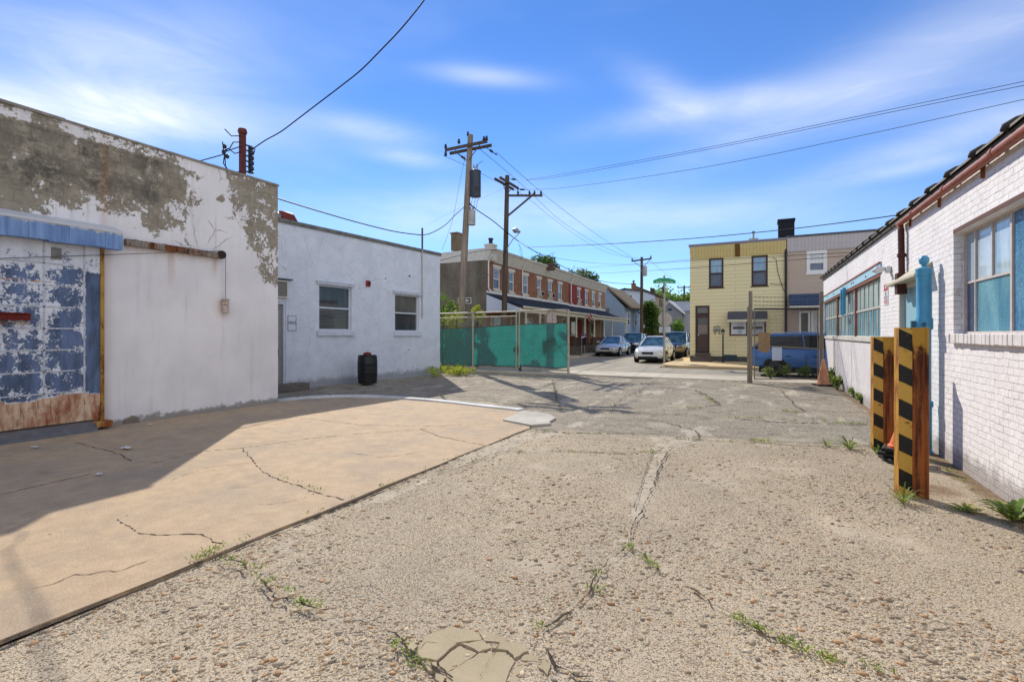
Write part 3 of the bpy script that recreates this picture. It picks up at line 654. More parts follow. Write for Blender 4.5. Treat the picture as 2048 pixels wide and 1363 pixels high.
# ================================================================ warehouse on the left
FW = Face((-10.1, 0), (0, 1), (1, 0)); ZW = 5.05
wh = thing('warehouse', 'long low warehouse with peeling white render and a battered blue sliding door', 'warehouse', (-10.1, 7.99, 0))
rail_a0, rail_b = FW.px(247, 484); pul_a, pul_b = FW.px(437, 510); wt_a, wt_b = FW.px(446, 612); door_a, _ = FW.px(203, 700)
stainvals = []
def wfn(a, b_):
    w = CN(a*1.3, b_*1.3); w2 = CN(a*.6+9, b_*.6)
    low = 3.72+.25*math.sin(a*1.7)+.3*(w2-.5)
    p = (.12+.62*sst(b_, low-.75, low+.15))*(1-sst(a, 5.2, 6.7))*(1 if b_ > 2.9 else sst(b_, 2.4, 2.9))
    p = max(p, sst(b_, 3.8, 4.3)*(1-sst(a, 5.6, 6.8))*.74)
    if b_ > ZW-.16-.08*w: p *= .62
    dg = (a-7.05)*1.0+(b_-3.3)*.35; p = max(p, .60*sst((a-7.0)+(b_-3.35)*.42, -.1, .55)*sst(b_, 2.35, 2.9)*(1-.25*math.exp(-((b_-3.3)/.2)**2)))
    p = max(p, .75*math.exp(-((a-6.62)**2+(b_-4.42)**2)/.015)); p = max(p, .66*math.exp(-((a-6.75)/.1)**2-((b_-4.05)/.05)**2))
    p = max(p, .85*math.exp(-((a-4.95)/.16)**2-((b_-.06)/.13)**2))
    soot = (1-sst(a, 5.2, 6.2))*sst(b_, 3.5, 4.1)
    crk = sst(b_, 2.9, 3.5)
    r = 0.0
    if rail_b-1.2 < b_ < rail_b+.02: r = .9*math.exp(-((a-5.63)/.05)**2)*sst(b_, rail_b-.9, rail_b-.1)
    if rail_a0-.4 < a < pul_a and rail_b-.25 < b_ < rail_b: r = max(r, .35*sst(b_, rail_b-.22, rail_b))
    if pul_b-.7 < b_ < pul_b: r = max(r, .7*math.exp(-((a-pul_a+.08)/.05)**2)*sst(b_, pul_b-.6, pul_b))
    r = max(r, .5*math.exp(-((a-wt_a+.03)/.12)**2-((b_-wt_b)/.2)**2))
    if door_a < a < door_a+.2: r = max(r, .35*(1-(a-door_a)/.2))
    g = .85*(1-sst(b_, .0, .22+.25*CN(a*2.1, 3)))
    stainvals.append((r, g, 0, 1))
    return (p, crk, soot, 1)
mb = grid_face(FW, -8, 7.99, -.05, ZW, .055, 0, wfn)
wall = mb.build('wall', M_RENDER, wh)
at = wall.data.color_attributes.new('stain', 'FLOAT_COLOR', 'POINT'); at.data.foreach_set('color', np.asarray(stainvals, dtype=np.float32).reshape(-1))
shell(MB(), FW, -8, 7.99, ZW-.02, 16, -.05).build('body', plain('warehouse_side', S('#b7b0a6'), .9, var=.15, scale=1), wh)
mb = MB()
for i in range(20):
    a = -8+i*.8; mb.fbox(FW, a+.003, a+.797, ZW-.012, ZW+.028+.006*math.sin(i*5), -.3, .03+.006*math.sin(i*3.7))
mb.build('coping', plain('coping_cement', S('#8d877c'), .9, var=.25, scale=6), wh)
# --- sliding door
def door_mat():
    b = B('peeling_blue_door', S('#46597c'), .65, 0, .35); o = b.obj(); ch = b.sep(b.attr().outputs['Color'])
    n = b.noise(b.map(o, (1, 1, .8)), 7.0, 8, .68); n2 = b.noise(o, 34.0, 6, .72)
    e = b.math('ADD', ch[0], b.math('ADD', b.math('MULTIPLY', b.math('SUBTRACT', n, .5), 1.5), b.math('MULTIPLY', b.math('SUBTRACT', n2, .5), 1.1))); f = b.step(e, .47, .53)
    blue = b.mix(b.step(b.noise(b.map(o, (1, 1, .25)), 6.0, 6, .65), .3, .7), S('#3f4d62'), S('#66789a')); white = b.mix(b.step(n, .3, .7), S('#c4c8cf'), S('#dde0e4'))
    c = b.mix(f, blue, white)
    re = b.math('ADD', ch[1], b.math('MULTIPLY', b.math('SUBTRACT', b.noise(b.map(o, (1, 1, .18)), 9.0, 7, .7), .5), 1.0)); fr = b.step(re, .48, .62)
    rc = b.mix(b.step(b.noise(b.map(o, (1, 1, .3)), 7.0, 8, .72), .3, .66), S('#8f4b26'), S('#dcc2a2')); rc = b.mix(b.step(b.noise(b.map(o, (1, 1, .12)), 16.0, 6, .7), .54, .68), rc, S('#6b2f17')); rc = b.mix(b.math('MULTIPLY', b.step(b.noise(b.map(o, (.4, .4, 2.0)), 9.0, 6, .7), .56, .7), .7), rc, S('#a4572c'))
    c = b.mix(fr, c, rc); b.set('Base Color', c); b.bump(f, .7, .004); b.bump(n2, .2, .004)
    return b.m
M_DOOR = door_mat()
FD = Face((-10.02, 0), (0, 1), (1, 0)); dz1 = FD.px(190, 495)[1]+.1; da1 = FD.px(200, 650)[0]; da0 = -1.5; dz0 = FD.px(190, 838)[1]
cols = [da1-.22-k*.52 for k in range(14)]; rows = [3.05-k*.34 for k in range(10)]
def dfn(a, b_):
    w = .40
    fx = min(abs(a-c) for c in cols); fy = min(abs(b_-r) for r in rows)
    w += .20*math.exp(-(fx/.05)**2)+.16*math.exp(-(fy/.06)**2)
    w += .34*sst(b_, 2.45, 3.0)-.10*sst(b_, 1.9, 1.2)
    w += .12*(CN(a*2.2, b_*2.2)-.5)
    if a > da1-.2 and b_ < 2.6: w = .06
    elif a > da1-.5 and b_ < 2.9: w -= .05
    r = 0
    if b_ < dz0+.44+.03*math.sin(a*5): r = 1.0 if b_ < dz0+.36 else .72; w = .8 if b_ > dz0+.3 else w
    for rr in (2.42, 1.42):
        r = max(r, .62*math.exp(-((b_-rr)/.03)**2)*sst(da1-a, .5, .7))
    if 1.55 < b_ < 1.8 and a < da1-.72: r = max(r, .5*sst(b_, 1.55, 1.8))
    return (w, r, 0, 1)
g = grid_face(FD, da0, da1, dz0, dz1, .035, 0, dfn); dr = g.build('sliding_door', M_DOOR, wh)
mb = MB()
for r_ in rows[1:8]: mb.fbox(FD, da0, da1-.35, r_-.011, r_+.011, .001, .008)
for c_ in cols: mb.fbox(FD, c_-.012, c_+.012, dz0+.45, dz1, .001, .008)
mb.build('seam', plain('worn_white_seam', S('#b9bcc2'), .7, var=.35, scale=30, bump=.5), dr)
MB().fbox(FD, da1+.001, da1+.055, dz0-.06, dz1, -.07, .02).build('jamb', rusty('ochre_rust_jamb', S('#b08a3e'), .5, r0='#5a3216', r1='#9a6a26'), wh)
mb = MB(); a0, b0 = FD.px(60, 633, .08); a1 = -1.0
mb.fbox(FD, a1, a0, b0-.055, b0+.055, .03, .1).fbox(FD, a1, a0, b0-.055, b0-.045, .1, .15).fbox(FD, a1, a0, b0+.045, b0+.055, .1, .15); mb.build('bar', M_REDBAR, dr)
mb = MB()
for i, (a, b_, s) in enumerate(((1.0, .9, .1),)): pass
r = FD.rect(102, 494, 123, 520); MB().fbox(FD, r[0], r[1], r[2], r[3], .002, .006).build('plate', plain('grey_patch_plate', S('#7f7d7a'), .7, var=.2, scale=14), dr)
# hood over the door track
FH = Face((-9.8, 0), (0, 1), (1, 0)); ha, hb1 = FH.px(245, 462); _, hb0 = FH.px(245, 500); ha0 = -1.7
b = B('chalky_blue_hood', S('#5f7fae'), .55, 0, .35); o = b.obj(); st = b.noise(b.map(o, (1, 1, .1)), 8.0, 7, .65)
c = b.mix(b.step(st, .3, .7), S('#5b7aa9'), S('#86a2c9')); sp = b.noise(b.map(o, (1, 1, .45)), 9.0, 7, .72); c = b.mix(b.step(sp, .66, .70), c, S('#3a2a22')); zz = b.sep(o)[2]
wl = b.math('MULTIPLY', b.step(b.math('SUBTRACT', zz, b.math('MULTIPLY', b.noise(o, 9.0, 6, .7), .16)), hb1-.17, hb1-.13), .85); c = b.mix(wl, c, S('#cfcdc9')); b.set('Base Color', c); b.bump(st, .3, .01); M_HOOD = b.m
mb = MB(); n = 26
for i in range(n):
    a, a2 = ha0+(ha-ha0)*i/n, ha0+(ha-ha0)*(i+1)/n; w = .012*(i % 2)
    mb.fbox(FH, a, a2-.0005, hb0+.008*math.sin(i*1.9), hb1-.05, -.16, w)
mb.hexa([FH(ha0, hb1-.05, -.29), FH(ha, hb1-.05, -.29), FH(ha, hb1-.052, .02), FH(ha0, hb1-.052, .02), FH(ha0, hb1+.1, -.29), FH(ha, hb1+.1, -.29), FH(ha, hb1-.01, .02), FH(ha0, hb1-.01, .02)])
mb.build('door_hood', M_HOOD, wh)
# rail, pulley, cord, counterweight
mb = MB(); ra1 = FW.px(436, 490)[0]
mb.fbox(FW, rail_a0, ra1, rail_b-.06, rail_b+.055, .02, .1); 
for k in range(4):
    a = rail_a0+.15+k*(ra1-rail_a0-.3)/3; mb.fbox(FW, a-.03, a+.03, rail_b-.066, rail_b+.062, .1, .108)
mb.fbox(FW, ra1-.14, ra1, pul_b-.07, rail_b-.06, .03, .09)
mb.build('door_rail', M_RAIL, wh)
mb = MB(); mb.lathe([(.02, -.03), (.085, -.03), (.085, -.02), (.068, -.008), (.068, .008), (.085, .02), (.085, .03), (.02, .03)], FW(pul_a, pul_b, .1), 20, 'x'); pl = mb.build('pulley', plain('rusty_pulley', S('#33221a'), .7, var=.4, scale=40), wh, smooth=True, ang=40)
M_WIRE = plain('weathered_wire', S('#5b5650'), .7, var=.1)
mb = MB(); p0 = FD.px(-200, 523, .1); mb.tube([FD(p0[0], p0[1], .06), FW(pul_a, pul_b+.08, .1)], .006, 5); mb.build('cable', M_WIRE, wh)
mb = MB(); mb.tube([FW(pul_a+.085, pul_b, .1), FW(pul_a+.085, wt_b+.17, .1)], .005, 5); mb.build('cord', M_WIRE, wh)
mb = MB(); cw = FW(pul_a+.085, wt_b, .1)
for k in range(3): mb.lathe([(.0, .0), (.058, .004), (.06, .012), (.06, .078), (.05, .085), (0, .085)], cw+Vector((0, 0, -.16+k*.09)), 14)
mb.lathe([(.0, .0), (.085, .0), (.09, .015), (.05, .04), (.012, .05)], cw+Vector((0, 0, .115)), 14)
mb.build('counterweight', plain('weathered_weight', S('#b9aa9a'), .8, var=.3, scale=25, bump=.3), wh, smooth=True, ang=40)
# tread plate at the foot of the door
b = B('tread_plate', S('#8a8a86'), .45, .75, .5); o = b.obj(); ck = b.add('ShaderNodeTexChecker', None, Vector=b.map(b.uvw(), (1, 1, 1), (0, 0, PI/4)), Scale=30.0); b.set('Base Color', b.mix(b.noise(o, 8.0, 5), S('#6c6b68'), S('#a2a19c'))); b.bump(ck.outputs['Fac'], .9, .006)
mb = MB(); mb.hexa([FD(da0, -.03, .03), FD(da1-.12, -.03, .03), FD(da1-.12, -.03, .30), FD(da0, -.03, .30), FD(da0, dz0-.005, -.05), FD(da1-.12, dz0-.005, -.05), FD(da1-.12, dz0-.03, .06), FD(da0, dz0-.03, .06)]); mb.build('sill_plate', b.m, wh)
MB().fbox(FD, da1-.11, da1+.12, dz0-.13, dz0-.03, -.07, .16).build('door_stop', rusty('flaking_stop', S('#b98f55'), .5), wh, bevel=.01)

# mast with insulators on the roof
mp = PX(485, 345, -10.5); m0 = Vector((-10.5, mp[0], ZW-.05)); mtop = PX(485, 268, -10.5)[1]; H = mtop-m0.z
M_INS = plain('black_porcelain', S('#151516'), .25, 0, .6, var=.1)
ms = thing('insulator_mast', 'rust red steel mast with a column of black insulators on the warehouse roof', 'electric mast', tuple(m0))
mb = MB(); x, y, z = m0; w = .105
mb.box(x-w/2, x+w/2, y-w/2, y+w/2, z, z+H); mb.lathe([(.03, 0), (.085, .0), (.1, .05), (.085, .11), (.03, .13)], (x, y, z+H), 12); mb.build('post', M_RUSTPOST, ms)
mb = MB(); mb.box(x-.12, x+.1, y+.07, y+.4, z-.02, z+.16).box(x-.12, x+.1, y+.4, y+.62, z-.02, z+.06); mb.build('base_block', plain('roof_block', S('#6e675f'), .9, var=.2), ms)
mb = MB(); mb.box(x-.02, x+.02, y+w/2+.1, y+w/2+.12, z+.28, z+H-.2)
for k in range(6): mb.box(x-.02, x+.02, y+w/2, y+w/2+.1, z+.3+k*(H-.52)/5-.012, z+.3+k*(H-.52)/5+.012)
mb.build('bracket', M_BLACK, ms)
for k in range(5):
    mb = MB(); zc = z+.3+(k+.5)*(H-.52)/5
    mb.lathe([(.02, -.075), (.055, -.07), (.06, -.04), (.032, -.025), (.032, 0), (.062, .012), (.06, .045), (.03, .06), (.03, .075)], (x, y+w/2+.11+.055, zc), 12); mb.build('insulator', M_INS, ms, smooth=True, ang=40)
mb = MB()
for (pts) in ([(0, -.05, H-.06), (.05, -.3, H-.16), (.0, -.42, H-.04)], [(0, -.05, H-.2), (0, -.22, H-.26), (0, -.3, H-.42), (0, -.42, H-.5)], [(0, -.05, H-.3), (0, -.3, H-.46), (0, -.44, H-.56), (.2, -.6, H-.42)], [(0, -.05, H-.42), (0, -.18, H-.5), (0, -.34, H-.44), (0, -.44, H-.58)], [(0, -.42, H-.56), (0, -.45, H-.8), (0, -.3, H-.98), (0, -.05, H-.86)], [(0, -.42, H-.58), (0, -.4, H-.85), (0, -.25, H-1.0), (0, -.05, H-.92)], [(0, -.44, H-.6), (-1.2, -1.2, .05)]):
    mb.tube([(x+a, y+b_, z+c_) for a, b_, c_ in pts], .012, 5)
for q in ((0, -.44, H-.55), (0, -.36, H-.62), (0, -.42, H-.42)): mb.lathe([(.01, -.05), (.04, -.03), (.04, .03), (.01, .05)], (x+q[0], y+q[1], z+q[2]), 8)
mb.build('loose_wires', M_BLACK, ms)

# ================================================================ office building
P0 = Vector((-12.55, 9.88, 0)); P1 = Vector((-11.98, 17.26, 0)); dv = (P1-P0).normalized(); nv = Vector((dv.y, -dv.x, 0))
FO = Face(P1, dv, nv); ZO = 4.92      # a runs to 0 at the far corner
of = thing('office_building', 'one storey brick office painted pale blue white with two sash windows', 'office', tuple(P1))
w1 = FO.rect(638, 567, 703, 662); w2 = FO.rect(790, 587, 838, 664); dr_ = FO.rect(553, 600, 572, 766); ac = FO.rect(540, 560, 573, 597)
w1 = (w1[0], w1[1], FO.px(670, 661)[1], FO.px(670, 571)[1]); w2 = (w2[0], w2[1], FO.px(814, 663)[1], FO.px(814, 589)[1])
dr_ = (dr_[1]-1.0, dr_[1], .12, FO.px(572, 604)[1]); ac = (ac[1]-.75, ac[1], FO.px(572, 596)[1], FO.px(572, 562)[1])
mb = MB(); fwall(mb, FO, -13, 0, -.1, ZO, [w1, w2, dr_, ac], .16); mb.build('wall', M_OFF_BRICK, of)
shell(MB(), FO, -13, 0, ZO-.03, 12, -.1).build('body', M_OFF_BRICK, of)
mb = MB(); mb.fbox(FO, -13, .04, ZO-.02, ZO+.05, -.3, .05).fbox(FO, -13, .05, ZO-.075, ZO-.022, -.02, .035); mb.build('roof_edge', plain('roof_edge_metal', S('#77756f'), .6, .2, var=.3, scale=5), of)
M_OFFTRIM = plain('office_trim', S('#c9cdd6'), .6, var=.1, scale=7)
for w in (w1, w2):
    fo = sash_window(of, FO, w, .055, M_OFFTRIM, M_GL_DARK if w is w1 else M_GL_BLIND, M_GL_DARK, .09, None, split=.5)
    MB().fbox(FO, w[0]-.09, w[1]+.09, w[2]-.16, w[2]-.004, -.05, .075).build('sill', M_OFFTRIM, fo)
    mb = MB(); mb.fbox(FO, w[0]-.1, w[1]+.1, w[3]+.003, w[3]+.075, -.01, .07).fbox(FO, w[0]-.12, w[1]+.12, w[3]+.075, w[3]+.1, -.01, .095); mb.build('lintel', M_OFFTRIM, fo)
    mb = MB()
    if w is w1:
        for k in range(14): mb.fbox(FO, w[0]+.08, w[1]-.08, w[2]+.08+k*.045, w[2]+.085+k*.045, -.118, -.116)
        mb.build('blind', plain('blind_slats', S('#8d8a80'), .8), fo)
# door and step
mb = MB(); ring(mb, FO, (dr_[0], dr_[1], .0, dr_[3]), .07, -.14, -.02); mb.build('door_frame', M_OFFTRIM, of)
dd = MB().fbox(FO, dr_[0]+.07, dr_[1]-.07, .13, dr_[3]-.07, -.13, -.09).build('door', plain('office_door_paint', S('#8d8b88'), .55, var=.1), of)
mb = MB(); mb.fbox(FO, dr_[0]+.2, dr_[1]-.2, 1.2, dr_[3]-.25, -.09, -.075).fbox(FO, dr_[0]+.2, dr_[1]-.2, .3, .95, -.09, -.075); mb.build('panel', M_OFFTRIM, dd)
MB().fbox(FO, dr_[1]-.2, dr_[1]-.12, .95, 1.15, -.09, -.05).build('handle', M_GREYMET, dd)
MB().fbox(FO, dr_[0]-.15, dr_[1]+.5, -.05, .16, .0, .42).build('door_step', plain('step_concrete', S('#6e675f'), .9, var=.2, scale=8, bump=.3), of, bevel=.015)
# wall air conditioner
a = MB(); ring(a, FO, ac, .035, -.1, .09); ao = a.build('air_conditioner', M_OFFWHITE, of); mb = MB(); mb.fbox(FO, ac[0]+.035, ac[1]-.035, ac[2]+.035, ac[3]-.035, -.05, .06)
mb.build('grille', plain('ac_grille', S('#77756f'), .6, var=.2, scale=60), ao)
mb = MB(); mb.fbox(FO, ac[0]-.04, ac[1]+.14, ac[3]+.03, ac[3]+.06, 0, .12); mb.build('drip_cap', plain('slate_cap', S('#55544f'), .8), ao)
# OFFICE sign, alarm bell, conduit, wall holes
r = FO.rect(574.5, 629.5, 592.5, 661.5); sg = thing('office_sign', 'white upright OFFICE sign with a dark border beside the office door', 'sign', tuple(FO((r[0]+r[1])/2, r[2], 0)))
MB().fbox(FO, *r, .004, .012).build('plate', plain('sign_white', S('#ccd2de'), .4, var=.03), sg); M_INK = plain('sign_ink', S('#23272e'), .6, var=0)
ring(MB(), FO, (r[0]+.008, r[1]-.008, r[2]+.008, r[3]-.008), .013, .012, .0145).build('border', M_INK, sg); text_on(FO, (r[0]+r[1])/2, (r[2]+r[3])/2, .014, 'OFFICE', .125, M_INK, sg, sx=.62*(r[1]-r[0])/.29)
ba, bb_ = FO.px(735, 567); bl = thing('alarm_bell', 'small red fire alarm horn on the pale blue white wall', 'fire alarm', tuple(FO(ba, bb_, 0))); M_RED = plain('alarm_red', S('#8c1f22'), .45, var=.1)
MB().fbox(FO, ba-.085, ba+.085, bb_-.1, bb_+.1, .002, .06).build('body', M_RED, bl, bevel=.012); MB().fbox(FO, ba+.0, ba+.07, bb_-.05, bb_+.06, .06, .085).build('horn', plain('alarm_dark', S('#4a1416'), .5), bl)
mb = MB(); ca, cb1 = FO.px(843, 456); cb0 = FO.px(844, 636)[1]; mb.tube([FO(ca, cb0, .04), FO(ca, ZO+.05, .04)], .022, 8); mb.build('conduit', plain('painted_conduit', S('#b9aba3'), .6, var=.1), of)
mb = MB(); mb.tube([FO(ca, ZO+.05, .04), FO(ca, cb1, .04)], .036, 8); mb.build('riser_pipe', plain('rusty_riser', S('#574842'), .6, var=.2), of)
mb = MB()
for (u, v, s) in ((771, 557, .035), (819, 552, .06), (793, 566, .018), (817, 699, .03), (826, 733, .03), (811, 703, .02)):
    a, b_ = FO.px(u, v); MB().prism([FO(a+s*math.cos(t)*(.7+.5*random.random()), b_+s*.6*math.sin(t)*(.7+.5*random.random()), .001) for t in np.linspace(0, 6.28, 9)[:-1]], nv*.004).build('wall_scar', plain('wall_scar_dark', S('#3d3b38'), .9), of)
# roof fan and hatch
q = FO.px(577, 434, -1.2); fn = thing('roof_fan', 'rust red duct hood on a tan curb at the near end of the office roof', 'roof vent', tuple(FO(q[0], ZO, -1.2)))
A = FO(q[0], ZO, -1.2); mb = MB(); mb.fbox(FO, q[0]-1.5, q[0]+.12, ZO-.02, ZO+.16, -1.6, -.8); mb.build('curb', plain('tan_curb', S('#a4846a'), .8, var=.15), fn)
mb = MB(); mb.tube([FO(q[0]-1.5, ZO+.42, -1.2), FO(q[0]-.3, ZO+.4, -1.2)], .13, 14); mb.build('duct', M_GREYMET, fn)
mb = MB(); mb.tube([FO(q[0]-.34, ZO+.41, -1.2), FO(q[0]-.3, ZO+.41, -1.2), FO(q[0]+.02, ZO+.38, -1.2), FO(q[0]+.14, ZO+.2, -1.2), FO(q[0]+.15, ZO+.02, -1.2)], [.16, .2, .23, .22, .19], 14); mb.build('hood', plain('rust_red_hood', S('#6b2a22'), .6, var=.2, scale=8), fn, smooth=True, ang=40)
q = FO.px(747, 474, -1.5); top(MB().fbox(FO, q[0]-.25, q[0]+.25, ZO-.02, ZO+.2, -1.9, -1.3), 'roof_hatch', plain('hatch_grey', S('#6f7276'), .7, .2), tuple(FO(q[0], ZO, -1.6)), 'low grey metal hatch on the middle of the office roof', 'roof hatch', bevel=.015)

# ================================================================ long white brick building on the right
FR = Face((2.1, 0), (0, 1), (-1, 0)); ZR = 3.66; RE = 22.4
rb = thing('brick_workshop', 'long white painted brick workshop with steel windows and a tiled roof edge', 'workshop', (2.1, RE, 0))
wz0 = FR.px(1906, 667)[1]; wa1 = FR.px(1907, 560)[0]; wz1 = FR.px(1907, 468)[1]; wn = (wa1-3.4, wa1, wz0, wz1)
fa0, fa1 = FR.px(1761, 620)[0], FR.px(1648, 640)[0]; fz0 = FR.px(1700, 672.5)[1]; fz1 = FR.px(1761, 547)[1]; wf = (fa0, fa1, fz0, fz1)
da0_, da1_ = FR.px(1862, 600)[0], FR.px(1800, 600)[0]; dzt = FR.px(1803, 578)[1]+.05; wd = (da0_, da1_, .02, dzt)
mb = MB(); fwall(mb, FR, -10, RE, -.1, ZR, [wn, wf, wd], .17); mb.build('wall', M_RIGHT_BRICK, rb)
shell(MB(), FR, -10, RE, ZR-.02, 14, -.1).build('body', M_RIGHT_BRICK, rb)
# roof edge: dark fascia board, gutter pipe, coping tiles with a raised roll at each joint
mb = MB(); mb.fbox(FR, -10, RE+.05, ZR-.0, ZR+.07, -.35, .05); mb.build('roof_edge', plain('dark_roof_edge', S('#4e4943'), .85, var=.3, scale=6), rb)
b = B('old_grey_tile', S('#7e7568'), .85, 0, .25); o = b.obj(); b.set('Base Color', b.mix(b.step(b.noise(o, 7.0, 6, .7), .3, .7), S('#5f584e'), S('#8d8475'))); b.bump(b.noise(o, 30.0, 4), .4, .01); M_TILE = b.m
M_ROLL = plain('dark_tile_roll', S('#3d3a37'), .8, var=.3, scale=12); mb = MB(); nt_ = 40; L_ = (RE+10)/nt_
for i in range(nt_):
    a = -10+i*L_
    pts = [(.08, 0), (.075, .03), (.0, .07), (-.12, .09), (-.26, .07), (-.34, .01)]
    for (d0, h0), (d1, h1) in zip(pts[:-1], pts[1:]):
        mb.quad(FR(a, ZR+.07+h0, d0), FR(a+L_, ZR+.07+h0, d0), FR(a+L_, ZR+.07+h1, d1), FR(a, ZR+.07+h1, d1))
    rl = MB(); rl.tube([FR(a+L_-.03, ZR+.07+h*1.2-.005, d*1.1+.005) for d, h in pts], .038, 8); rl.build('tile_roll', M_ROLL, rb, smooth=True)
mb.build('coping_tiles', M_TILE, rb, smooth=True, ang=50)
pa, pb = FR.px(1797, 451, .1); gz = ZR-.06
b = plain('copper_pipe_paint', S('#8d4a33'), .5, 0, .4, var=.2, scale=5)
mb = MB(); mb.tube([FR(-10, gz+.02, .075), FR(pa+.12, gz, .075), FR(pa+.02, gz-.02, .075), FR(pa-.02, gz-.12, .07)], .046, 10)
k = -9.5
while k < pa: mb.lathe([(.047, -.04), (.054, -.035), (.054, .035), (.047, .04)], FR(k, gz+.01, .075), 10, 'y'); k += 1.45
mb.build('gutter_pipe', b, rb, smooth=True, ang=40)
pz0 = FR.px(1790, 592, .06)[1]; mb = MB(); mb.tube([FR(pa-.02, gz-.1, .07), FR(pa-.03, pz0+.05, .06)], .045, 10); mb.lathe([(.05, 0), (.062, .005), (.062, .06), (.05, .065)], FR(pa-.025, pz0+.6, .065), 10); mb.fbox(FR, pa-.11, pa+.06, pz0, pz0+.34, .005, .14)
mb.build('downspout', plain('dark_brown_pipe', S('#4d241c'), .55, 0, .4, var=.2, scale=7), rb)
k = -9
while k < pa: MB().fbox(FR, k-.015, k+.015, gz-.12, gz+.05, .0, .03).build('pipe_bracket', M_RUST, rb); k += 1.45
# near steel window: mullions, panes
M_STEEL = plain('cream_steel_frame', S('#c3b7ae'), .55, var=.12, scale=12); M_SEEDY = glass_mat('rippled_blue_glass', S('#4f93ab'), .16, .5, 1.0, S('#8fc6cd'), .9, 110.0, .5); M_SEEDY2 = glass_mat('speckled_blue_glass', S('#3d7ca6'), .14, .5, 1.0, S('#79b4ce'), .9, 60.0, .85); M_REFLPAINT = glass_mat('painted_reflection_glass', S('#9fb7c4'), .08, .6, .9, S('#dde4e6'), 0, 0, .15)  # pale upper panes: reflection of sky and cloud painted into the colour
M_NAVY = glass_mat('deep_blue_glass', S('#2b4763'), .05, .6, .6, S('#4a6788')); D = -.12
def fa(u, v, d=D): return FR.px(u, v, d)
c1, c2, c3, c4 = fa(1953, 600)[0], fa(1987, 600)[0], fa(2026, 600)[0], fa(1925.5, 600)[0]; hz = fa(1955, 561)[1]
fr = MB(); ring(fr, FR, wn, .025, D-.03, D+.02)
for c_, w, z0 in ((c1, .011, wz0), (c2, .011, hz), (c3, .02, wz0)): fr.fbox(FR, c_-w, c_+w, z0, wz1, D-.02, D+.015)
fr.fbox(FR, c3+.02, wa1, hz-.012, hz+.012, D-.021, D+.014)
for k in range(3): fr.fbox(FR, c3-.62*(k+1)-.011, c3-.62*(k+1)+.011, wz0, wz1, D-.02, D+.015)
fo = fr.build('steel_window', M_STEEL, rb)
def pane(a0, a1, b0, b1, m, d=D): MB().fbox(FR, min(a0, a1)+.004, max(a0, a1)-.004, b0, b1, d-.015, d-.004).build('pane', m, fo)
pane(c1, wa1-.02, hz, wz1, M_REFLPAINT); pane(c2, c1, hz, wz1, M_REFLPAINT); pane(c3, c2, hz, wz1, M_REFLPAINT); pane(c1, wa1-.02, wz0, hz, M_NAVY); pane(c3, c1, wz0, hz, M_SEEDY)
for k in range(4): pane(c3-.62*(k+1), c3-.62*k, wz0, wz1, M_SEEDY2)
mb = MB(); n = int((wn[1]-wn[0]+.16)/.1)
for k in range(n):
    a = wn[0]-.08+k*.1; mb.fbox(FR, a+.003, a+.097, wz0-.115+random.uniform(-.004, .004), wz0-.002+random.uniform(-.003, .001), -.11, .06+random.uniform(-.008, .008))
mb.build('sill', plain('white_sill_brick', S('#d6d0cb'), .75, var=.12, scale=9, bump=.4), fo, bevel=.008)
MB().fbox(FR, wn[0], wn[1], wz1+.001, wz1+.05, -.166, .004).build('lintel', rusty('brown_lintel', S('#5e3a2b'), .45, r0='#43241a', r1='#7d4a30'), fo)
# far window band
D2 = -.06; fr = MB(); M_WASH = glass_mat('washed_green_glass', S('#8fb0b5'), .12, .5, .9, S('#c3d0cc')); M_WASH2 = glass_mat('washed_blue_glass', S('#4f96ac'), .12, .5, .8, S('#b5c4bd'))
hz2 = FR.px(1705, 626, D2)[1]; m1, m2 = FR.px(1713, 640, D2)[0], FR.px(1677, 640, D2)[0]; bays = [(fa0, m1), (m1, m2), (m2, fa1)]
ring(fr, FR, wf, .02, D2-.03, D2+.01)
for (x0, x1) in bays:
    k = 6 if x1 != m2 else 5
    for i in range(1, k): a = x0+(x1-x0)*i/k; fr.fbox(FR, a-.012, a+.012, fz0, fz1, D2-.02, D2+.012)
fr.fbox(FR, fa0, fa1, hz2-.022, hz2+.022, D2-.021, D2+.016); fo = fr.build('window_band', plain('pale_steel_bar', S('#b9b6a8'), .6, var=.12, scale=10), rb)
for (x0, x1) in bays:
    pane(x0, x1, hz2+.02, fz1, M_WASH, D2-.002); pane(x0, x1, fz0, hz2-.02, M_WASH2, D2-.002)
for m_ in (m1, m2): MB().fbox(FR, m_-.055, m_+.055, fz0, fz1, D2-.02, D2+.045).build('mullion', plain('rust_pink_mullion', S('#9a6a58'), .7, var=.2, scale=6), fo)
MB().fbox(FR, fa0-.1, fa1+.1, fz0-.1, fz0-.003, -.06, .05).build('sill', M_OFFWHITE, fo)
lz1 = FR.px(1766, 523, .02)[1]; M_SKYB = plain('pale_blue_paint', S('#a5ccd9'), .5, 0, .4, var=.07, scale=4); M_BLUEP = plain('light_blue_paint', S('#4d9bbd'), .42, 0, .45, var=.12, scale=3, bump=.15, bscale=25)
lb = MB().fbox(FR, fa0-.12, fa1+.25, fz1+.015, lz1, -.01, .03).build('lintel', M_SKYB, fo); mb = MB(); mb.fbox(FR, fa0-.1, fa1+.25, lz1, lz1+.03, 0, .05).fbox(FR, fa0, fa1, fz1-.045, fz1+.014, D2+.03, .012)
mb.build('lintel_edge', rusty('faded_red_edge', S('#9a5f4e'), .35), fo)
mb = MB()
for u, v in ((1732, 553), (1703, 567), (1707, 565), (1668, 588), (1656, 594), (1645, 599)):
    a, b_ = FR.px(u, v, .03); mb = MB(); mb.lathe([(.0, -.01), (.022, -.01), (.022, .006), (0, .008)], FR(a, b_, .034), 8, 'x'); mb.build('bolt', M_BLACK, fo)
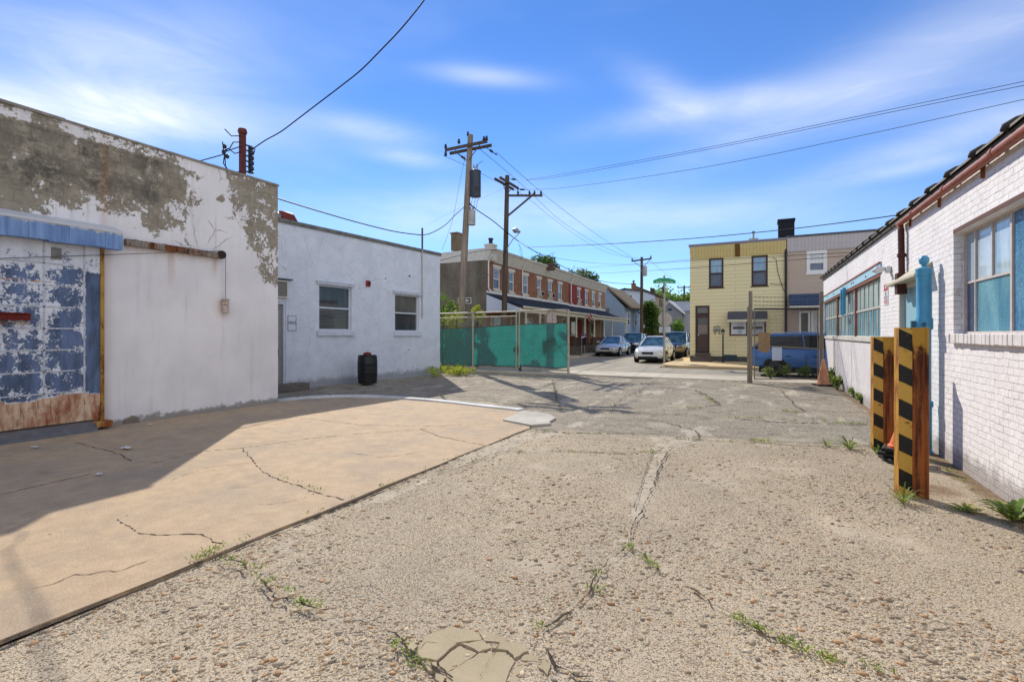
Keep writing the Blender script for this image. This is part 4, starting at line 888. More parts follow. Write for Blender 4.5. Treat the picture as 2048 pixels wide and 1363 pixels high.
MB().fbox(FR, -9.9, wf[1]+.28, ZR-.24, ZR-.001, .001, .004) if False else None
# blue bracket box on the band
r0 = FR.px(1684, 575, .12); r1 = FR.px(1670, 632, .12); bx = thing('blue_bracket', 'pair of upright light blue steel plates mounted across the far window band', 'bracket', tuple(FR(r0[0], r1[1], .0)))
MB().fbox(FR, r0[0], r0[0]+.05, r1[1], r0[1], .031, .105).build('plate', M_BLUEP, bx); MB().fbox(FR, r0[0]+.42, r0[0]+.47, r1[1]-.02, r0[1]-.02, .031, .105).build('plate', M_BLUEP, bx); MB().fbox(FR, r0[0]+.05, r0[0]+.42, r0[1]-.3, r0[1]-.12, .032, .06).build('back_plate', M_BLUEP, bx); MB().fbox(FR, r0[0]-.02, r0[0]+.5, r1[1]-.05, r1[1]-.021, .031, .12).build('foot', M_OFFWHITE, bx)
# panels below the band
pa1 = fa1+.15; mb = MB(); v1, v2 = FR.px(1706, 720)[0], FR.px(1670, 720)[0]; pz = FR.px(1690, 681)[1]
for (x0, x1) in ((fa0-.9, v1), (v1, v2), (v2, fa1+.1)): mb.fbox(FR, x0+.022, x1-.022, -.08, pz-.02, .001, .03)
mb.build('panel', M_PLAIN_PANEL, rb); MB().fbox(FR, fa0-.9, fa1+.1, -.08, pz, .0, .006).build('panel_joint', plain('joint_grey', S('#84817d'), .9), rb)
# door with metal hood
M_DFR = plain('door_frame_paint', S('#c9c3b6'), .6, var=.1); mb = MB(); ring(mb, FR, (wd[0], wd[1], -.03, wd[3]), .06, -.1, .02); mb.build('door_frame', M_DFR, rb)
dd = MB().fbox(FR, wd[0]+.06, wd[1]-.06, .03, wd[3]-.06, -.1, -.055).build('door', plain('pale_blue_door', S('#93bcc6'), .4, 0, .4, var=.05), rb); MB().fbox(FR, wd[0]+.1, wd[0]+.14, .95, 1.1, -.055, -.01).build('handle', M_GREYMET, dd)
mb = MB(); z = wd[3]; mb.hexa([FR(wd[0]-.06, z+.005, 0), FR(wd[1]+.06, z+.005, 0), FR(wd[1]+.06, z+.005, .2), FR(wd[0]-.06, z+.005, .2), FR(wd[0]-.06, z+.2, 0), FR(wd[1]+.06, z+.2, 0), FR(wd[1]+.06, z+.035, .2), FR(wd[0]-.06, z+.035, .2)]); mb.build('door_hood', plain('hood_khaki', S('#b5ab93'), .6, var=.15), rb)
# dusk light
la, lz = FR.px(1768, 538, .1); lt = thing('wall_light', 'white dusk light on a short arm at the corner of the blue lintel', 'wall lamp', tuple(FR(la, lz, 0)))
MB().fbox(FR, la-.08, la+.08, lz-.07, lz+.05, .002, .08).build('housing', M_WHITEP, lt, bevel=.02); mb = MB(); mb.tube([FR(la, lz+.01, .08), FR(la+.04, lz, .2), FR(la+.07, lz-.02, .27)], [.035, .075, .02], 10); mb.build('head', plain('lamp_lens', S('#d8dcdc'), .25, var=.03), lt, smooth=True, ang=40)
# warning sign
r = FR.rect(1769, 566, 1777, 611); r = (min(r[0], r[1]), max(r[0], r[1]), FR.px(1773, 610)[1], FR.px(1773, 567)[1]); sg = thing('warning_sign', 'narrow white sign with a red heading between the window band and the downspout', 'sign', tuple(FR(r[0], r[2], 0)))
MB().fbox(FR, *r, .002, .01).build('plate', plain('warn_white', S('#d7d3d1'), .5, var=.03), sg); M_WRED = plain('warn_red', S('#b8373f'), .5, var=.05); h = r[3]-r[2]
mb = MB(); mb.fbox(FR, r[0]+.02, r[1]-.02, r[3]-.33*h, r[3]-.03*h, .01, .013); mb.build('red_heading', M_WRED, sg); wc = (r[0]+r[1])/2
MB().fbox(FR, wc-.05, wc+.05, r[3]-.22*h, r[3]-.09*h, .013, .015).build('white_box', M_WHITEP, sg)
mb = MB(); mb.fbox(FR, wc-.025, wc+.025, r[3]-.55*h, r[3]-.39*h, .01, .013)
for k in range(4): mb.fbox(FR, r[0]+.04, r[1]-.04, r[3]-(.60+k*.032)*h, r[3]-(.588+k*.032)*h, .01, .012)
mb.build('dark_lines', M_INK, sg); mb = MB()
for k in range(3): mb.fbox(FR, r[0]+.03, r[1]-.03, r[3]-(.78+k*.07)*h, r[3]-(.745+k*.07)*h, .01, .012)
mb.build('red_lines', M_WRED, sg)
# the roof line drops slightly toward the camera end
for c_ in rb.children:
    if c_.name.split('.')[0] in ('wall', 'body', 'roof_edge', 'coping_tiles', 'tile_roll', 'gutter_pipe', 'pipe_bracket', 'downspout'):
        for v_ in c_.data.vertices:
            if v_.co.z > 3.3: v_.co.z += .0152*v_.co.y
# ================================================================ steel bollards
def bollard_mats():
    b = B('worn_yellow_paint', S('#c79b3e'), .55, 0, .35); o = b.obj(); n = b.noise(o, 5.0, 8, .7); n2 = b.noise(o, 30.0, 6, .7)
    e = b.math('ADD', n, b.math('MULTIPLY', b.math('SUBTRACT', n2, .5), .3)); f = b.step(e, .57, .65)
    b.set('Base Color', b.mix(f, b.mix(n2, S('#b98d37'), S('#d2a94f')), S('#6a3a16'))); b.bump(f, -.4, .003); ye = b.m
    b = B('rust_over_yellow', S('#6a3417'), .75, 0, .3); o = b.obj(); z = b.sep(o)[2]; n = b.noise(b.map(o, (1, 1, .5)), 7.0, 8, .7); st = b.noise(b.map(o, (1, 1, .05)), 22.0, 6, .7); n2 = b.noise(o, 40.0, 6, .7)
    r = b.mix(b.step(st, .36, .64), S('#43200f'), S('#a45a28')); r = b.mix(b.math('MULTIPLY', b.step(n, .45, .7), .6), r, S('#a9682f')); r = b.mix(b.math('MULTIPLY', b.step(n2, .6, .75), .6), r, S('#2d150b'))
    topf = b.step(b.math('ADD', z, b.math('MULTIPLY', b.math('SUBTRACT', n, .5), .9)), 1.38, 1.5); r = b.mix(topf, r, S('#bb8c36')); b.set('Base Color', r); b.bump(n2, .3, .004); b.bump(st, .2, .004); ru = b.m
    b = B('worn_black_paint', S('#1f201d'), .6, 0, .3); o = b.obj(); n = b.noise(o, 18.0, 8, .75); b.set('Base Color', b.mix(b.step(n, .56, .68), S('#20211e'), S('#5a4c32'))); bk = b.m
    b = B('orange_rust_yellow', S('#b9812c'), .65, 0, .3); o = b.obj(); n = b.noise(b.map(o, (1, 1, .35)), 9.0, 8, .72); b.set('Base Color', b.mix(b.step(n, .4, .62), S('#bb8a33'), S('#7d4517'))); b.bump(n, .3, .004); orr = b.m
    return ye, ru, bk, orr
MYEL, MRUSTY, MBLK, MORG = bollard_mats()
def make_bollard():
    pA, pB, pC, pD = [Vector((*G(u, v), 0)) for u, v in ((1788, 983), (1797, 990), (1824.5, 991), (1857, 997))]
    base = (pB+pC+pD)/3; base = Vector((base.x, base.y, 0))
    t = thing('steel_bollard', 'near rusty steel bollard with black and yellow stripes and a brown right face', 'bollard', tuple(base), group='striped steel bollards by the brick wall'); Z = 1.665
    back1, back2 = pD+Vector((.02, .06, 0)), pA+Vector((.09, .1, 0))
    P = [pA, pB, pC, pD, back1, back2]; mb = MB(); n = len(P)
    for i in range(n):
        p, q = P[i], P[(i+1) % n]; mb.cur = {0: 3, 1: 0, 2: 1}.get(i, 1)
        mb.quad(p-Vector((0, 0, .1)), q-Vector((0, 0, .1)), q+Vector((0, 0, Z)), p+Vector((0, 0, Z)))
    mb.cur = 1; mb.add([p+Vector((0, 0, Z)) for p in P], [tuple(range(n))])
    dn = (pD-pC).normalized(); nn = Vector((dn.y, -dn.x, 0)); nn = nn if nn.y < 0 else -nn
    mb.cur = 1; mb.hexa([pD-dn*.013-Vector((0, 0, .1)), pD+dn*.004-Vector((0, 0, .1)), pD+dn*.004+nn*.012-Vector((0, 0, .1)), pD-dn*.013+nn*.012-Vector((0, 0, .1)), pD-dn*.013+Vector((0, 0, Z+.001)), pD+dn*.004+Vector((0, 0, Z+.001)), pD+dn*.004+nn*.012+Vector((0, 0, Z+.001)), pD-dn*.013+nn*.012+Vector((0, 0, Z+.001))])
    mb.build('post', [MYEL, MRUSTY, MBLK, MORG], t, recalc=True)
    d = (pC-pB); nb = Vector((d.y, -d.x, 0)).normalized(); nb = nb if nb.y < 0 else -nb
    for k in range(5):
        zt = 1.655-k*.346; m = MB(); q = []
        for dz, s in ((0, .02), (-.062, .985), (-.228, .985), (-.168, .02)):
            q.append(pB+d*s+nb*.0015+Vector((0, 0, max(.0, zt+dz))))
        m.prism(q, nb*.0025); m.build('stripe', MBLK, t)
    return t
bol = make_bollard(); pf = G(1763, 900)
dup(bol, (pf[0]+.02, pf[1]-.02, -.10), None, 'farther orange rusted bollard with black and yellow stripes')

# ================================================================ blue post against the wall
bp = Vector((1.955, 8.52, 0)); post = thing('blue_post', 'tall light blue steel post with a ball on top against the white wall', 'post', tuple(bp))
mb = MB(); mb.lathe([(.1, 0), (.1, .03), (.078, .05), (.078, 1.66)], bp, 20); mb.build('shaft', M_BLUEP, post, smooth=True, ang=40)
mb = MB(); mb.lathe([(.07, 1.66), (.098, 1.665), (.098, 1.80), (.085, 1.83), (.085, 2.38), (.094, 2.39), (.094, 2.48), (.05, 2.5), (.03, 2.51)], bp, 20); mb.build('upper_tube', M_BLUEP, post, smooth=True, ang=35)
mb = MB(); mb.lathe([(.028, 2.505), (.026, 2.53), (.048, 2.55), (.06, 2.585), (.056, 2.625), (.035, 2.655), (.0, 2.662)], bp, 16); mb.build('ball', M_BLUEP, post, smooth=True)
mb = MB(); mb.lathe([(.0, -.02), (.03, -.02), (.03, .0), (.014, .004), (.014, .03), (0, .03)], bp+Vector((-.03, -.105, 1.73)), 8, 'y'); mb.box(bp.x-.14, bp.x-.09, bp.y-.03, bp.y+.03, 1.69, 1.78); mb.build('latch', plain('dark_blue_latch', S('#2d5a72'), .5), post)
mb = MB(); mb.lathe([(.085, .02), (.085, .62), (.1, .63), (.1, .70), (.08, .71)], bp, 16); mb.build('lower_sleeve', M_BLUEP, post, smooth=True, ang=35)

# ================================================================ cones, barrel, small things
def cone_mat(name, c, fade):
    b = B(name, c, .55, 0, .4); o = b.obj(); b.set('Base Color', b.mix(b.step(b.noise(b.map(o, (1, 1, .5)), 6.0, 6, .7), .35, .7), c, fade)); return b.m
M_CONE = cone_mat('faded_orange', S('#c27a4c'), S('#d9a687')); M_CONE2 = cone_mat('bright_orange', S('#e0622f'), S('#d98a5e')); M_RUBBER = plain('black_rubber', S('#232323'), .8, var=.25, scale=14)
def cone(loc, h, r, mat, label, bases=1):
    t = thing('traffic_cone', label, 'traffic cone', loc); x, y, z = loc
    for k in range(bases):
        s = r*1.25; m = MB(); rot = Matrix.Rotation(.3+k*.45, 4, 'Z'); m.box(-s, s, -s, s, 0, .045); zz = z+.005+k*.062
        m.v = [tuple(Vector(loc)+rot @ Vector(p)+Vector((0, 0, zz-z+.02*random.random()*(p[0] > 0)*(bases > 1)))) for p in m.v]; m.build('base', M_RUBBER, t, bevel=.012)
    zz = z+.05+(bases-1)*.062; m = MB(); m.lathe([(r, zz), (r*.98, zz+.03), (r*.86, zz+.04), (r*.2, zz+h-.03), (r*.16, zz+h), (r*.1, zz+h)], (x, y, 0), 20); m.build('body', mat, t, smooth=True, ang=40)
    return t
q = G(1647, 771); cone((q[0], q[1], 0), .78, .2, M_CONE, 'tall faded orange traffic cone at the foot of the gate post')
q = G(1808, 929); cone((q[0], q[1]+.14, .005), .36, .14, M_CONE2, 'orange cone on stacked black rubber bases behind the near bollard', 3)
q = G(735, 766); bq = Vector((q[0], q[1], 0)); bar = thing('plastic_barrel', 'black plastic drum standing against the pale blue white office wall', 'barrel', tuple(bq))
mb = MB(); mb.lathe([(.0, .0), (.27, .0), (.295, .03), (.3, .12), (.315, .3), (.3, .315), (.315, .33), (.318, .6), (.303, .615), (.318, .63), (.305, .84), (.29, .9), (.295, .915), (.275, .92), (.27, .895), (0, .89)], bq, 28); mb.build('body', M_BLACKP, bar, smooth=True, ang=35)
mb = MB(); mb.lathe([(.02, .9), (.05, .9), (.05, .925), (.02, .93)], bq+Vector((.12, -.1, 0)), 12); mb.build('bung', M_BLACKP, bar)
rb_ = thing('red_box', 'small red box resting on top of the black barrel', 'box', tuple(bq+Vector((-.02, 0, .9)))); m = MB(); c = bq+Vector((-.03, .02, .9)); m.box(c.x-.08, c.x+.08, c.y-.1, c.y+.1, c.z+.02, c.z+.1); m.build('body', plain('dull_red', S('#7c2a22'), .6, var=.2, scale=20), rb_, bevel=.01); MB().box(c.x-.03, c.x+.03, c.y-.04, c.y+.04, c.z+.1, c.z+.12).build('cap', plain('dull_red_cap', S('#9a3a2e'), .5), rb_)
M_PAPER = plain('white_paper', S('#c9c9c6'), .8, var=.1, scale=30)
for (u, v, s, lab) in ((252, 895, .085, 'crumpled scrap of white paper on the shaded slab'), (70, 893, .05, 'flat grey paper scrap near the left edge of the slab'), (300, 848, .05, 'thin white paper strip close to the warehouse wall'), (197, 947, .04, 'tiny pale paper scrap further out on the shaded slab')):
    x, y = G(u, v, .03); m = MB(); n = 5; V = []
    for j in range(n):
        for i in range(n): V.append((x+(i/(n-1)-.5)*2*s*(1+.2*random.random()), y+(j/(n-1)-.5)*s*(1+.3*random.random()), .032+.012*random.random()*s/.08))
    m.add(V, [(j*n+i, j*n+i+1, (j+1)*n+i+1, (j+1)*n+i) for j in range(n-1) for i in range(n-1)]); top(m, 'paper_scrap', M_PAPER, (x, y, .03), lab, 'litter')

# ================================================================ chain-link fence and rolling gate with a green screen
YF = 19.5; FF = Face((0, YF), (1, 0), (0, -1)); M_FPOST = plain('cream_fence_pipe', S('#a99f8c'), .6, .1, .4, var=.18, scale=7); M_LINK = plain('chain_wire', S('#aba493'), .6, .0, .4, var=0)
xa0 = FF.px(868, 628)[0]; xm = FF.px(1037, 622)[0]; xr = FF.px(1137, 617)[0]; x2 = FF.px(946, 626)[0]; zt = 2.56
fe = thing('chain_link_fence', 'chain link fence of cream pipes running from the office corner', 'fence', (xa0, YF, 0))
for x in (xa0, x2, xm-.1):
    m = MB(); m.tube([FF(x, -.05), FF(x, zt)], .036, 10); m.build('post', M_FPOST, fe)
m = MB(); m.tube([FF(xa0, zt), FF(xm-.1, zt+.02)], .034, 8); m.build('rail', M_FPOST, fe); m = MB(); m.tube([FF(xa0, 2.36), FF(xm-.1, 2.38)], .022, 8); m.build('rail', M_FPOST, fe); m = MB(); m.tube([FF(xa0, .1), FF(xm-.1, .1)], .02, 8); m.build('rail', M_FPOST, fe)
m = MB(); chain_link(m, FF, xa0, xm-.1, .08, 2.36, .072, .0036, .0); m.build('wire_mesh', M_LINK, fe)
ga = thing('rolling_gate', 'chain link gate leaf with cream frame half open beside the street', 'gate', (xm, YF, 0))
for x, r in ((xm+.05, .034), (xr, .05)):
    m = MB(); m.tube([FF(x, .02, .02), FF(x, zt+.06, .02)], r, 10); m.build('stile', M_FPOST, ga)
for z in (zt+.04, .1):
    m = MB(); m.tube([FF(xm+.05, z, .02), FF(xr, z, .02)], .032, 8); m.build('rail', M_FPOST, ga)
m = MB(); chain_link(m, FF, xm+.08, xr-.04, .1, zt+.02, .072, .0036, .02); m.build('wire_mesh', M_LINK, ga)
m = MB(); m.lathe([(.03, -.03), (.085, -.03), (.085, .03), (.03, .03)], FF(xm+.1, .085, .02), 14, 'x'); m.tube([FF(xm+.1, .09, .02), FF(xm+.1, .3, .02)], .02, 8); m.build('caster', M_BLACK, ga)
# the screen cloth
b = B('green_mesh_cloth', S('#0f6a62'), .8, 0, .15); o = b.obj(); wv = b.noise(b.map(o, (1, 1, 2.5)), 2.5, 4, .6); col = b.mix(wv, S('#075f59'), S('#118a80')); b.set('Base Color', col)
tr = b.add('ShaderNodeBsdfTranslucent', None, Color=b.mix(wv, S('#0c8078'), S('#1f9d92'))); m1_ = b.add('ShaderNodeMixShader'); m1_.inputs[0].default_value = .5; b.L.new(b.bsdf.outputs[0], m1_.inputs[1]); b.L.new(tr.outputs[0], m1_.inputs[2])
tp = b.add('ShaderNodeBsdfTransparent'); m2_ = b.add('ShaderNodeMixShader'); m2_.inputs[0].default_value = .07; b.L.new(m1_.outputs[0], m2_.inputs[1]); b.L.new(tp.outputs[0], m2_.inputs[2]); b.L.new(m2_.outputs[0], b.out.inputs['Surface']); M_SCREEN = b.m
tl, tr_, brr, bll = FF.px(868, 657, -.03), FF.px(1134, 646, -.03), FF.px(1135, 735, -.03), FF.px(868, 728, -.03); NX, NZ = 70, 16; m = MB()
for j in range(NZ+1):
    for i in range(NX+1):
        s, t = i/NX, j/NZ; xb = bll[0]+(brr[0]-bll[0])*s; xt = tl[0]+(tr_[0]-tl[0])*s; zb = bll[1]+(brr[1]-bll[1])*s+.02*math.sin(s*19)+.012*math.sin(s*47); z1 = tl[1]+(tr_[1]-tl[1])*s-.03*math.sin(s*PI*2)+.008*math.sin(s*60)
        m.v.append(tuple(FF(xb+(xt-xb)*t, zb+(z1-zb)*t, -.045+.018*math.sin(s*30+t*4)+.012*math.sin(s*71-t*7))))
for j in range(NZ):
    for i in range(NX): k = j*(NX+1)+i; m.f.append([k, k+1, k+NX+2, k+NX+1]); m.mi.append(0)
sc = thing('privacy_screen', 'green mesh privacy cloth with black hems tied along the chain link fence', 'screen', tuple(FF(bll[0], .2, -.05))); edge = [m.v[i] for i in range(NX+1)], [m.v[NZ*(NX+1)+i] for i in range(NX+1)], [m.v[j*(NX+1)+NX] for j in range(NZ+1)], [m.v[j*(NX+1)+5] for j in range(NZ+1)]
m.build('cloth', M_SCREEN, sc, smooth=True, recalc=False); m = MB(); [m.tube(e, .017, 5) for e in edge]; m.build('hem', plain('black_hem', S('#14191a'), .8), sc)
for (u0, v0, u1, v1, lab) in ((1084, 678, 1100, 703, 'larger dark square plate showing through the green screen'), (1100, 674, 1111, 690, 'smaller dark plate beside the larger one behind the green screen')):
    r = FF.rect(u0, v0, u1, v1, -.12); mm = MB(); mm.fbox(FF, r[0], r[1], r[2], r[3], -.125, -.115); top(mm, 'metal_plate', M_GREYMET, tuple(FF(r[0], r[2], -.12)), lab, 'plate')
mm = MB(); a, z = FF.px(1032, 696, -.12); mm.prism([FF(a, z-.22, -.12), FF(a+.2, z, -.12), FF(a, z+.22, -.12), FF(a-.2, z, -.12)], (0, .01, 0)); top(mm, 'diamond_plate', M_GREYMET, tuple(FF(a, z-.22, -.12)), 'dark diamond shaped plate beside the gate stile behind the screen', 'plate')

# ================================================================ gate on the right
q0, q1 = G(1501, 766), (1.76, 19.35); dg = Vector((q1[0]-q0[0], q1[1]-q0[1], 0)); Lg = dg.length; dg.normalize(); FG = Face(q0, dg, (dg.y, -dg.x)); ZG = 3.0
M_GPOST = rusty('weathered_gate_post', S('#8b7f6c'), .36, r0='#4a3524', r1='#7d6248'); M_GW = plain('dark_chain_wire', S('#2f2b26'), .7, .0, .3, var=0)
rg = thing('swing_gate', 'tall rusty chain link gate leaf topped with barbed wire at the yard entrance', 'gate', (*q0, 0))
for a, r, z0, z1 in ((0, .06, -.05, ZG), (-.075, .035, -.05, ZG-.5), (Lg, .062, -.05, ZG), (.13, .02, .12, 2.43), (Lg-.13, .02, .12, 2.43)):
    m = MB(); m.tube([FG(a, z0), FG(a, z1)], r, 10); m.build('post' if r > .03 else 'stile', M_GPOST, rg, smooth=True, ang=50)
z_mid0, z_mid1 = FG.px(1506, 691)[1], FG.px(1636, 697)[1]
for (z0, z1, r) in ((2.43, 2.43, .024), (z_mid0, z_mid1, .022), (.14, .12, .012)):
    m = MB(); m.tube([FG(.13, z0), FG(Lg-.13, z1)], r, 8); m.build('rail', M_GPOST if z0 < 2 else M_BLACK, rg)
m = MB(); chain_link(m, FG, .13, Lg-.13, .1, 2.45, .042, .0046, 0); m.build('wire_mesh', M_GW, rg)
for k in range(3):
    z = 2.54+k*.14; pts = sag(FG(.05, z), FG(Lg-.05, z+.02), .015+.015*(k % 2), 18); m = MB(); m.tube(pts, .005, 4)
    for p in pts[1:-1]: m.beam(p-Vector((.02, .0, .025)), p+Vector((.02, .0, .025)), .005, .005); m.beam(p-Vector((-.02, .01, .025)), p+Vector((-.02, .01, .025)), .005, .005)
    m.build('barbed_wire', M_GW, rg)
for a in (.0, Lg):
    for k in range(4): m = MB(); m.lathe([(.062, 0), (.066, .005), (.066, .04), (.062, .045)], FG(a, .5+k*.62), 10); m.build('hinge_band', M_GPOST, rg)
r = FG.rect(1516, 664, 1540, 702, .03); b = B('old_cardboard', S('#9a7f5f'), .9, 0, .1); o = b.obj(); b.set('Base Color', b.mix(b.noise(o, 6.0, 6, .7), S('#7d664c'), S('#b0926e'))); b.bump(b.noise(b.map(o, (40, 40, 1)), 2.0, 2), .3, .004)
mm = MB(); N_ = 8
for j in range(N_+1):
    for i in range(N_+1): s, t = i/N_, j/N_; mm.v.append(tuple(FG(r[0]+(r[1]-r[0])*s, r[2]+(r[3]-r[2])*t-.06*s*(1-t)*math.sin(s*3), .03+.015*math.sin(s*5+t*3))))
for j in range(N_):
    for i in range(N_): k = j*(N_+1)+i; mm.f.append([k, k+1, k+N_+2, k+N_+1]); mm.mi.append(0)
top(mm, 'cardboard_sheet', b.m, tuple(FG(r[0], r[2], .03)), 'sheet of brown cardboard hung on the gate wire', 'cardboard', smooth=True)
r = FG.rect(1544, 694, 1563.5, 720.5, .03); mm = MB(); mm.fbox(FG, r[0], r[1], r[2], r[3], .028, .034); top(mm, 'blank_sign', plain('blank_sign_back', S('#b9c4d6'), .35, .2, .5, var=.04), tuple(FG(r[0], r[2], .03)), 'blank pale blue white sign plate hanging on the gate', 'sign')

# ================================================================ utility poles
def wood(name, c0, c1):
    b = B(name, c0, .85, 0, .2); o = b.obj(); n = b.noise(b.map(o, (1, 1, .04)), 16.0, 6, .65); b.set('Base Color', b.mix(b.step(n, .3, .72), c0, c1)); b.bump(n, .5, .012); return b.m
M_POLE = wood('weathered_pole_wood', S('#6e6256'), S('#9a8c7c')); M_POLE2 = wood('dark_pole_wood', S('#40362d'), S('#6a5a4b')); M_ARM = wood('crossarm_wood', S('#3c362f'), S('#6a5f52'))
def insul(parent, p, s=1.0, name='insulator'):
    m = MB(); m.lathe([(.015*s, -.09*s), (.04*s, -.08*s), (.06*s, -.03*s), (.045*s, .0), (.05*s, .03*s), (.03*s, .06*s), (.04*s, .08*s), (.0, .1*s)], p, 8); return m.build(name, M_INS, parent, smooth=True, ang=40)
DA = 25.16
pa_ = thing('utility_pole', 'leaning grey utility pole with a double crossarm and two transformers', 'utility pole', tuple(PD(917, 735, DA)*1.0-Vector((0, 0, PD(917, 735, DA).z))))
pts = [PD(917+(941-917)*(735-v)/(735-270), v, DA) for v in (735, 620, 500, 380, 270)]; pts[0].z = -.05; m = MB(); m.tube(pts, [.19, .18, .165, .15, .135], 14); m.build('shaft', M_POLE, pa_, smooth=True, ang=50)
ca_ = PD(939, 294, DA); XV = Vector((1, 0, 0)); YV = Vector((0, 1, 0)); ZV = Vector((0, 0, 1))
m = MB(); m.beam(ca_-XV*1.32-YV*.2+ZV*.0, ca_+XV*1.12-YV*.2+ZV*.02, .1, .13); m.build('crossarm', M_ARM, pa_); m = MB(); m.beam(ca_-XV*1.3+YV*.2-ZV*.05, ca_+XV*1.15+YV*.2-ZV*.04, .1, .13); m.build('crossarm', M_ARM, pa_)
for s in (-1, 1): m = MB(); m.beam(ca_+XV*s*.75-YV*.22-ZV*.05, ca_+XV*s*.1-YV*.22-ZV*.75, .03, .03); m.build('brace', M_ARM, pa_)
for dx, dz in ((-1.3, .18), (-.5, .3), (.95, .17), (1.1, .17), (-1.3, -.2)): insul(pa_, ca_+XV*dx-YV*.2+ZV*dz, 1.4)
insul(pa_, PD(936, 268, DA), 1.3)
for p0, p1 in (((-.9, .2, -.1), (-.3, .55, -.55)), ((.85, .2, -.1), (1.3, .5, -.45))):
    m = MB(); a, b_ = ca_+Vector(p0), ca_+Vector(p1); m.tube([a, a.lerp(b_, .3), a.lerp(b_, .35), a.lerp(b_, .6), a.lerp(b_, .65), b_], [.015, .02, .06, .06, .02, .04], 8); m.build('strain_insulator', M_INS, pa_)
M_TRAN = plain('dark_transformer', S('#3a3f47'), .45, .3, .4, var=.2, scale=4); M_TRAN2 = plain('pale_transformer', S('#a3a099'), .5, .2, .4, var=.2, scale=4)
def transformer(c, r, h, mat):
    m = MB(); m.lathe([(r*.55, -h/2-.02), (r, -h/2), (r, -h*.2), (r*1.03, -h*.19), (r*1.03, -h*.17), (r, -h*.16), (r, h*.42), (r*1.05, h*.43), (r*1.05, h*.47), (r*.8, h*.5), (.0, h*.52)], c, 20); o_ = m.build('transformer', mat, pa_, smooth=True, ang=40)
    for dx in (-.35, .35): mm = MB(); mm.lathe([(.03, h*.48), (.05, h*.5), (.03, h*.56), (.05, h*.6), (.03, h*.66), (.045, h*.7), (.0, h*.75)], c+XV*dx*r, 8); mm.build('bushing', M_GALV, o_)
    mm = MB(); mm.box(c.x-r-.16, c.x-r*.6, c.y-.06, c.y+.06, c.z+h*.2, c.z+h*.3).box(c.x-r-.16, c.x-r*.6, c.y-.06, c.y+.06, c.z-h*.3, c.z-h*.2); mm.build('bracket', M_GALV, o_)
transformer(PD(951, 367, DA-.1), .27, 1.32, M_TRAN); transformer(PD(943.5, 435, DA-.1), .185, .74, M_TRAN2)
m = MB()
for u0, v0, u1, v1 in ((958, 392, 952, 418), (951, 396, 947, 420), (946, 395, 941, 414), (950, 336, 966, 322)): m.tube(sag(PD(u0, v0, DA-.2), PD(u1, v1, DA-.2), -.05, 5), .012, 4)
m.tube([PD(935, 395, DA), PD(938, 406, DA), PD(944, 412, DA), PD(950, 416, DA)], .035, 6); m.build('drop_leads', M_BLACK, pa_)
# ONE WAY sign on the pole
sgd = DA-.45; F1 = Face(PD(913, 735, sgd), (CA, SA), (SA, -CA)); r = F1.rect(912.5, 592.5, 940, 605); ow = thing('one_way_sign', 'black and white ONE WAY arrow sign behind the leaning pole', 'sign', tuple(F1((r[0]+r[1])/2, r[2], -.75)))
MB().fbox(F1, *r, -.78, -.77).build('plate', plain('sign_black', S('#1b1c1d'), .5, var=.05), ow); ring(MB(), F1, r, .035, -.77, -.766).build('border', M_WHITEP, ow)
a0, a1, b0, b1 = r; h = b1-b0; mm = MB(); sh = [(a0+.07, b0+h*.3), (a1-.32, b0+h*.3), (a1-.32, b0+h*.13), (a1-.07, b0+h*.5), (a1-.32, b0+h*.87), (a1-.32, b0+h*.7), (a0+.07, b0+h*.7)]; mm.prism([F1(a, b_, -.77) for a, b_ in sh], F1.n*.005); mm.build('arrow', M_WHITEP, ow); text_on(F1, (a0+a1)/2-.08, (b0+b1)/2, -.764, 'ONE WAY', h*.3, M_INK, ow)
# second pole at the corner
DB = 28.6; pb_ = thing('utility_pole', 'darker utility pole at the corner with a braced side arm and a street lamp', 'utility pole', (-13.2, 25.4, .1))
pts = [PD(1007, 728, DB), PD(1009, 600, DB), PD(1012, 470, DB), PD(1014.5, 351, DB)]; pts[0].z = .05; m = MB(); m.tube(pts, [.165, .155, .14, .12], 12); m.build('shaft', M_POLE2, pb_, smooth=True, ang=50)
tb = PD(1014, 367, DB)
for dx, dz in ((-.16, -.02), (.16, -.0)): m = MB(); m.beam(tb+XV*dx-YV*1.15+ZV*dz, tb+XV*dx+YV*1.15+ZV*dz, .1, .12); m.build('crossarm', M_ARM, pb_)
for s in (-1, 1): m = MB(); m.beam(tb+YV*s*.6-ZV*.06, tb+YV*s*.05-ZV*.6, .03, .03); m.build('brace', M_ARM, pb_)
for (u0, v0, u1, v1) in ((1019, 358, 1034, 359), (1034, 379, 1052, 379)): m = MB(); a, b_ = PD(u0, v0, DB-.3), PD(u1, v1, DB-.3); m.tube([a, a.lerp(b_, .3), a.lerp(b_, .35), a.lerp(b_, .8), a.lerp(b_, .85), b_], [.015, .02, .05, .05, .02, .015], 6); m.build('strain_insulator', M_INS, pb_)
s0, s1 = PD(1015, 391, DB), PD(1085, 391, DB-.4); m = MB(); m.beam(s0, s1, .1, .11); m.build('side_arm', M_ARM, pb_); m = MB(); m.beam(PD(1014, 433, DB), PD(1070, 386, DB-.3), .09, .09); m.build('arm_brace', M_ARM, pb_)
for u in (1036, 1059, 1069, 1082): insul(pb_, PD(u, 385, DB-.3), 1.2)
m = MB(); m.tube([PD(u, v, DB-.25) for u, v in ((1013, 501), (1018, 490), (1026, 478), (1036, 469), (1040, 464), (1038, 462))], .028, 8); la_ = m.build('lamp_arm', M_GALV, pb_, smooth=True)
